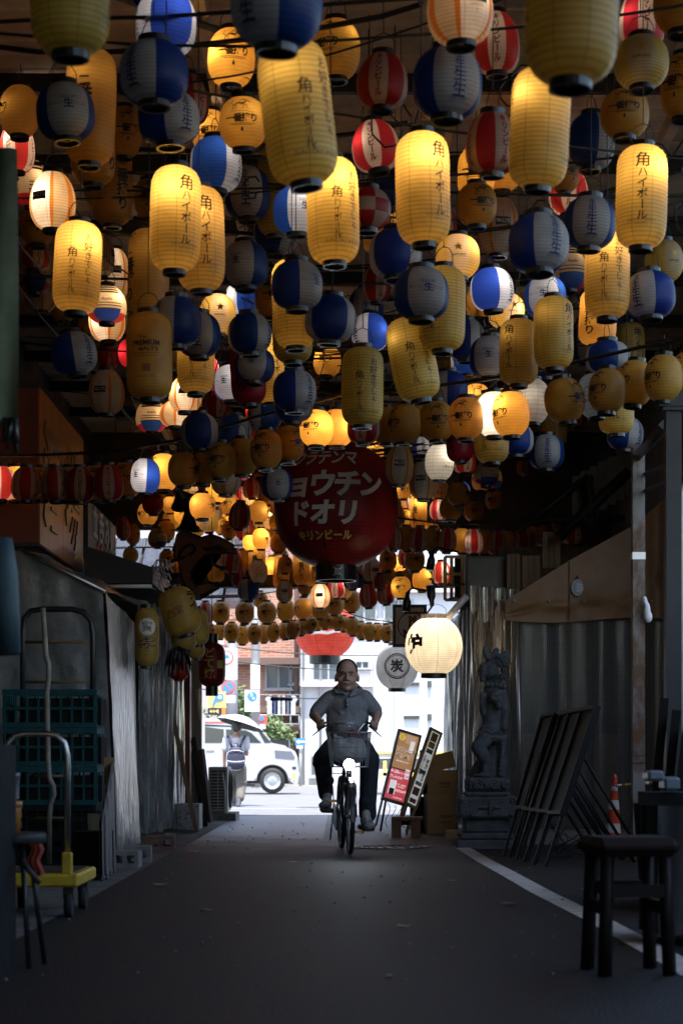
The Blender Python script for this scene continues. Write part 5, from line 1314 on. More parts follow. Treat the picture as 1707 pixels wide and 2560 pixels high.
# black tassels
b = MB(); rn = random.Random(3); p = W(445, 1640, 19.2)
for i in range(46):
    a = rn.uniform(0, 2 * pi); r = rn.uniform(.02, .17); z = rn.uniform(-.22, -.05); b.tube([(0, 0, .09), (r * cos(a) * .6, r * sin(a) * .5, .05), (r * cos(a), r * sin(a) * .6, z)], [.02, .018, .004], n=4)
b.build('tassel', M['black'], loc=p, label='ragged black tassels between the yellow and faded red bar lanterns', cat='decoration')
# ================================================================== stall side (orange sign, sheets, crates)
M['signred'] = pm('sign_dark_red', (0.15, 0.035, 0.02), 0.45, noise=0.25, nscale=2); M['signorange'] = pm('sign_orange_board', (0.5, 0.19, 0.04), 0.32, noise=0.3, nscale=3, stretch=(1, 3, .3))
M['goldmetal'] = pm('letter_metal', (0.3, 0.2, 0.09), 0.35, metal=0.9)
def side_text(name, pieces, mat, parent, loc, d=0.015):
    """raised lettering on a board that faces +X; reads along +Y"""
    bm = bmesh.new()
    for v, f, c in pieces:
        V = [bm.verts.new((0, a, b)) for a, b in v]
        for q in f:
            try: bm.faces.new([V[i] for i in q])
            except ValueError: pass
    r = bmesh.ops.extrude_face_region(bm, geom=bm.faces[:]); bmesh.ops.translate(bm, verts=[x for x in r['geom'] if isinstance(x, bmesh.types.BMVert)], vec=(d, 0, 0))
    bmesh.ops.recalc_face_normals(bm, faces=bm.faces[:]); me = bpy.data.meshes.new(name); bm.to_mesh(me); bm.free(); me.materials.append(mat)
    return inst(name, me, parent, loc)
def front_text(name, pieces, mats, parent, loc, d=0.004, M4=None):
    """lettering on a board facing -Y (raised by d)"""
    bm = bmesh.new()
    for v, f, c in pieces:
        V = [bm.verts.new((a, 0, b)) for a, b in v]
        for q in f:
            try: fc = bm.faces.new([V[i] for i in q]); fc.material_index = c
            except ValueError: pass
    me = bpy.data.meshes.new(name); bm.to_mesh(me); bm.free()
    for m in (mats if isinstance(mats, list) else [mats]): me.materials.append(m)
    o = inst(name, me, parent, loc)
    if M4: o.matrix_local = M4 @ Matrix.Translation(loc)
    return o
e = empty('sign_box', (-3.08, 18.1, 3.5), 0, 'orange board sign box with dark red front above the sheeted stall', 'sign')
MB().box((0, 0, 0), (.64, 2.8, 1.44)).build('box', M['signred'], e)
MB().box((.328, 0, 0), (.012, 2.78, 1.42)).build('side_board', M['signorange'], e)
for z in (-.72, .72): MB().box((.0, -1.41, z), (.66, .03, .04)).build('edge_trim', M['steel_dark'], e)
side_text('lettering', [ch2d(c, -.75 + i * 1.35, -.05, .95, .04) for i, c in enumerate('酒場')], M['goldmetal'], e, (.336, 0, 0))
e = empty('sign_board', (-2.76, 20.8, 3.3), 0, 'black board sign with white and red blocky lettering beyond the orange sign', 'sign')
MB().box((0, 0, 0), (.1, 2.4, .6)).build('board', M['sign_black'], e)
side_text('lettering', [ch2d(c, -.7 + i * .48, .1, .36, .03) for i, c in enumerate('立呑み処')], M['ink_white'], e, (.052, 0, 0)); side_text('red_lettering', [ch2d(c, -.5 + i * .32, -.18, .2, .02) for i, c in enumerate('大衆酒')], M['sign_red'], e, (.052, 0, 0))
# eave
e = empty('stall_eave', (-2.26, 18.5, 2.7), 0, 'black boxed eave with a white tube lamp under it at the stall corner', 'eave')
b = MB(); b.prism([(-.34, -.1), (.35, -.1), (.35, .06), (-.34, .28)], 2.2, Matrix.Translation((0, 1.1, 0))); b.build('box', M['sign_black'], e)
MB().tube([(-.17, .02, -.13), (.34, .02, -.13)], .02, n=8).build('tube_lamp', M['white_pl'], e)
rn = random.Random(5); b = MB()
for i in range(14):
    p = Vector((.38 + rn.uniform(-.02, .12), .05, -.02 + rn.uniform(-.1, .1))); b.tube([p + Vector((.06 * cos(t) * rn.uniform(.6, 1), .02 * t, .08 * sin(t))) for t in range(6)], .006, n=4)
b.build('wire_bundle', M['alu'], e)
# sheeted stall
rn = random.Random(8)
def wr(u, v, k=1): return k * (.05 * mno.noise(Vector((2.2 * u + .8 * v, 1.1 * v, 3))) + .016 * abs(mno.noise(Vector((7 * u - 3 * v, 4 * v, 9)))) + .012 * mno.noise(Vector((3 * u, 16 * v, 5))))
e = empty('stall_sheeting', (-2.6, 15.4, 0), 0, 'grey plastic sheeting wrapped around the closed stall behind the crates', 'sheeting')
O = e.location.copy()
tl, tm, tr, br = W(-30, 1392, 15.4) - O, W(55, 1375, 15.4) - O, W(258, 1480, 15.4) - O, W(292, 2128, 15.4) - O
def fr(u, v):
    x = tl.x + (tr.x - tl.x) * u; t = tl.z + (tm.z - tl.z) * min(1, u / .3) if u < .3 else tm.z + (tr.z - tm.z) * (u - .3) / .7
    zb = .02; xb = x + (br.x - tr.x) * (1 - v) * u
    return (xb, wr(u * 2, v * 3, .8), zb + (t - zb) * v)
MB().grid(fr, 40, 60).build('front_sheet', M['film_grey'], e)
far_t, far_b = W(338, 1556, 18.55) - O, W(356, 2103, 18.55) - O
def sd_(u, v):
    t = tr.lerp(far_t, u); b_ = br.lerp(far_b, u); p = b_.lerp(t, v); return (p.x + .03 * sin(u * 11 + v) * (1 - .5 * v) + wr(u * 2, v * .6, .5), p.y, p.z)
M['sheet_side'] = film('side_film', tint=(.6, .62, .65), opac=.8, gl=.8, rough=.25, diff=(.44, .45, .48), wr=1.0, wsc=7, stretch=(1, 1, .5), vary=.12)
MB().grid(sd_, 40, 60).build('side_sheet', M['sheet_side'], e)
def rf(u, v): a = tm.lerp(tr, u); b_ = a + Vector((.05, 3.1, .12)); p = a.lerp(b_, v); return (p.x, p.y, p.z + .03 * sin(u * 9) * sin(v * 7) + wr(u, v, .8))
MB().grid(rf, 24, 16).build('roof_sheet', M['film_grey'], e)
MB().tube([tm + Vector((0, -.03, 0)), tr + Vector((.02, -.03, 0))], .018, n=8).build('roof_pole', M['steel'], e)
MB().box((0, 1.6, 1.0), (1.0, 2.4, 1.9)).build('stored_goods', M['wall_dark'], e)
def curtain(name, p0, p1, z0, z1, pleats, amp, mat, label, nu=90, nv=14, cat='curtain', taper=0.0, parent=None):
    p0, p1 = Vector(p0), Vector(p1); d = (p1 - p0); n = Vector((-d.y, d.x, 0)).normalized(); rn = random.Random(int(abs(p0.x * 100 + p0.y * 31)))
    ph = [rn.uniform(.7, 1.35) for _ in range(pleats + 2)]
    def fn(u, v):
        q = p0 + d * u; a = amp * (1 - taper * v) * ph[min(pleats, int(u * pleats))]
        q = q + n * (a * sin(2 * pi * pleats * u + .6 * sin(5 * v)) + .3 * amp * sin(2 * pi * pleats * 2.3 * u + 1 + v)); return (q.x, q.y, z0 + (z1 - z0) * v)
    return MB().grid(fn, nu, nv).build(name, mat, parent, label=label, cat=cat)
curtain('clear_curtain', (-2.04, 18.6, 0), (-1.95, 20.6, 0), .06, 2.45, 7, .05, M['film'], 'clear plastic curtain hanging in pleats behind the crest lantern', 110)
curtain('clear_curtain', (-1.97, 20.5, 0), (-2.03, 23.2, 0), .05, 2.4, 8, .05, M['film'], 'clear plastic curtain between the sheeted stall and red pillar', 110)
MB().box((-2.06, 20.8, 1.2), (.05, .05, 2.4)).build('curtain_post', M['alu'], label='thin metal post behind the stall clear curtains', cat='post')
M['pillar_red'] = pm('pillar_red', (.23, .055, .035), .5, noise=.2); M['pillar_beige'] = pm('pillar_beige', (.27, .23, .19), .6, noise=.2)
MB().box((-2.05, 23.6, 1.35), (.2, .2, 2.7)).build('red_pillar', M['pillar_red'], label='dark red pillar by the leaning boards at the alley mouth', cat='pillar')
e = empty('door_frame', (-1.95, 24.6, 0), 0, 'beige door frame with pale metal edges before the air conditioner', 'door frame')
MB().box((0, 0, 1.35), (.13, .14, 2.7)).build('jamb', M['pillar_beige'], e)
for x in (-.068, .068): MB().box((x, -.075, 1.35), (.014, .014, 2.7)).build('metal_edge', M['alu'], e)
MB().box((-.55, .9, 1.4), (.06, 1.6, 2.8)).build('door', M['wall_dark'], e)
p = W(494, 1722, 23.9); MB().tube([p, p + Vector((.012, 0, -.2)), p + Vector((.03, 0, -.43))], [.035, .03, .012], n=8).build('folded_umbrella', pm('pale_umbrella', (.5, .42, .28), .6), label='pale folded umbrella hanging on the beige door frame', cat='umbrella')
MB().box((-1.83, 21.8, .15), (.3, .5, .3)).build('speckled_step', pm('terrazzo', (.34, .34, .35), .6, col2=(.03, .03, .03), nscale=30, mask=(.56, .6)), label='speckled block step at the foot of the red pillar', cat='step')

def aboard(name, foot, top, width, yaw, label, frame, face, legs=True, leg_h=.42, thick=.035, back=True, back_y=.5, cat='sign board', group=None):
    """a slim leaning sign board: foot and top are points of its near long edge; width runs along yaw"""
    foot, top = Vector(foot), Vector(top); up = (top - foot); H = up.length; up = up.normalized(); wd = Vector((cos(yaw), sin(yaw), 0)); wd = (wd - up * wd.dot(up)).normalized(); nrm = up.cross(wd)
    M4 = Matrix((wd, nrm, up)).transposed().to_4x4(); M4.translation = foot
    e = empty(name, (0, 0, 0), 0, label, cat, group); e.matrix_world = M4
    b = MB()
    z0 = leg_h if legs else 0
    for x in (.012, width - .012): b.box((x, 0, (z0 + H) / 2), (.024, thick, H - z0))
    for z in (z0 + .015, H - .015): b.box((width / 2, 0, z), (width - .05, thick, .03))
    b.build('frame', frame, e)
    MB().box((width / 2, .0, (z0 + H) / 2), (width - .05, thick * .5, H - z0 - .06)).build('panel', face, e)
    if legs:
        for x in (.015, width - .015): MB().box((x, 0, z0 / 2), (.022, .022, z0)).build('leg', frame, e)
        if back:
            g = M4.inverted()
            for x in (.03, width - .03):
                a = Vector((x, .03, H * .72)); w_ = M4 @ a; side = nrm if nrm.dot(Vector((top.x - foot.x, top.y - foot.y, 0))) > 0 else -nrm
                f_ = Vector((w_.x, w_.y, 0)) + Vector((side.x, side.y, 0)).normalized() * back_y; f_.z = .01
                MB().tube([a, g @ f_], .013, n=6).build('back_leg', frame, e)
    return e
M['gloss_black'] = pm('glossy_black', (.012, .012, .013), .5, spec=.12); M['panel_dark'] = pm('dark_acrylic', (.012, .011, .010), .45, spec=.02)
M['panel_grey'] = pm('grey_panel', (.28, .28, .28), .5)
def flush(px, py, Y): return W(px, py, Y)
f = W(490, 2082, 20.7); f.z = .01; aboard('leaning_board', f, W(424, 1747, 20.8), .45, R_(95), 'tall dark board leaning on the clear curtain, nearest the crates', M['wood'], M['gloss_black'], legs=False, thick=.05)
f = W(515, 2067, 22.4); f.z = .01; aboard('leaning_board', f, W(484, 1843, 22.5), .45, R_(97), 'shorter dark board leaning against the red pillar', M['wood_black'], M['gloss_black'], legs=False, thick=.05)
f = W(530, 2056, 23.9); f.z = .01; aboard('leaning_board', f, W(508, 1872, 24), .4, R_(120), 'grey folding sign leaning beside the air conditioner', M['panel_grey'], M['panel_grey'], legs=False, thick=.04)

# air conditioner outdoor unit
M['ac'] = pm('ac_casing', (.36, .34, .30), .5, noise=.15, nscale=5)
p = W(546, 2051, 24.75); e = empty('air_conditioner', (p.x, 24.75, 0), 0, 'beige air conditioner outdoor unit with slatted grille on a concrete base', 'air conditioner')
MB().box((0.03, .3, .05), (.42, .9, .1)).build('base', M['concrete'], e)
MB().box((0, .32, .42), (.26, .76, .6), bev=.012).build('casing', M['ac'], e)
MB().box((0, -.062, .42), (.215, .01, .53)).build('grille_backing', M['black'], e)
for i in range(13): MB().box((0, -.072, .175 + i * .042), (.215, .012, .012)).build('slat', M['ac'], e)
for x in (-.108, 0, .108): MB().box((x, -.074, .42), (.012, .012, .54)).build('bar', M['ac'], e)
MB().lathe([(.24, 0), (.26, .0), (.26, .03), (.24, .03), (.24, 0)], 28, rotm(0, pi/2)).build('fan_ring', M['black'], e, loc=(.13, .36, .42))
MB().tube([(.1, -.1, .1), (.1, -.12, .4), (.06, -.05, .68)], .012, n=6).build('pipe', M['white_pl'], e)

# crates
def crate(mat, w=.74, d=.42, h=.3):
    b = MB(); t = .014
    for s in (-1, 1):
        for z, hh in ((h - .022, .044), (.02, .04), (h * .5, .02)): b.box((0, s * (d/2 - t/2), z), (w, t, hh)); b.box((s * (w/2 - t/2), 0, z), (t, d - 2 * t, hh))
        for i in range(9): b.box((-w/2 + .02 + (w - .04) * i / 8, s * (d/2 - t/2), h/2), (.016, t * .8, h - .05))
        for i in range(6): b.box((s * (w/2 - t/2), -d/2 + .03 + (d - .06) * i / 5, h/2), (t * .8, .016, h - .05))
    b.box((0, 0, .006), (w - .03, d - .03, .012))
    return b
CP = W(135, 2158, 14.6); z = 0.0
kinds_ = [('crate_dark', .235, 'black plastic crate at the bottom of the stall stack'), ('crate_dark', .235, 'black plastic crate just under the teal crates'), ('teal_pl', .3, 'teal plastic crate lowest of the three teal ones'), ('teal_pl', .3, 'teal plastic crate in the middle of the three teal ones'), ('teal_pl', .3, 'teal plastic crate on top of the stall stack')]
rn = random.Random(2)
for mk, h, lab in kinds_:
    e = empty('plastic_crate', (CP.x + rn.uniform(-.012, .012), 14.6 + rn.uniform(-.01, .01), z), rn.uniform(-.015, .015), lab, 'crate', 'crates stacked by the stall')
    crate(M[mk], h=h).build('basket', M[mk], e)
    MB().box((.1, .0, h * .42), (.6, .34, h * .7)).build('lining', M['crate_dark'], e)
    MB().box((.3715, -.0, h * .78), (.012, .14, .03)).build('handle_grip', M[mk], e)
    z += h + .003
# black tube frame of a hand truck behind the crates
e = empty('hand_truck', (W(145, 0, 15.05).x, 15.05, 0), 0, 'black tubular hand truck frame standing behind the teal crates', 'hand truck')
a = lambda x, y: W(x, y, 15.05) - e.location
MB().tube([a(58, 2000), a(58, 1580), a(62, 1545), a(78, 1527), a(105, 1523), a(180, 1523), a(208, 1530), a(228, 1552), a(233, 1590), a(233, 2000)], .024, n=8).build('frame', M['black'], e)
for y in (1605, 1705): MB().tube([a(58, y), a(233, y)], .014, n=6).build('crossbar', M['wood'], e)
MB().box(a(145, 2010) + Vector((0, .1, -.3)), (.6, .3, .03)).build('toe_plate', M['steel_dark'], e)
# bent pipe
P = [(108, 1520), (111, 1560), (116, 1640), (122, 1660), (122, 1700), (118, 1730), (119, 1800), (121, 1900), (124, 1945), (134, 1965), (136, 1985), (127, 2010), (124, 2050), (124, 2160)]
b = MB(); b.tube([W(x, y, 13.9) for x, y in P], .02, n=8); b.build('bent_pipe', pm('weathered_pipe', (.30, .27, .22), .6, noise=.4), label='bent weathered pipe standing in front of the crate stack', cat='pipe')
for y in (1940, 2045): p = W(88, y, 14.0); MB().tube([p, p + Vector((.22, 0, 0))], .012, n=6).build('wooden_bar', M['wood'], label=('upper' if y < 2000 else 'lower') + ' wooden bar tied to the bent pipe before the crates', cat='bar')
# corrugated panel leaning, concrete blocks
b = MB(); A_, B_, C_, D_ = Vector((-1.645, 12.62, 0.0)), Vector((-1.7, 13.75, 0)), Vector((-1.72, 13.75, .83)), Vector((-1.65, 12.62, .4))
n = 7
for i in range(n):
    u0, u1 = i / n, (i + 1) / n; pts = [A_.lerp(B_, u0), A_.lerp(B_, u1), D_.lerp(C_, u1), D_.lerp(C_, u0)]; off = Vector((.02 if i % 2 else 0, 0, 0))
    b.quad(*[q + off for q in pts]); b.quad(*[q + off - Vector((.02, 0, 0)) for q in pts][::-1])
b.tube([D_, C_], .008, n=5); b.tube([A_ + Vector((0, 0, .02)), B_ + Vector((0, 0, .02))], .012, n=5)
b.build('corrugated_panel', pm('panel_zinc', (.13, .135, .14), .6, noise=.3), label='ribbed metal panel with slanted top standing beside the trolley', cat='panel')
MB().box((-1.74, 13.7, .75), (.07, .02, .2)).build('cardboard_scrap', M['cardboard'], label='scrap of cardboard behind the ribbed metal panel', cat='cardboard')
for i, (px, py, Y, w, lab) in enumerate(((318, 2170, 14.2, .2, 'concrete block nearest the ribbed metal panel'), (345, 2165, 15.0, .22, 'concrete block under the hem of the side sheet'), (400, 2130, 16.9, .26, 'brick-red block at the foot of the clear curtains'), (425, 2128, 17.4, .1, 'small broken block at the gutter edge'))):
    q = W(px, py, Y); e = empty('concrete_block', (q.x, Y, 0), .05 * i, lab, 'block', 'blocks along the gutter')
    mt = M['concrete'] if i != 2 else pm('brick_block', (.20, .09, .06), .9, noise=.4)
    b = MB(); b.box((0, 0, .02), (w, .3, .04)); b.box((0, 0, .115), (w, .3, .03))
    for x in (-w/2 + .015, w/2 - .015, 0): b.box((x, 0, .07), (.03, .3, .06))
    b.build('body', mt, e)
# white bucket
q = W(248, 2120, 13.6); b = MB(); b.lathe([(.04, 0), (.055, .12), (.058, .12), (.052, .0)], 14); b.build('plastic_cup', M['white_pl'], loc=(q.x, 13.4, .32), label='torn white cup lying between crates and ribbed panel', cat='cup')
MB().box((q.x - .02, 13.45, .155), (.26, .3, .31)).build('dark_bin', M['crate_dark'], label='low dark bin under the torn white cup', cat='bin')

# platform trolley
e = empty('platform_trolley', (-1.63, 10.1, 0), 0, 'yellow platform trolley with steel tube handle by the crates', 'trolley')
MB().box((0, 0, .195), (.46, .72, .07), bev=.012).build('platform', M['yellow_pl'], e)
MB().box((0, .05, .2335), (.38, .56, .004)).build('mat', M['steel_dark'], e)
MB().tube([(.165, -.3, .28), (.165, -.3, .86), (.15, -.3, .925), (.11, -.3, .965), (.06, -.3, .975), (-.06, -.3, .975), (-.11, -.3, .965), (-.15, -.3, .925), (-.165, -.3, .86), (-.165, -.3, .28)], .0165, n=10).build('handle', M['steel'], e)
for x in (-.165, .165): MB().box((x, -.31, .285), (.055, .05, .12), bev=.008).build('bracket', M['yellow_pl'], e)
for x in (-.17, .17):
    for y in (-.28, .26):
        w = MB().tube([(x - .02, y, .065), (x + .02, y, .065)], .065, n=16).build('wheel', M['rubber'], e)
        MB().box((x, y, .13), (.055, .06, .07)).build('fork', M['steel_dark'], w)

# foreground left: round metal stool with tubs, grey cabinet edge
q = W(40, 2086, 7.5); e = empty('round_table', (q.x, 7.5, 0), 0, 'small round metal table holding the amber tub in the dark corner', 'table')
MB().lathe([(.0, .5), (.118, .5), (.124, .508), (.124, .535), (.118, .543), (0, .543)], 28).build('top', M['steel_dark'], e)
for a_ in range(4): MB().tube([(.06 * cos(a_ * pi/2 + .6), .06 * sin(a_ * pi/2 + .6), .5), (.13 * cos(a_ * pi/2 + .6), .13 * sin(a_ * pi/2 + .6), 0)], .012, n=6).build('leg', M['black'], e)
M['amber_tub'] = pm('amber_tub_plastic', (.42, .17, .03), .3, noise=.3, nscale=12)
q = W(30, 2068, 7.5); e = empty('sauce_tub', (q.x, 7.5, .545), 0, 'ribbed amber plastic tub with lid on the round metal table', 'tub')
b = MB(); b.lathe([(.036, 0), (.04, .11), (.036, .115)], 18, cap=True); b.build('body', M['amber_tub'], e)
b = MB(); b.lathe([(.043, .1), (.045, .1), (.045, .125), (0, .13)], 18); b.build('lid', M['amber_tub'], e)
e = empty('clear_tub', (q.x, 7.5, .68), 0, 'clear ribbed plastic container standing on the amber tub', 'container')
b = MB(); b.lathe([(.03, 0), (.034, .09), (.036, .09), (.036, .105), (.033, .105)], 18); b.build('body', M['film'], e)
q = W(82, 2118, 7.5); MB().grid(lambda u, v: (q.x + .05 * u + .01 * sin(9 * v), 7.42 + .012 * sin(14 * u), .5 - .13 * v), 8, 6).build('red_cloth', pm('red_cloth', (.3, .05, .03), .8), label='red cloth hanging under the edge of the round metal table', cat='cloth')
q = W(6, 2100, 7.2); MB().box((q.x - .1, 7.2, .45), (.22, .5, .9)).build('grey_cabinet', M['crate_dark'], label='grey cabinet edge cut by the frame beside the round table', cat='cabinet')
p0, p1 = W(55, 2150, 7.3), W(100, 2210, 7.3); MB().tube([p0, p1], .012, n=6).build('prop_stand', M['steel_dark'], label='short dark prop stand with pale tip before the yellow trolley', cat='stand')
# hanging banner and furled canopy at the very edge
M['banner'] = pm('green_banner', (.10, .12, .06), .7, noise=.5, nscale=5); q = W(-18, 0, 7)
e = empty('hanging_banner', (q.x, 7, 2.62), 0, 'blurred olive banner with dark fringe hanging at the upper edge', 'banner')
MB().grid(lambda u, v: (-.1 + .195 * u, .03 * sin(6 * u + 3 * v), .54 - 1.05 * v), 8, 16).build('cloth', M['banner'], e)
b = MB(); rn = random.Random(4)
for i in range(26): x = rn.uniform(-.09, .095); b.tube([(x, 0, -.48), (x + rn.uniform(-.02, .02), rn.uniform(-.03, .03), -.56 - rn.uniform(0, .06))], [.014, .004], n=4)
b.build('fringe', M['black'], e)
q = W(12, 0, 7); b = MB(); b.tube([(0, 0, 1.68), (.01, 0, 1.55), (.02, 0, 1.4), (.04, 0, 1.24)], [.05, .062, .058, .042], n=10)
b.build('furled_parasol', pm('teal_cloth', (.03, .07, .085), .6, noise=.4, nscale=8, stretch=(4, 4, .4)), loc=(q.x - .02, 7, 0), label='furled dark teal parasol cloth at the stall edge', cat='parasol')

# ================================================================== post side
def post(name, x, y, z1, w, mat, label, cat='post'):
    e = empty(name, (x, y, 0), 0, label, cat); MB().box((0, 0, z1/2), (w, w, z1)).build('shaft', mat, e); return e
e = post('rusty_post', 2.45, 15.3, 3.42, .1, M['rust'], 'rusty flaking steel post in front of the brown tarp')
MB().box((0, 0, 2.52), (.108, .108, .06)).build('clamp_band', M['alu'], e); MB().box((0, 0, .8), (.104, .104, .012)).build('weld_seam', M['steel_dark'], e); MB().box((0, 0, .86), (.104, .104, .008)).build('weld_seam', M['steel_dark'], e)
a_, b_ = Vector((0, 0, 3.36)), W(1662, 1062, 14.2) - Vector((2.45, 15.3, 0)); MB().tube([a_, b_], .055, n=4).build('brace', M['post_grey'], e)
for z in (3.2, 3.06): MB().tube([(0.05, -.03, z), (.28, -1.6, z - .05)], .02, n=4).build('arm', M['post_grey'], e)
e = post('grey_post', 2.165, 12.1, 3.15, .1, M['post_grey'], 'thick grey painted steel post at the alley edge')
MB().box((.5, 0, 3.2), (1.2, .12, .1)).build('beam', M['post_grey'], e); MB().box((0, 0, 3.13), (.15, .15, .02)).build('cap_plate', M['steel_dark'], e)
MB().tube([(.07, .06, 0), (.07, .06, 2.6), (.13, .06, 2.75), (.5, .06, 2.8)], .02, n=8).build('conduit', M['white_pl'], e)
# tarp valance and mesh curtain of the shop
YT = 18.5; e = empty('tarp_valance', (2.6, YT, 2.6), 0, 'brown tarp valance with small grey letter badge above the mesh curtain', 'tarp')
O = e.location.copy(); top_ = [(1262, 1503), (1300, 1478), (1420, 1403), (1580, 1315), (1660, 1248), (1760, 1190)]
def topy(x):
    for (a, b), (c, d) in zip(top_, top_[1:]):
        if a <= x <= c: return b + (d - b) * (x - a) / (c - a)
    return top_[-1][1]
def tv(u, v):
    x = 1262 + 480 * u; yb = 1551 + 6 * sin(u * 7); y = yb + (topy(x) - yb) * v; p = W(x, y, YT) - O
    dy = .035 * math.exp(-((v - .25 - .1 * sin(9 * u)) / .08) ** 2) * sin(17 * u) + .02 * sin(5 * u + 4 * v) * (1 - v) + (.04 * sin(30 * u) if u > .72 else 0); return (p.x, dy - .02, p.z)
MB().grid(tv, 60, 24).build('cloth', M['tarp'], e)
for x, y in ((1284, 1503), (1371, 1503), (1457, 1503), (1538, 1503), (1627, 1503)): p = W(x, y, YT) - O; MB().ell((p.x, -.055, p.z), (.014, .01, .014), n=8, k=5).build('grommet', M['alu'], e)
p0, p1 = W(1421, 1552, YT) - O, W(1421, 1405, YT) - O; MB().tube([p0 + Vector((0, -.05, 0)), p1 + Vector((0, -.04, 0))], .006, n=5).build('seam', M['tarp'], e)
bd = W(1440, 1470, YT) - O; sc_('badge_grey', (.34, .36, .40)); sc_('badge_light', (.6, .61, .64))
o = MB(); o.prism([(.062 * cos(t * pi / 12), .085 * sin(t * pi / 12)) for t in range(24)], .01); bo = o.build('badge', M['badge_grey'], e, loc=bd + Vector((0, -.07, 0)))
front_text('badge_letter', row_text('B', .02, .0, .11, .03), M['badge_light'], bo, (0, -.008, 0)); front_text('badge_word', row_text('eaus', .09, -.055, .035, 0, .3), M['ink_brown'], bo, (0, -.002, 0))
MB().prism([(-.03, .075), (.02, .085), (-.0, .125)], .012).build('badge_hat', M['ink'], bo)
mm = bpy.data.materials.new('mesh_film'); mm.use_nodes = True; nt = mm.node_tree; nt.nodes.clear(); N = nt.nodes.new; L = nt.links.new
tc = N('ShaderNodeTexCoord'); sx = N('ShaderNodeSeparateXYZ'); L(tc.outputs['Object'], sx.inputs[0])
def gl_(out, cell, wd):
    m_ = N('ShaderNodeMath'); m_.operation = 'MULTIPLY'; m_.inputs[1].default_value = 1 / cell; L(out, m_.inputs[0]); f_ = N('ShaderNodeMath'); f_.operation = 'FRACT'; L(m_.outputs[0], f_.inputs[0]); c_ = N('ShaderNodeMath'); c_.operation = 'LESS_THAN'; c_.inputs[1].default_value = wd; L(f_.outputs[0], c_.inputs[0]); return c_.outputs[0]
mx_ = N('ShaderNodeMath'); mx_.operation = 'MAXIMUM'; L(gl_(sx.outputs[0], .019, .28), mx_.inputs[0]); L(gl_(sx.outputs[2], .019, .28), mx_.inputs[1])
tr_ = N('ShaderNodeBsdfTransparent'); tr_.inputs[0].default_value = (.8, .8, .8, 1); pg = N('ShaderNodeBsdfPrincipled'); pg.inputs['Base Color'].default_value = (.17, .17, .165, 1); pg.inputs['Roughness'].default_value = .4
gs = N('ShaderNodeBsdfGlossy'); gs.inputs['Roughness'].default_value = .18; m0 = N('ShaderNodeMixShader'); m0.inputs[0].default_value = .025; L(tr_.outputs[0], m0.inputs[1]); L(gs.outputs[0], m0.inputs[2])
m1 = N('ShaderNodeMixShader'); L(mx_.outputs[0], m1.inputs[0]); L(m0.outputs[0], m1.inputs[1]); L(pg.outputs[0], m1.inputs[2]); o_ = N('ShaderNodeOutputMaterial'); L(m1.outputs[0], o_.inputs[0]); M['meshfilm'] = mm
e = empty('mesh_curtain', (0, 0, 0), 0, 'gridded clear mesh curtain hanging under the brown tarp', 'curtain')
x0, x1 = W(1262, 0, YT + .12).x, 3.62
def mc(u, v): x = x0 + (x1 - x0) * u; return (x, YT + .12 + .022 * sin(x * 9) + .008 * sin(x * 23 + 1 + .5 * v), .1 + 2.2 * v)
MB().grid(mc, 140, 10).build('film', M['meshfilm'], e)
p = W(1290, 1560, YT); MB().tube([(p.x, YT - .02, 2.2), (p.x + .03, YT - .02, 1.2), (p.x + .05, YT - .02, .1)], .02, n=8).build('edge_tube', M['alu'], e)
MB().box((2.75, 20.6, 1.6), (2.0, .1, 3.2)).build('wall', pm('shop_board', (.10, .075, .05), .7, noise=.4), kind='structure')
for i in range(6):
    x = 1.95 + i * .3; MB().box((x, 20.1, .55 + .1 * (i % 3)), (.26, .3, 1.1 + .2 * (i % 3))).build('stored_box', [M['cardboard'], M['wall_dark'], M['wood']][i % 3], label=['brown carton', 'dark cabinet', 'wooden crate'][i % 3] + f' behind the mesh curtain, {ORD[i]} from the statue', cat='box', group='goods stored behind the mesh curtain')
MB().box((2.55, 18.15, .065), (1.6, .5, .13)).build('concrete_step', M['concrete'], label='low concrete step under the mesh curtain', cat='step')
for i, (px0, px1, py0, py1) in enumerate(((1266, 1300, 1385, 1500), (1304, 1350, 1390, 1470), (1355, 1400, 1330, 1420))):
    a, c = W(px0, py0, 19.2), W(px1, py1, 19.2); e = empty('wood_panel', ((a.x + c.x)/2, 19.2, (a.z + c.z)/2), 0, f'{["pale narrow", "dim wide", "upper"][i]} wooden panel above the brown tarp', 'panel')
    w, h = c.x - a.x, a.z - c.z
    for k in range(3): MB().box((-w/2 + w*(k+.5)/3, 0, 0), (w/3 - .008, .03, h)).build('plank', M['wood'], e)
a, c = W(1164, 1388, 19.4), W(1264, 1493, 19.4); e = empty('sign_box', ((a.x + c.x)/2, 19.55, (a.z + c.z)/2), 0, 'blank black box sign above the clear curtains', 'sign')
MB().box((0, 0, 0), (c.x - a.x, .3, a.z - c.z), bev=.01).build('box', pm('black_panel', (.016, .012, .008), .5), e)
MB().box((0, -.152, 0), (c.x - a.x - .06, .004, a.z - c.z - .06)).build('face', pm('brown_black', (.02, .014, .008), .35), e)
e = empty('shop_eave', (0, 0, 0), 0, 'old timber eave with a slanting beam above the brown tarp', 'eave')
for (x0, y0), (x1, y1), r in (((1395, 1345), (1572, 1178), .055), ((1290, 1330), (1470, 1190), .035), ((1470, 1190), (1478, 1330), .05), ((1330, 1300), (1560, 1296), .03)): MB().tube([W(x0, y0, 18.9), W(x1, y1, 18.9)], r, n=4).build('beam', M['wood_black'], e)
for i in range(7): a0 = W(1440 + i * 22, 1250 - 12 * i, 19.1); MB().box(a0, (.085, .03, .5)).build('board', M['wall_dark'], e)
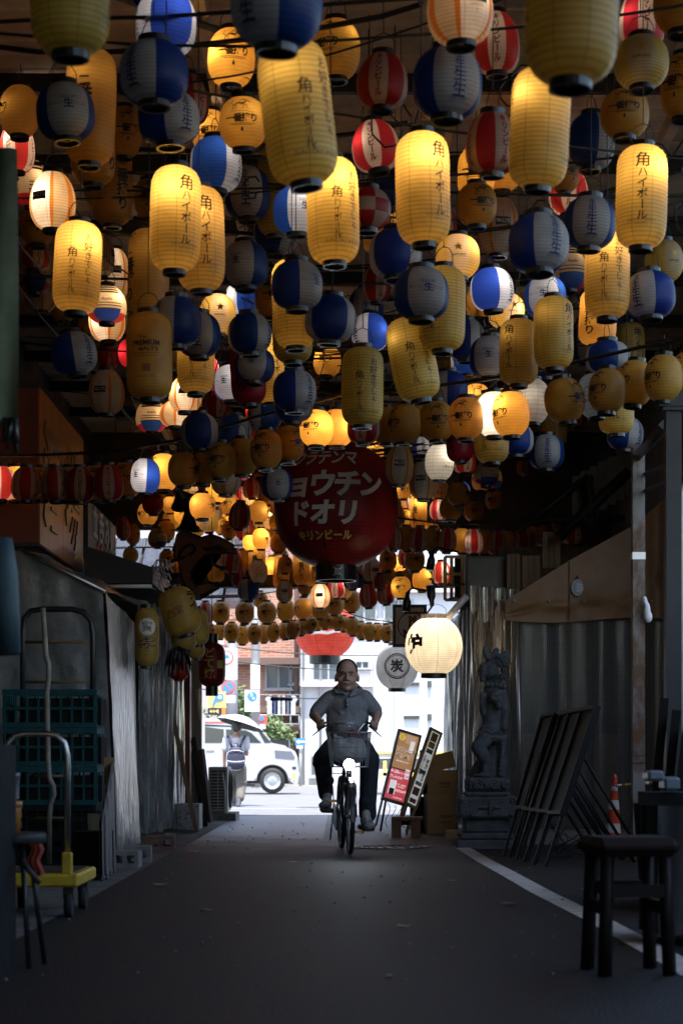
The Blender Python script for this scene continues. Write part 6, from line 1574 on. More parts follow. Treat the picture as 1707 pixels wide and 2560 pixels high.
# lattice window frame lit by the lanterns
a, c = W(1112, 1392, 20.2), W(1166, 1500, 20.2); e = empty('lattice_frame', ((a.x + c.x)/2, 20.2, (a.z + c.z)/2), 0, 'wooden lattice frame beside the blank black box sign', 'frame'); w, h = c.x - a.x, a.z - c.z
for x in (-w/2, -w * .2, w * .3, w/2): MB().box((x, 0, 0), (.035, .04, h)).build('bar', M['wood_light'], e)
for z in (-h/2, h * .1, h/2): MB().box((0, -.003, z), (w, .04, .03)).build('rail', M['wood_light'], e)
MB().box((0.06, .05, 0), (w * .6, .03, h)).build('backing', M['wood_black'], e)
# round logo sign MEAT
a, c = W(981, 1512, 24.9), W(1066, 1618, 24.9); e = empty('shop_sign', ((a.x + c.x)/2, 24.9, (a.z + c.z)/2), 0, 'black framed pale sign with a ringed block letter logo', 'sign'); w, h = c.x - a.x, a.z - c.z
MB().box((0, 0, 0), (w - .06, .06, h - .06)).build('face', pm('sign_face', (.74, .74, .78), .4), e)
b = MB()
for x in (-w/2 + .02, w/2 - .02): b.box((x, 0, 0), (.04, .1, h))
for z in (-h/2 + .02, h/2 - .02): b.box((0, 0, z), (w - .08, .1, .04))
b.build('frame', M['black'], e)
front_text('logo', [disc2d(.02, 0, .185, n=40, r2=.17)] + [ch2d('M', .04, .085, .13, .07), ch2d('E', .04, -.01, .13, .07, rot=-pi/2), ch2d('A', -.06, -.09, .12, .07, rot=.6), ch2d('T', .105, -.1, .12, .07, rot=-.6)], M['ink_brown'], e, (0, -.034, 0))
# lamps
def spot(px, py, Y, ang, label, bulb=False, r=.045):
    p = W(px, py, Y); e = empty('spot_lamp', p, 0, label, 'lamp'); e.rotation_euler = (0, R_(ang), 0)
    MB().lathe([(.0, .16), (r * .5, .16), (r * .6, .1), (r, .06), (r * 1.1, -.06), (r * .95, -.06), (r * .9, .04)], 18).build('hood', M['black'], e)
    MB().ell((0, 0, -.05), (r * .85, r * .85, r * .7), n=12, k=8).build('bulb_glass', pm('lamp_glass', (.5, .46, .4), .2, emit=(1, .8, .55), estr=.4 if bulb else .04), e)
    MB().tube([(0, 0, .16), (.05, .1, .22), (.3, .12, .2)], .012, n=6).build('arm', M['black'], e)
spot(1016, 1516, 20.8, 4, 'black lamp with round bulb above the framed logo sign')
spot(1076, 1412, 20.8, 8, 'black lamp between the striped lantern and dark string')
spot(1077, 1478, 19.6, 176, 'black can lamp pointing up beside the glowing white lantern')
spot(458, 1336, 24.6, 2, 'small lit bulb lamp above the cutout sea creature', True, .03)
p = W(452, 1262, 21); e = empty('horn_speaker', p, 0, 'black horn speaker among the glowing amber lanterns', 'speaker')
MB().lathe([(.03, .0), (.05, -.06), (.16, -.2), (.17, -.2)], 20, rotm(R_(40), R_(-25))).build('upper_horn', M['black'], e, loc=(-.03, 0, .18)); MB().lathe([(.06, .1), (.05, -.06), (.1, -.2), (.17, -.26), (.165, -.255)], 20).build('lower_horn', M['black'], e, loc=(.09, -.02, -.04))
# clear curtains on the shop side
curtain('clear_curtain', (1.33, 23.6, 0), (1.5, 20.0, 0), .05, 2.55, 9, .06, M['film'], 'clear plastic curtain in pleats behind the glowing white lantern', 140)
curtain('clear_curtain', (1.38, 19.7, 0), (1.78, 19.0, 0), .05, 2.5, 5, .05, film('warm_film', tint=(.85, .83, .8), opac=.3, gl=.7), 'clear plastic curtain gathered beside the stone statue', 90)
def gath(u, v): x = 1.30 + .55 * u; return (x, 18.9 + .05 * sin(u * 26), 2.62 - (.08 + .30 * abs(sin(u * 4.4 + .5))) * v - .05 * u)
MB().grid(gath, 60, 10).build('gathered_film', film('milky_film', tint=(.7, .68, .64), opac=.45, gl=.7, diff=(.6, .56, .5)), label='clear plastic rolled and gathered above the curtains', cat='film')
MB().tube([W(1118, 1545, 18.9), W(1166, 1490, 18.8)], .035, n=10).build('film_roll', M['white_pl'], label='rolled white film end at the top of the clear curtain', cat='roll')
for p0, p1 in (((1120, 1498), (1166, 1488)), ((1080, 1468), (1165, 1460))): MB().tube([W(*p0, 19.6), W(*p1, 19.6)], .012, n=6).build('bracket_rod', M['black'], label='black bracket rod ' + ('under' if p0[1] > 1480 else 'level with') + ' the black can lamp by the lattice frame', cat='rod', group='rods holding the curtain')
for x, y in ((1.48, 20.0), (1.62, 19.3)): MB().box((x, y, 1.3), (.05, .05, 2.6)).build('curtain_post', M['alu'], label='grey metal post among the clear curtains' + (' nearest the statue' if y < 19.5 else ' behind the white lantern'), cat='post')
p = W(1136, 1815, 18.7); MB().tube([p + Vector((0, 0, .05)), p + Vector((-.03, -.03, .05)), p + Vector((-.03, -.03, -.06)), p + Vector((0, 0, -.06))], .006, n=6).build('door_handle', M['black'], label='small black pull handle on the clear curtain edge', cat='handle')

# ---- stone statue
YS = 17.5; k_ = .00159
def sp(x, y, dy=0): return W(1050 + x / 2.387, 1600 + y / 2.387, YS + dy) - SO
SO = Vector((W(1050 + 390 / 2.387, 0, YS).x, YS, 0))
e = empty('stone_statue', SO, 0, 'dark carved stone guardian statue with curly mane on an ornate pedestal', 'statue')
def slab(nm, x0, x1, y0, y1, d, bev=.015):
    a, c = sp(x0, y0), sp(x1, y1); o = MB().box(((a.x + c.x)/2, 0, (a.z + c.z)/2), (c.x - a.x, d, a.z - c.z), bev=bev).build(nm, M['stone'], e); return o
a = sp(0, 1185); 
slab('plinth', 205, 552, 1187, 1250, .56); slab('plinth', 228, 545, 1145, 1186, .5); slab('pedestal', 258, 520, 1060, 1144, .42)
blk = slab('pedestal_block', 216, 568, 932, 1059, .56, .02); slab('top_slab', 262, 522, 905, 931, .44); scr = slab('scroll_base', 268, 520, 820, 904, .42, .03)
b = MB()
def spiral(c, r, turns=2.2, fl=1): return [Vector((c.x + fl * r * (1 - t / (turns * 14)) * cos(t * .45), c.y, c.z + r * (1 - t / (turns * 14)) * sin(t * .45))) for t in range(int(turns * 13))]
for x, r, fl in ((335, .055, 1), (430, .05, -1), (492, .035, 1), (385, .025, -1)): c = sp(x, 862); c.y = -.222; b.tube(spiral(c, r, fl=fl), .013, n=6)
b.build('scroll_carving', M['stone'], e)
b = MB(); c = sp(402, 995); c.y = -.285
b.ell(c, (.03, .025, .045), n=10, k=7); b.ell(c + Vector((0, 0, .05)), (.018, .02, .03), n=8, k=6); b.ell(c - Vector((0, 0, .045)), (.02, .02, .025), n=8, k=6)
for s in (-1, 1):
    for i in range(6): b.ell(c + Vector((s * (.035 + i * .013), 0, .004 * sin(i * 2))), (.016 - .001 * i, .018, .02 - .002 * i), n=8, k=5)
for x in (240, 290, 525, 552):
    for y in (955, 1035): q = sp(x, y); q.y = -.285; b.ell(q, (.018, .016, .018), n=8, k=5)
b.build('block_ornament', M['stone'], e)
T = [('c', sp(440, 300), sp(432, 400), .10, .085), ('c', sp(432, 400), sp(430, 490), .085, .095), ('e', sp(430, 540), (.13, .11, .085)), ('e', sp(432, 590), (.125, .11, .05)),
     ('c', sp(400, 570, -.03), sp(342, 640, -.14), .085, .068), ('c', sp(342, 640, -.14), sp(395, 720, -.1), .068, .062), ('c', sp(395, 720, -.1), sp(392, 800, -.1), .058, .042), ('e', sp(368, 808, -.12), (.075, .06, .022)),
     ('c', sp(478, 570, .02), sp(490, 700, .03), .07, .05), ('c', sp(490, 700, .03), sp(492, 805, .02), .05, .045), ('c', sp(380, 700, .08), sp(330, 800, .08), .05, .07), ('c', sp(440, 640, .1), sp(420, 810, .1), .09, .1),
     ('c', sp(485, 320, -.05), sp(505, 420, -.04), .052, .045), ('c', sp(505, 420, -.04), sp(500, 520, -.08), .045, .035), ('c', sp(455, 330, -.1), sp(470, 395, -.13), .06, .035), ('e', sp(440, 340, -.12), (.05, .04, .06)), ('c', sp(372, 330, -.03), sp(380, 430, -.02), .035, .04),
     ('e', sp(420, 175, -.03), (.085, .09, .1)), ('e', sp(382, 180, -.05), (.05, .06, .07)), ('e', sp(354, 178, -.05), (.025, .03, .028)), ('e', sp(372, 150, -.05), (.03, .05, .018)), ('e', sp(368, 212, -.05), (.032, .045, .018)), ('e', sp(370, 238, -.05), (.028, .04, .022)), ('c', sp(430, 250), sp(440, 300), .07, .09),
     ('c', sp(480, 110), sp(522, 62), .045, .008), ('c', sp(505, 120), sp(526, 90), .05, .02), ('c', sp(400, 100), sp(385, 55), .03, .028), ('e', sp(395, 52), (.035, .03, .03)), ('c', sp(430, 110), sp(455, 62), .035, .03)]
rn = random.Random(21)
for i in range(9): q = sp(500 - 3 * i, 590 + i * 26, -.04 + .004 * i); T.append(('e', q, (.03, .03, .026)))
blob(T, 'figure', M['stone'], e, .0095, 2)
b = MB()
for i in range(95):      # curls of the mane and beard
    a_ = rn.uniform(0, 2 * pi); x = 455 + 62 * cos(a_) * rn.uniform(.35, 1); y = 178 + 98 * sin(a_) * rn.uniform(.35, 1)
    if x < 428 and y < 245 and y > 118: continue
    q = sp(x, y, -.09 * rn.uniform(.2, 1)); r = rn.uniform(.012, .026); b.tube([q + Vector((r * (1 - t * .09) * cos(t * .8 + a_), -.004 * t, r * (1 - t * .09) * sin(t * .8 + a_))) for t in range(9)], r * .42, n=5)
b.build('mane', M['stone'], e)
b = MB()
for x in (400, 425, 450, 478, 500): q = sp(x, 268 + (x - 440) * .1, -.1); b.ell(q, (.022, .02, .024), n=8, k=6)
for i in range(14): q = sp(338 + i * 10, 548 + 7 * sin(i * .9), -.115 + .0006 * (i - 7) ** 2); b.ell(q, (.013, .012, .016), n=7, k=5)
for i in range(12): q = sp(335 + i * 13, 585 + 5 * sin(i * 1.3), -.11 + .0006 * (i - 6) ** 2); b.ell(q, (.014, .012, .012), n=7, k=5)
for z in (322, 350): b.tube([sp(425 + 60 * t / 6, z + 8 * sin(t * pi / 6), -.165 + .004 * (t - 3) ** 2) for t in range(7)], .009, n=5)
for t in range(5): q = sp(330 + t * 9, 808, -.18); b.ell(q, (.012, .018, .012), n=6, k=4)
b.build('carved_jewellery', M['stone'], e)

# ---- wooden bench step, boxes, ladder, boards beside the curtains
p = W(1000, 2092, 19.6)
e = empty('step_bench', (W(995 + 22, 0, 19.6).x, 19.6, 0), 0, 'low reddish wooden step bench beside the statue', 'bench')
M['bench'] = pm('bench_wood', (.16, .06, .025), .5, noise=.3, nscale=7)
MB().box((0, 0, .2), (.33, .28, .035), bev=.006).build('seat', M['bench'], e)
for x in (-.115, .09): MB().box((x, 0, .09), (.1, .24, .18)).build('leg', M['bench'], e)
MB().box((0, .06, .15), (.26, .02, .05)).build('rail', M['wood_black'], e)
MB().box((W(1128, 0, 19.4).x, 19.4, .04), (.12, .2, .08)).build('crumpled_bag', M['cardboard'], label='crumpled brown paper bag beside the statue plinth', cat='bag')
def carton(px, py0, py1, Y, w, d, rz, lab, flap=True):
    a, c = W(px, py0, Y), W(px, py1, Y); e = empty('cardboard_box', (a.x, Y, c.z), rz, lab, 'box', 'cartons beside the clear curtains'); h = a.z - c.z
    MB().box((0, 0, h/2), (w, d, h)).build('carton', M['cardboard'], e)
    if flap:
        f_ = MB().box((0, 0, .1), (w, .008, .2)).build('flap', M['cardboard'], e, loc=(0, -d/2, h)); f_.rotation_euler = (R_(-25), R_(-14), 0)
    MB().box((w * .1, -d/2 - .002, h * .45), (w * .4, .003, .03)).build('printed_band', M['ink_brown'], e); MB().box((w * .1, -d/2 - .002, h * .3), (w * .35, .003, .02)).build('printed_band', M['ink_brown'], e)
    return e
carton(1102, 1985, 2085, 20.6, .34, .3, .1, 'brown cardboard box standing on the ground beside the bench', False)
carton(1106, 1925, 1984, 20.6, .32, .28, -.12, 'open cardboard box with raised flap, on top of another carton')
MB().box((W(1062, 0, 21.0).x, 21.0, .2), (.34, .22, .4)).build('dark_bin', M['crate_dark'], label='dark grey bin behind the wooden easel board', cat='bin')
# lit menu board
def lit_mat(name, c, s): return pm(name, c, .4, emit=c, estr=s)
YB = 20.2; ft, tp_ = W(938, 2060, YB), W(994, 1825, YB + .28); ft.z = .01
def menu_board(foot, top, width, yaw, frame, label, leg_h):
    return aboard('menu_board', foot, top, width, yaw, label, frame, M['black'], True, leg_h, .05, True, .55, 'menu board')
mbd = menu_board(W(936, 2063, YB), W(995, 1822, YB + .25), .275, R_(14), M['black'], 'lit menu board with red price panel and sofa seat notice', .3)
H_ = (W(995, 1822, YB + .25) - W(936, 2063, YB)).length
def on_board(nm, x, z, w, h, mat, y): return MB().box((x, y, z), (w, .003, h)).build(nm, mat, mbd)
EB = .15
sc_('poster_red', (.62, .07, .08)); lit_ = lambda n, c: lit_mat(n, c, EB)
PB = lit_('poster_brown', (.42, .22, .09)); PR = lit_('poster_red_lit', (.60, .07, .10)); PY = lit_('poster_yellow', (.85, .65, .08)); PW = lit_('poster_white', (.8, .8, .8)); PT = lit_('poster_tan', (.55, .33, .2)); PK = pm('poster_ink', (.02, .02, .02), .5)
on_board('poster_photo', .1375, .3 + (H_ - .3) * .72, .225, (H_ - .3) * .5, PB, -.0225); on_board('poster_panel', .1375, .3 + (H_ - .3) * .245, .225, (H_ - .3) * .42, PR, -.0225)
on_board('poster_photo', .17, .3 + (H_ - .3) * .89, .12, .1, PT, -.0265)
on_board('poster_photo', .195, .3 + (H_ - .3) * .8, .05, .13, PW, -.0285); on_board('poster_photo', .085, .3 + (H_ - .3) * .2, .075, .16, PW, -.0265); on_board('poster_photo', .085, .3 + (H_ - .3) * .14, .055, .07, PK, -.029)
on_board('poster_patch', .215, .3 + (H_ - .3) * .42, .05, .11, PW, -.0265)
v = [( .065 + (.045 if i % 2 else .03) * cos(i * pi / 10), .3 + (H_ - .3) * .9 + (.045 if i % 2 else .03) * sin(i * pi / 10)) for i in range(20)]
front_text('poster_star', [(v, [tuple(range(20))], 0)], PY, mbd, (0, -.0265, 0))
zz = lambda t: .3 + (H_ - .3) * t
def white_txt(s, x, z, size, bold=.02, narrow=.8): return row_text(s, x, z, size, bold, .12, 0, narrow)
front_text('poster_lettering', white_txt('ソファー席', .14, zz(.735), .052, .07) + white_txt('あります', .13, zz(.645), .056, .07) + white_txt('宴会予約も承ります', .13, zz(.57), .02) + white_txt('4~20', .068, zz(.42), .05, .03) + white_txt('名様まで', .145, zz(.41), .024, .02) + white_txt('楽しめる2F!', .1, zz(.345), .034, .03) + white_txt('お二階・宴会場', .17, zz(.255), .02) + white_txt('飲み放題付', .175, zz(.225), .02) + white_txt('30分500円', .185, zz(.17), .034, .03) + white_txt('06-4980-0980', .17, zz(.07), .022, .02), PW, mbd, (0, -.0315, 0))
front_text('poster_dark_lettering', white_txt('ソファー席', .14, zz(.735), .052, .015) + white_txt('あります', .13, zz(.645), .056, .015) + row_text('夏季', .065, zz(.915), .02) + row_text('限定', .065, zz(.885), .02), PK, mbd, (0, -.0335, 0))
front_text('poster_note', row_text('貸切', .215, zz(.445), .03, .02, narrow=.8) + row_text('OK', .215, zz(.385), .036, .02), lit_('poster_rose', (.4, .1, .2)), mbd, (0, -.0315, 0))
easel = aboard('easel_board', W(988, 2073, 19.9), W(1075, 1818, 20.25), .16, R_(28), 'wooden easel with a narrow menu of small photos', M['wood_light'], lit_mat('menu_paper', (.62, .64, .62), .10), True, .3, .045, True, .5, 'menu board')
He = (W(1075, 1818, 20.25) - W(988, 2073, 19.9)).length; rn = random.Random(9)
for i, (t, hh) in enumerate(((.9, .1), (.8, .07), (.72, .05), (.45, .05), (.3, .04), (.2, .09), (.08, .05))):
    MB().box((.08, -.0135, .3 + (He - .3) * t), (.08, .003, hh)).build('menu_photo', pm('menu_photo_%d' % i, [(.45, .3, .08), (.6, .32, .05), (.3, .25, .2), (.35, .45, .5), (.5, .5, .5), (.35, .15, .1), (.4, .12, .1)][i], .5, noise=.6, nscale=30), easel)
front_text('menu_lettering', col_text('お酒とお料理', .05, .3 + (He - .3) * .66, .04, .01) + col_text('宴会承ります', .1, .3 + (He - .3) * .62, .045, .02), PK, easel, (0, -.0165, 0))
# stepladder leaning behind
e = empty('wooden_ladder', (0, 0, 0), 0, 'light wooden folding stand behind the easel, legs spread over the bench', 'stand')
for x0, x1, nm in ((1070, 1107, 'leg'), (1058, 1086, 'leg')): MB().tube([W(x0, 1890 if x0 > 1060 else 1900, 20.9), W(x1, 2045, 20.7)], .013, n=5).build(nm, M['wood_light'], e)
MB().tube([W(1072, 1990, 20.8), W(1093, 1990, 20.75)], .012, n=5).build('rail', M['alu'], e)
for i in range(3):
    f_ = W(1068 + i * 9, 2052, 21.2 + i * .1); f_.z = .01; aboard('folded_board', f_, W(1052 + i * 10, 1875 + 4 * i, 21.3 + i * .1), .4, R_(80), f'slim folded board stacked behind the wooden easel, {ORD[i]} from the lit menu', M['gloss_black'], M['panel_dark'], legs=False, group='boards stacked behind the easel')
b = MB(); 
for i in range(5): p0, p1 = W(968 + i * 14, 2005 + i * 8, 20.3), W(970 + i * 16, 2068, 20.1); b.tube([p0.lerp(p1, t / 6) + Vector((.03 * sin(t + i), -.02, 0)) for t in range(7)], .004, n=4)
b.build('loose_cable', M['cable'], label='thin black cables dangling from the lit menu board', cat='cable')
# ---- folded black light boards before the mesh curtain
BD = [((1285, 2138), (1389, 1782), 15.6, 'glossy black folded light board nearest the statue'), ((1301, 2146), (1418, 1778), 15.3, 'black folded light board second from the statue'), ((1318, 2155), (1440, 1775), 14.95, 'black folded light board in the middle of the row'), ((1340, 2163), (1462, 1770), 14.6, 'black folded light board fourth from the statue'), ((1364, 2171), (1494, 1764), 14.2, 'tall black folded light board with bright edge, nearest the cone')]
for i, (f_, t_, Y, lab) in enumerate(BD):
    fo = W(*f_, Y); fo.z = .005; to = W(*t_, Y + .1)
    aboard('light_board', fo, to, .40, R_(98), lab, M['gloss_black'], M['panel_dark'], True, .42, .055, True, .55, 'sign board', 'folded light boards by the mesh curtain')
b = MB(); rn = random.Random(31)
for i in range(9):
    p0 = W(1390 + rn.uniform(-20, 60), 2060 + rn.uniform(-10, 20), 15.2); p1 = W(1420 + rn.uniform(-60, 80), 2120 + rn.uniform(0, 30), 15.3); p1.z = max(.01, p1.z)
    b.tube([p0.lerp(p1, t / 8) + Vector((.05 * sin(t * .9 + i), .03 * cos(t + i), -.05 * sin(pi * t / 8))) for t in range(9)], .005, n=4)
b.build('loose_cable', M['cable'], label='tangled black cables behind the folded light boards', cat='cable')
# cone and bar
p = W(1529, 2092, 15.9); e = empty('traffic_cone', (W(1529, 0, 15.9).x, 15.9, 0), 0, 'orange traffic cone with white bands behind the light boards', 'cone'); e.rotation_euler = (0, R_(2), 0)
b = MB(); zs = [(.03, .092, 0), (.14, .078, 0), (.2, .07, 1), (.28, .06, 0), (.40, .05, 1), (.48, .04, 0), (.56, .032, 1), (.6, .026, 0), (.68, .022, 0), (.70, .012, 0)]
for (z0, r0, m0), (z1, r1, m1) in zip(zs, zs[1:]): b.mi = m0; b.lathe([(r0, z0), (r1, z1)], 20)
b.mi = 0; b.lathe([(.012, .70), (0.001, .705)], 20)
b.build('body', [M['orange_pl'], M['white_pl']], e); MB().box((0, 0, .015), (.3, .3, .03), bev=.008).build('base', M['orange_pl'], e)
e = empty('cone_bar', W(1537, 1965, 15.85), 0, 'white and yellow striped bar hooked on the traffic cone', 'bar'); d_ = W(1640, 1956, 15.6) - W(1537, 1965, 15.85)
for i in range(6): MB().tube([d_ * (i / 6), d_ * ((i + 1) / 6)], .013, n=8).build('band', M['white_pl'] if i % 2 == 0 else M['yellow_pl'], e)
# plastic bag tied on the post
q = W(1616, 1530, 15.2); blob([('e', (0, 0, 0), (.03, .03, .085)), ('e', (.01, .0, -.04), (.035, .03, .05)), ('c', (-.01, 0, .06), (-.02, 0, .11), .02, .02)], 'plastic_bag', M['white_pl'], None, .006, 1, label='white plastic bag tied to the rusty post', cat='bag').location = q
# ---- dark stool in front
e = empty('wooden_stool', (W(1568, 0, 7.28).x, 7.28, 0), R_(8), 'dark wooden stool standing in the near corner', 'stool')
MB().box((0, 0, .5), (.34, .32, .075), bev=.03).build('seat', pm('stool_seat', (.018, .009, .007), .75, spec=.2), e)
for x in (-1, 1):
    for y in (-1, 1): MB().tube([(x * .115, y * .11, .465), (x * .13, y * .125, 0)], .028, n=4).build('leg', M['wood_black'], e)
for y in (-.12, .12): MB().box((0, y, .33), (.22, .022, .05)).build('stretcher', M['wood_black'], e)
for x in (-.12, .12): MB().box((x, 0, .26), (.022, .22, .05)).build('stretcher', M['wood_black'], e)
# ---- cart with cloth and pale cases at the right edge
q = W(1690, 0, 8.6); e = empty('service_cart', (q.x + .12, 8.6, 0), 0, 'grey cloth draped over a cart at the frame edge behind the stool', 'cart')
MB().box((0, 0, .6), (.5, .5, .05)).build('top', M['crate_dark'], e); MB().box((0, 0, .3), (.4, .42, .56)).build('body', M['wall_dark'], e)
MB().grid(lambda u, v: (-.26 + .02 * sin(18 * u + 3 * v) - .03 * v * sin(u * 5), -.3 + .6 * u, .63 - .58 * v), 30, 14).build('cloth', pm('grey_cloth', (.05, .055, .058), .85, noise=.2, bump=.3, bscale=6), e)
MB().grid(lambda u, v: (-.26 + .55 * u, -.3 + .02 * sin(20 * u + 2 * v) - .03 * v, .63 - .58 * v), 30, 14).build('cloth_front', pm('grey_cloth_front', (.05, .055, .058), .85, noise=.2, bump=.3, bscale=6), e)
for (px0, px1, py0, py1, lab) in ((1612, 1652, 1926, 1952, 'upper pale blue plastic case on the cart'), (1652, 1692, 1942, 1976, 'lower grey-blue plastic case on the cart')):
    a, c = W(px0, py0, 8.4), W(px1, py1, 8.4); MB().box(((a.x + c.x)/2, 8.4, (a.z + c.z)/2), (c.x - a.x, .16, a.z - c.z), bev=.012).build('plastic_case', pm('pale_case', (.16, .2, .25), .4), label=lab, cat='case')
MB().box((W(1665, 0, 8.45).x, 8.5, .66), (.2, .3, .06)).build('dark_tray', M['crate_dark'], label='dark tray under the pale plastic cases', cat='tray')
for i in range(3):
    f_ = W(1612 + i * 26, 2085 + 10 * i, 10.6 - .3 * i); f_.z = .01; t_ = W(1660 + i * 30, 1745 + 30 * i, 10.7 - .3 * i); aboard('leaning_board', f_, t_, .5, R_(80), ['dark glossy board leaning behind the pale cases, farthest of three', 'dark glossy board leaning behind the pale cases, middle of three', 'dark glossy board leaning behind the pale cases, nearest of three'][i], M['gloss_black'], M['panel_dark'], legs=False, thick=.05)
# ---- manhole cover
M['iron'] = pm('cast_iron', (.16, .155, .15), .4, metal=.6, noise=.3, nscale=20)
e = empty('manhole_cover', (.445, 17.36, .0), 0, 'round cast iron manhole cover in the road behind the bicycle', 'manhole cover')
MB().lathe([(.36, .001), (.36, .008), (.33, .008), (.33, .003), (0, .003)], 40).build('disc', M['iron'], e)
b = MB()
for r in (.09, .17, .25, .3): n_ = int(r * 60); [b.box((r * cos(2*pi*i/n_), r * sin(2*pi*i/n_), .006), (.035, .02, .006), rotm(0, 0, 2*pi*i/n_ + pi/2)) for i in range(n_)]
b.build('tread_pattern', M['iron'], e)
# ---- cutout creature board
def j1(x, y): p = W(280 + x / 5.2267, 1220 + y / 5.2267, 22.8); return (p.x, p.z)
P_ = [(850, 620), (900, 560), (1000, 580), (1170, 650), (1300, 610), (1420, 650), (1580, 740), (1620, 860), (1450, 850), (1300, 870), (1210, 890), (1100, 1000), (1040, 1100), (1050, 1190), (1115, 1300), (1170, 1260), (1250, 1235), (1330, 1260), (1405, 1315), (1290, 1345), (1230, 1385), (1165, 1395), (1165, 1460), (1020, 1460), (1050, 1330), (960, 1280), (890, 1080), (880, 980), (820, 900), (820, 750)]
c0 = j1(1000, 1000); e = empty('cutout_board', (c0[0], 22.8, c0[1]), 0, 'brown cutout board of a curling sea creature over the alley mouth', 'cutout sign')
M['cut'] = pm('cutout_brown', (.45, .24, .16), .6, noise=.2)
lc = lambda q: (j1(*q)[0] - c0[0], j1(*q)[1] - c0[1])
b = MB(); b.prism([lc(q) for q in P_], .04); bmesh.ops.triangulate(b.bm, faces=[f for f in b.bm.faces if len(f.verts) > 4]); b.build('silhouette', M['cut'], e)
b = MB(); b.tube([Vector((lc(q)[0], -.022, lc(q)[1])) for q in P_], .013, n=5, closed=True); b.build('outline', M['black'], e)
b = MB(); b.prism([lc(q) for q in [(675, 1045), (740, 950), (850, 915), (1010, 880), (930, 940), (800, 985)]], .03, Matrix.Translation((0, -.03, 0))); b.build('fin', M['black'], e)
b = MB(); b.prism([lc(q) for q in [(1160, 760), (1250, 790), (1390, 740), (1540, 830), (1400, 830), (1230, 830)]], .03, Matrix.Translation((0, -.03, 0))); b.build('feather', M['black'], e)
b = MB(); b.tube([Vector((lc(q)[0], -.03, lc(q)[1])) for q in [(870, 910), (910, 830), (980, 760), (1050, 740), (1090, 790), (1060, 850), (1000, 880)]], .018, n=5); b.tube([Vector((lc(q)[0], -.03, lc(q)[1])) for q in [(1260, 880), (1310, 980), (1400, 1040), (1500, 1050)]], .02, n=5); b.build('inner_line', M['black'], e)
# ================================================================== bicycle
M['bikepaint'] = pm('bike_grey_paint', (.10, .105, .11), .3, metal=.6); M['wire'] = pm('basket_wire', (.42, .43, .45), .35, metal=.9); M['grip'] = pm('brown_grip', (.05, .035, .03), .6)
M['reflector'] = pm('amber_reflector', (.75, .3, .02), .3, emit=(.9, .35, .02), estr=.02)
fx, fy, rx_, ry_ = .062, 16.02, -.012, 17.10        # front and rear axle on the ground plan
hd_ = math.atan2(-(fx - rx_), -(fy - ry_))          # bicycle local +x = forward (towards the camera)
bk = empty('bicycle', (rx_, ry_, 0), 0, 'grey city bicycle with wire front basket and lit headlamp ridden towards the viewer', 'bicycle')
fw = Vector((fx - rx_, fy - ry_, 0)).normalized(); sd2 = Vector((0, 0, 1)).cross(fw)      # fw forward, sd2 = rider's left
Mb = Matrix((fw, sd2, Vector((0, 0, 1)))).transposed().to_4x4(); Mb.translation = (rx_, ry_, 0); bk.matrix_world = Mb
WB = (Vector((fx, fy, 0)) - Vector((rx_, ry_, 0))).length; RW = .33
def wheel(x, nm):
    w = empty('wheel', (x, 0, RW)); w.parent = bk; m_ = rotm(pi/2)
    b = MB(); b.lathe([(RW - .033, -.016), (RW - .012, -.02), (RW - .002, -.01), (RW, 0), (RW - .002, .01), (RW - .012, .02), (RW - .033, .016), (RW - .033, -.016)], 40, m_); b.build('tyre', M['rubber'], w)
    b = MB(); b.lathe([(RW - .05, -.012), (RW - .034, -.014), (RW - .034, .014), (RW - .05, .012), (RW - .05, -.012)], 40, m_); b.build('rim', M['alu'], w)
    b = MB(); b.tube([(0, -.04, 0), (0, .04, 0)], .02, n=10)
    for i in range(18): a = 2 * pi * i / 18; s_ = .03 if i % 2 else -.03; b.tube([(.018 * cos(a + .8), s_, .018 * sin(a + .8)), ((RW - .045) * cos(a), 0, (RW - .045) * sin(a))], .0014, n=3, cap=False)
    b.build('spoke', M['chrome'], w)
    return w
wheel(0, 'r'); wheel(WB, 'f')
def fender(x, a0, a1):
    b = MB(); n = 16; R = RW + .022; rows = []
    for i in range(n + 1):
        a = a0 + (a1 - a0) * i / n; rows.append([b.bm.verts.new((x + (R + dz) * cos(a), y, RW + (R + dz) * sin(a))) for y, dz in ((-.026, -.012), (-.015, 0), (.015, 0), (.026, -.012))])
    for A, B in zip(rows, rows[1:]):
        for j in range(3): b._f([A[j], A[j+1], B[j+1], B[j]])
    return b.build('mudguard', M['bikepaint'], bk)
fender(0, R_(10), R_(190)); fender(WB, R_(-5), R_(165))
HT, HB = Vector((WB - .165, 0, .82)), Vector((WB - .10, 0, .64)); BB = Vector((.47, 0, .29)); ST = Vector((.30, 0, .72))
def tubes(nm, L, mat=None):
    b = MB()
    for p, q, r in L: b.tube([p, q], r, n=8)
    return b.build(nm, mat or M['bikepaint'], bk)
tubes('frame', [(HT, HB, .022), (HB + Vector((.01, 0, .04)), BB, .02), (HT - Vector((-.01, 0, .08)), BB + Vector((-.08, 0, .2)), .015), (BB, ST, .017), (BB, Vector((0, .055, RW)), .01), (BB, Vector((0, -.055, RW)), .01), (ST - Vector((0, 0, .06)), Vector((0, .06, RW)), .008), (ST - Vector((0, 0, .06)), Vector((0, -.06, RW)), .008)])
tubes('fork', [(HB, HB + Vector((.02, .05, -.03)), .014), (HB, HB + Vector((.02, -.05, -.03)), .014), (HB + Vector((.02, .05, -.03)), Vector((WB, .052, RW)), .012), (HB + Vector((.02, -.05, -.03)), Vector((WB, -.052, RW)), .012)], M['chrome'])
tubes('seat_post', [(ST, ST + Vector((-.02, 0, .06)), .013)], M['chrome'])
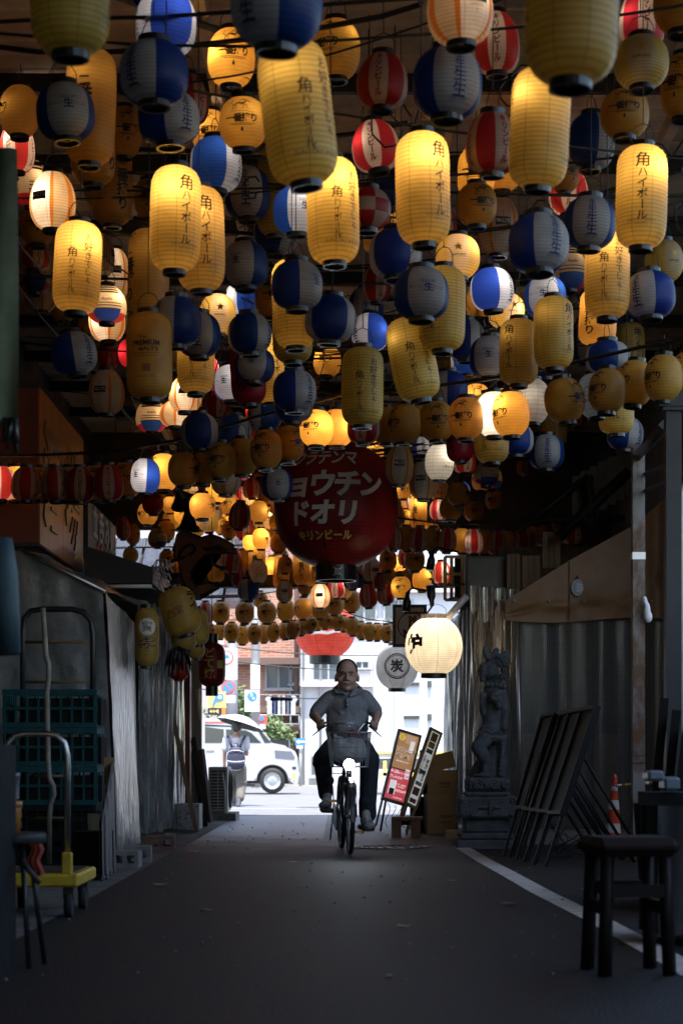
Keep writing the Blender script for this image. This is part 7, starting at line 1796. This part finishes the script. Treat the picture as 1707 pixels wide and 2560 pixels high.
blob([('e', (.22, 0, .80), (.12, .095, .035)), ('c', (.25, 0, .80), (.40, 0, .80), .05, .025)], 'saddle', M['black'], bk, .009, 3)
def w2l(p): return Mb.inverted() @ p
YH = 16.42
def rp(x, y, Y=YH): return W(720 + x / 3.92, 1620 + y / 3.92, Y)
st_ = w2l(rp(632, 826, YH)); gl, gr = rp(318, 742, YH + .12), rp(838, 752, YH + .10)
b = MB(); path = [rp(290, 775, YH + .16), rp(350, 738, YH + .1), rp(400, 722, YH + .03), rp(432, 738, YH), rp(480, 790, YH - .03), rp(520, 826, YH - .03), rp(600, 833, YH - .03), rp(670, 828, YH - .03), rp(700, 795, YH - .02), rp(740, 745, YH), rp(770, 730, YH + .03), rp(815, 742, YH + .1), rp(868, 778, YH + .16)]
b.tube([w2l(p) for p in path], .0115, n=8); b.tube([HT, w2l(rp(600, 833, YH - .03))], .014, n=8); b.build('handlebar', M['chrome'], bk)
for s in (0, 1):
    q = path[:2] if s == 0 else path[-2:][::-1]; MB().tube([w2l(q[0]), w2l(q[0].lerp(q[1], .9))], .017, n=10).build('grip', M['grip'], bk)
    P0 = rp(385, 755, YH - .0) if s == 0 else rp(790, 760, YH); P1 = rp(330, 785, YH) if s == 0 else rp(838, 800, YH); P2 = rp(238, 860, YH + .02) if s == 0 else rp(913, 870, YH + .02)
    MB().tube([w2l(P0), w2l(P1), w2l(P2)], [.012, .009, .005], n=6).build('brake_lever', M['black'], bk)
for p in ([rp(400, 760), rp(480, 740, YH - .08), rp(580, 745, YH - .12), rp(650, 815, YH - .1)], [rp(770, 760), rp(690, 810, YH - .1), rp(640, 850, YH - .08)], [rp(700, 800), rp(650, 735, YH - .05), rp(450, 738, YH - .08)]): MB().tube([w2l(q) for q in p], .0035, n=5).build('brake_cable', M['chrome'], bk)
MB().tube([w2l(q) for q in (rp(600, 808, YH - .1), rp(650, 815, YH - .12), rp(690, 850, YH - .12), rp(705, 915, YH - .1))], .009, n=6).build('lock_cable', M['orange_pl'], bk)
# wire basket
YB0, YB1 = YH - .36, YH - .08
def bpt(x, y, Y): return w2l(W(720 + x / 3.92, 1620 + y / 3.92, Y))
def ring_(xl, xr, y, r=.004, dz=0):
    c = [rp(xl, y, YB0), rp(xr, y, YB0)]; z = c[0].z; X0, X1 = c[0].x, c[1].x; cr = .03
    pts = [(X0 + cr, YB0), (X1 - cr, YB0), (X1, YB0 + cr), (X1, YB1 - cr), (X1 - cr, YB1), (X0 + cr, YB1), (X0, YB1 - cr), (X0, YB0 + cr)]
    return [w2l(Vector((a, c_, z))) for a, c_ in pts]
b = MB(); rings = [ring_(373, 815, 826), ring_(383, 808, 884), ring_(393, 803, 972), ring_(405, 792, 1068), ring_(416, 785, 1165)]
for i, r in enumerate(rings): b.tube(r, .0055 if i in (0, 4) else .0032, n=5, closed=True)
def on_ring(r, t):
    n = len(r); k = t * n; i = int(k) % n; return r[i].lerp(r[(i + 1) % n], k - int(k))
for i in range(44):
    t = i / 44; b.tube([on_ring(r, t) for r in rings], .0022, n=4, cap=False)
for i in range(7): t = (i + 1) / 8; b.tube([rings[-1][0].lerp(rings[-1][1], t), rings[-1][5].lerp(rings[-1][4], t)], .0022, n=4, cap=False)
b.build('basket', M['wire'], bk)
MB().tube([w2l(rp(595, 1165, YB0 + .1)), HT - Vector((0, 0, .05))], .008, n=6).build('basket_stay', M['chrome'], bk)
lp = w2l(rp(598, 1142, YB0 - .03)); hl = empty('headlight', lp); hl.parent = bk
MB().lathe([(.0, -.07), (.03, -.06), (.05, -.01), (.054, .022), (.05, .022), (.046, -.004)], 24, rotm(0, pi/2)).build('housing', M['black'], hl)
M['led'] = pm('headlight_led', (.9, .95, 1), .3, emit=(.82, .9, 1), estr=45); MB().lathe([(.047, -.002), (.03, .004), (.0, .008)], 24, rotm(0, pi/2)).build('lens', M['led'], hl)
MB().tube([(-.03, 0, -.02), (-.06, 0, -.1), (-.06, .03, -.14)], .006, n=5).build('bracket', M['chrome'], hl)
# cranks, pedals, chain guard, stand
ang = 0.0
pl, pr = w2l(rp(392, 1625, 16.62)), w2l(rp(745, 1800, 16.52))
MB().lathe([(.07, -.004), (.09, -.004), (.09, .004), (.07, .004), (.07, -.004)], 24, rotm(pi/2)).build('chainring', M['alu'], bk, loc=BB + Vector((0, -.045, 0)))
for s, q in ((-1, pl), (1, pr)):
    c0_ = BB + Vector((0, s * .06, 0)); d = (Vector((q.x, 0, q.z)) - Vector((BB.x, 0, BB.z))).normalized() * .165; end = c0_ + d
    MB().tube([c0_, end], .009, n=6).build('crank', M['chrome'], bk)
    pe = MB().box((0, s * .055, 0), (.085, .085, .022)).build('pedal', M['black'], bk, loc=end)
    MB().box((.044, s * .055, 0), (.004, .06, .014)).build('pedal_reflector', M['reflector'], pe)
b = MB(); b.prism([(-.02, .3), (.02, .42), (.5, .40), (.58, .33), (.56, .22), (.45, .19), (.02, .25)], .02, Matrix.Translation((0, -.075, 0))); b.build('chain_guard', M['bikepaint'], bk)
MB().tube([(0, -.08, RW), (-.05, -.1, .1), (-.12, -.1, .08)], .008, n=6).build('stand', M['chrome'], bk)
b = MB()
for x0, y0 in ((0, .05), (0, -.05)): b.tube([(0, y0 * 1.3, RW), (-.22, y0 * 1.6, .69)], .006, n=5)
for y in (-.07, -.035, 0, .035, .07): b.tube([(-.3, y, .70), (.14, y, .70)], .006, n=5)
b.build('rear_carrier', M['chrome'], bk)
MB().ell((0, .05, .0), (.02, .008, .02), n=10, k=6).build('wheel_reflector', M['reflector'], bk, loc=(WB * 0 + .02, .02, .12))
# plastic bag in the basket
c = rp(595, 985, (YB0 + YB1) / 2); pb = blob([('e', (-.03, 0, -.03), (.15, .11, .10)), ('e', (.06, .01, -.04), (.11, .11, .09)), ('e', (-.09, -.02, .05), (.07, .07, .06)), ('e', (.04, .0, .05), (.07, .07, .05)), ('e', (-.12, -.03, .09), (.02, .02, .04)), ('c', (0, 0, .05), (.09, .02, .03), .05, .06)], 'plastic_bag', film('bag_film', tint=(.8, .82, .85), opac=.95, gl=.5, rough=.25, diff=(.8, .8, .82), vary=.05, wr=1.0, wsc=16, stretch=(1, 1, 1)), None, .007, 1, label='crumpled white plastic bag lying in the bicycle basket', cat='bag'); pb.location = c

# ================================================================== the cyclist
M['face'] = pm('weathered_skin', (.58, .36, .26), .45, noise=.18, nscale=30, bump=.15, bscale=60)
M['hair'] = pm('cropped_hair', (.05, .048, .048), .75, noise=.5, nscale=80)
M['polo'] = pm('grey_polo', (.31, .315, .335), .9, noise=.3, nscale=60, bump=.35, bscale=13); M['polo_dark'] = pm('polo_collar', (.26, .265, .285), .9, noise=.2, nscale=22); M['trouser'] = pm('dark_trousers', (.034, .039, .05), .85, noise=.3, nscale=10, bump=.4, bscale=14)
M['shoe'] = pm('trainer_grey', (.36, .35, .33), .65, col2=(.12, .12, .12), nscale=16, mask=(.48, .56)); M['sole'] = pm('trainer_sole', (.11, .11, .11), .7); M['eye'] = pm('eye_dark', (.012, .01, .01), .25); M['lip'] = pm('lip', (.20, .09, .07), .5); M['brow'] = pm('eyebrow', (.07, .06, .055), .8)
YC = 16.78
px_ = lambda x, y, dy=0: W(720 + x / 3.92, 1620 + y / 3.92, YC + dy)
C0 = px_(580, 950); C0.z = 0; cyc = empty('person', C0, 0, 'elderly cyclist in grey polo shirt riding the bicycle towards the viewer', 'person')
q_ = lambda x, y, dy=0: px_(x, y, dy) - C0
def hand(c, grip_dir, side, fwd):
    """a fist closed round the grip: palm, four curled fingers side by side along the bar, thumb under"""
    g = Vector(grip_dir).normalized(); up = Vector((0, 0, 1)); out = []
    out.append(('e', c + Vector((0, .012, .012)), (.042, .047, .036))); f_ = Vector(fwd)
    for i, L in enumerate((.9, 1.0, .96, .8)):
        o = c + g * (-.036 + i * .0245)
        k0, k1, k2, k3 = o + Vector((0, 0, .03)) + f_ * .012, o + Vector((0, 0, .022)) + f_ * .04 * L, o - Vector((0, 0, .006)) + f_ * .05 * L, o - Vector((0, 0, .026)) + f_ * .022 * L
        out += [('c', k0, k1, .0125, .0117), ('c', k1, k2, .0117, .0108), ('c', k2, k3, .0108, .0095)]
    t0 = c + g * -.034 + Vector((0, 0, .008)); out += [('c', t0, t0 + f_ * .02 + g * -.012 - Vector((0, 0, .012)), .012, .0105), ('c', t0 + f_ * .02 + g * -.012 - Vector((0, 0, .012)), t0 + f_ * .036 - Vector((0, 0, .026)), .0105, .009)]
    return out
hc = q_(577, 262, -.04)                                            # middle of the skull
fwv = Vector((0, -1, 0))
gL, gR = path[0].lerp(path[1], .5) - C0, path[-1].lerp(path[-2], .5) - C0
shL, shR = q_(405, 500, .02), q_(752, 492, .02); elL, elR = q_(258, 655, .02), q_(872, 640, .02)
wrL, wrR = gL + Vector((-.012, .055, .03)), gR + Vector((.012, .055, .03))
hipL, hipR = q_(440, 985, .16), q_(720, 985, .16); knL, knR = q_(338, 1085, -.30), q_(800, 1090, -.22); anL, anR = q_(372, 1470, -.02), q_(780, 1650, -.12)
E_ = lambda c, r, m=None: ('e', c, r, m) if m else ('e', c, r); EH = lambda c, r, m=None: E_(c, tuple(k * 1.17 for k in r), m)
HS = 1.17; v = lambda x, y, z: hc + Vector((x, y, z)) * HS
head = [EH(v(0, .015, .02), (.078, .098, .098)), EH(v(0, -.035, -.05), (.069, .068, .072)), EH(v(0, -.045, -.095), (.05, .05, .036)), EH(v(0, -.075, -.108), (.026, .022, .02)),
        EH(v(-.044, -.062, -.045), (.032, .03, .03)), EH(v(.044, -.062, -.045), (.032, .03, .03)), EH(v(0, -.07, .022), (.058, .026, .018)),
        ('c', v(0, -.09, .005), v(0, -.118, -.035), .010, .0155), EH(v(0, -.122, -.038), (.014, .012, .011)), EH(v(-.016, -.107, -.042), (.011, .012, .009)), EH(v(.016, -.107, -.042), (.011, .012, .009)),
        EH(v(0, -.098, -.068), (.03, .012, .006)), EH(v(0, -.096, -.08), (.025, .012, .0065)), EH(v(-.03, -.082, -.012), (.02, .012, .008)), EH(v(.03, -.082, -.012), (.02, .012, .008)),
        EH(v(-.082, .01, -.022), (.014, .026, .036), rotm(0, R_(8), R_(-18))), EH(v(.082, .01, -.022), (.014, .026, .036), rotm(0, R_(-8), R_(18))),
        ('c', v(0, .02, -.08), q_(584, 455, .02), .058, .066), EH(v(-.056, -.01, -.09), (.025, .03, .03)), EH(v(.056, -.01, -.09), (.025, .03, .03))]
bodyp = head + [('c', q_(580, 540, .06), q_(580, 900, .12), .10, .12), ('c', shL, shR, .045, .045), ('c', shL, elL, .052, .05), ('c', shR, elR, .052, .05), ('c', elL, wrL, .05, .033), ('c', elR, wrR, .05, .033), ('c', wrL, gL + Vector((0, .01, .015)), .03, .028), ('c', wrR, gR + Vector((0, .01, .015)), .03, .028),
     ('c', hipL, knL, .075, .055), ('c', hipR, knR, .075, .055), ('c', knL, anL, .05, .036), ('c', knR, anR, .05, .036)]
bodyp += hand(gL, path[1] - path[0], -1, fwv) + hand(gR, path[-2] - path[-1], 1, fwv)
blob(bodyp, 'body', M['face'], cyc, .0052, 3)
blob([EH(v(0, .034, .036), (.085, .095, .092)), EH(v(0, .05, .0), (.083, .075, .07))], 'hair', M['hair'], cyc, .006, 2)
for s in (-1, 1):
    MB().ell(v(s * .031, -.091, -.004), (.015, .008, .0042), n=12, k=7).build('eye', M['eye'], cyc)
    MB().tube([v(s * .012, -.097, .014), v(s * .03, -.099, .021), v(s * .05, -.088, .014)], [.004, .005, .003], n=6).build('eyebrow', M['brow'], cyc)
    MB().tube([v(s * .024, -.108, -.045), v(s * .04, -.098, -.066), v(s * .043, -.086, -.085)], [.001, .0022, .001], n=5).build('cheek_crease', M['lip'], cyc)
MB().tube([v(-.026, -.1, -.0745), v(-.01, -.109, -.073), (v(.01, -.109, -.073)), v(.026, -.1, -.0755)], [.0015, .003, .003, .0015], n=6).build('mouth', M['lip'], cyc)
polo = [('c', q_(580, 530, .05), q_(580, 760, .07), .15, .185), ('c', q_(580, 760, .07), q_(582, 900, .13), .185, .19), E_(q_(500, 700, .05), (.12, .13, .2)), E_(q_(662, 700, .05), (.12, .13, .2)), ('c', q_(425, 490, .03), q_(735, 486, .03), .075, .075), ('c', q_(520, 425, .04), q_(425, 480, .03), .055, .06), ('c', q_(645, 425, .04), q_(735, 475, .03), .055, .06), E_(q_(582, 460, .04), (.14, .1, .07)), E_(q_(580, 800, .02), (.17, .17, .13)), E_(q_(580, 560, .0), (.165, .12, .12)),
        ('c', shL, q_(306, 595, .02), .076, .07), ('c', q_(306, 595, .02), q_(282, 630, .02), .07, .068), ('c', shR, q_(828, 580, .02), .076, .07), ('c', q_(828, 580, .02), q_(850, 612, .02), .07, .068), E_(q_(430, 560, .04), (.07, .1, .1)), E_(q_(735, 555, .04), (.07, .1, .1)),
        ('c', q_(395, 800, .02), q_(560, 870, -.02), .03, .03), ('c', q_(760, 790, .02), q_(640, 870, -.02), .03, .03), ('c', q_(420, 500, -.03), q_(520, 640, -.085), .025, .02), ('c', q_(745, 500, -.03), q_(640, 640, -.085), .025, .02)]
blob(polo, 'polo_shirt', M['polo'], cyc, .008, 4)
# collar, placket, cuffs
nk = q_(584, 440, .02)
def flap(pts, th=.012): return pts
for s, P in ((-1, [(505, 352, .03), (450, 400, -.03), (470, 440, -.075), (545, 440, -.105), (565, 470, -.12), (520, 395, -.07)]), (1, [(668, 350, .03), (715, 400, -.03), (700, 445, -.08), (640, 460, -.105), (600, 478, -.122), (650, 400, -.06)])):
    ps = [q_(*p) for p in P]; b = MB(); b.tube(ps[:3] + [ps[2].lerp(ps[3], .6)], [.013, .016, .016, .01], n=8); b.tube([ps[0], ps[5], ps[4]], [.015, .016, .012], n=8); b.tube([ps[1], ps[5].lerp(ps[3], .5), ps[4]], [.012, .018, .01], n=8); b.tube([ps[2], ps[3], ps[4]], [.012, .014, .009], n=8)
    t = b.build('tmp', []); m_ = t.modifiers.new('r', 'REMESH'); m_.mode = 'VOXEL'; m_.voxel_size = .006; k2 = t.modifiers.new('s', 'SMOOTH'); k2.iterations = 3
    me = bpy.data.meshes.new_from_object(t.evaluated_get(bpy.context.evaluated_depsgraph_get())); bpy.data.objects.remove(t); me.materials.clear(); me.materials.append(M['polo_dark']); [setattr(p, 'use_smooth', True) for p in me.polygons]
    inst('collar', me, cyc)
pk = [q_(583, 480, -.128), q_(580, 530, -.135), q_(578, 585, -.135)]
MB().tube(pk, [.014, .016, .014], n=6).build('placket', M['polo_dark'], cyc)
for y in (515, 555): p = q_(580, y, -.155); MB().ell(p, (.006, .004, .006), n=8, k=5).build('button', M['badge_light'], cyc)
blob([E_(q_(580, 960, .13), (.185, .16, .12)), ('c', hipL, knL, .105, .088), ('c', hipR, knR, .105, .09), ('c', knL, q_(366, 1430, -.02), .088, .066), ('c', knR, q_(778, 1600, -.1), .09, .076), ('c', q_(776, 1500, -.14), q_(780, 1625, -.1), .08, .082), E_(q_(290, 1130, -.2), (.05, .09, .04)), E_(q_(345, 1180, -.3), (.075, .07, .1)), ('c', q_(350, 1240, -.24), q_(400, 1300, -.2), .05, .05)], 'trousers', M['trouser'], cyc, .009, 2)
def shoe(c, pitch, yaw):
    e = empty('shoe', c); e.parent = cyc; e.rotation_euler = (pitch, 0, yaw); e.scale = (1.25, 1.2, 1.25)
    blob([E_((0, -.02, .035), (.043, .115, .036)), E_((0, -.085, .028), (.046, .06, .03)), E_((0, .055, .055), (.038, .05, .055)), ('c', (0, .03, .06), (0, .045, .10), .036, .036)], 'upper', M['shoe'], e, .006, 2)
    b = MB(); b.prism([(-.042, -.12), (-.03, -.15), (0, -.16), (.03, -.15), (.044, -.12), (.046, -.06), (.036, 0), (.036, .09), (.02, .105), (-.02, .105), (-.036, .09), (-.036, 0), (-.046, -.06)], .026, rotm(-pi/2) ); o = b.build('sole', M['sole'], e); o.location = (0, 0, .004); o.rotation_euler = (pi, 0, 0)
    for i in range(4): MB().tube([(-.026, -.045 + i * .024, .066 + i * .008), (0, -.05 + i * .024, .073 + i * .009), (.026, -.045 + i * .024, .066 + i * .008)], .0035, n=5).build('lace', M['white_pl'], e)
    return e
shoe(q_(372, 1590, -.16), R_(-6), R_(-6)); shoe(q_(772, 1772, -.24), R_(4), R_(12))
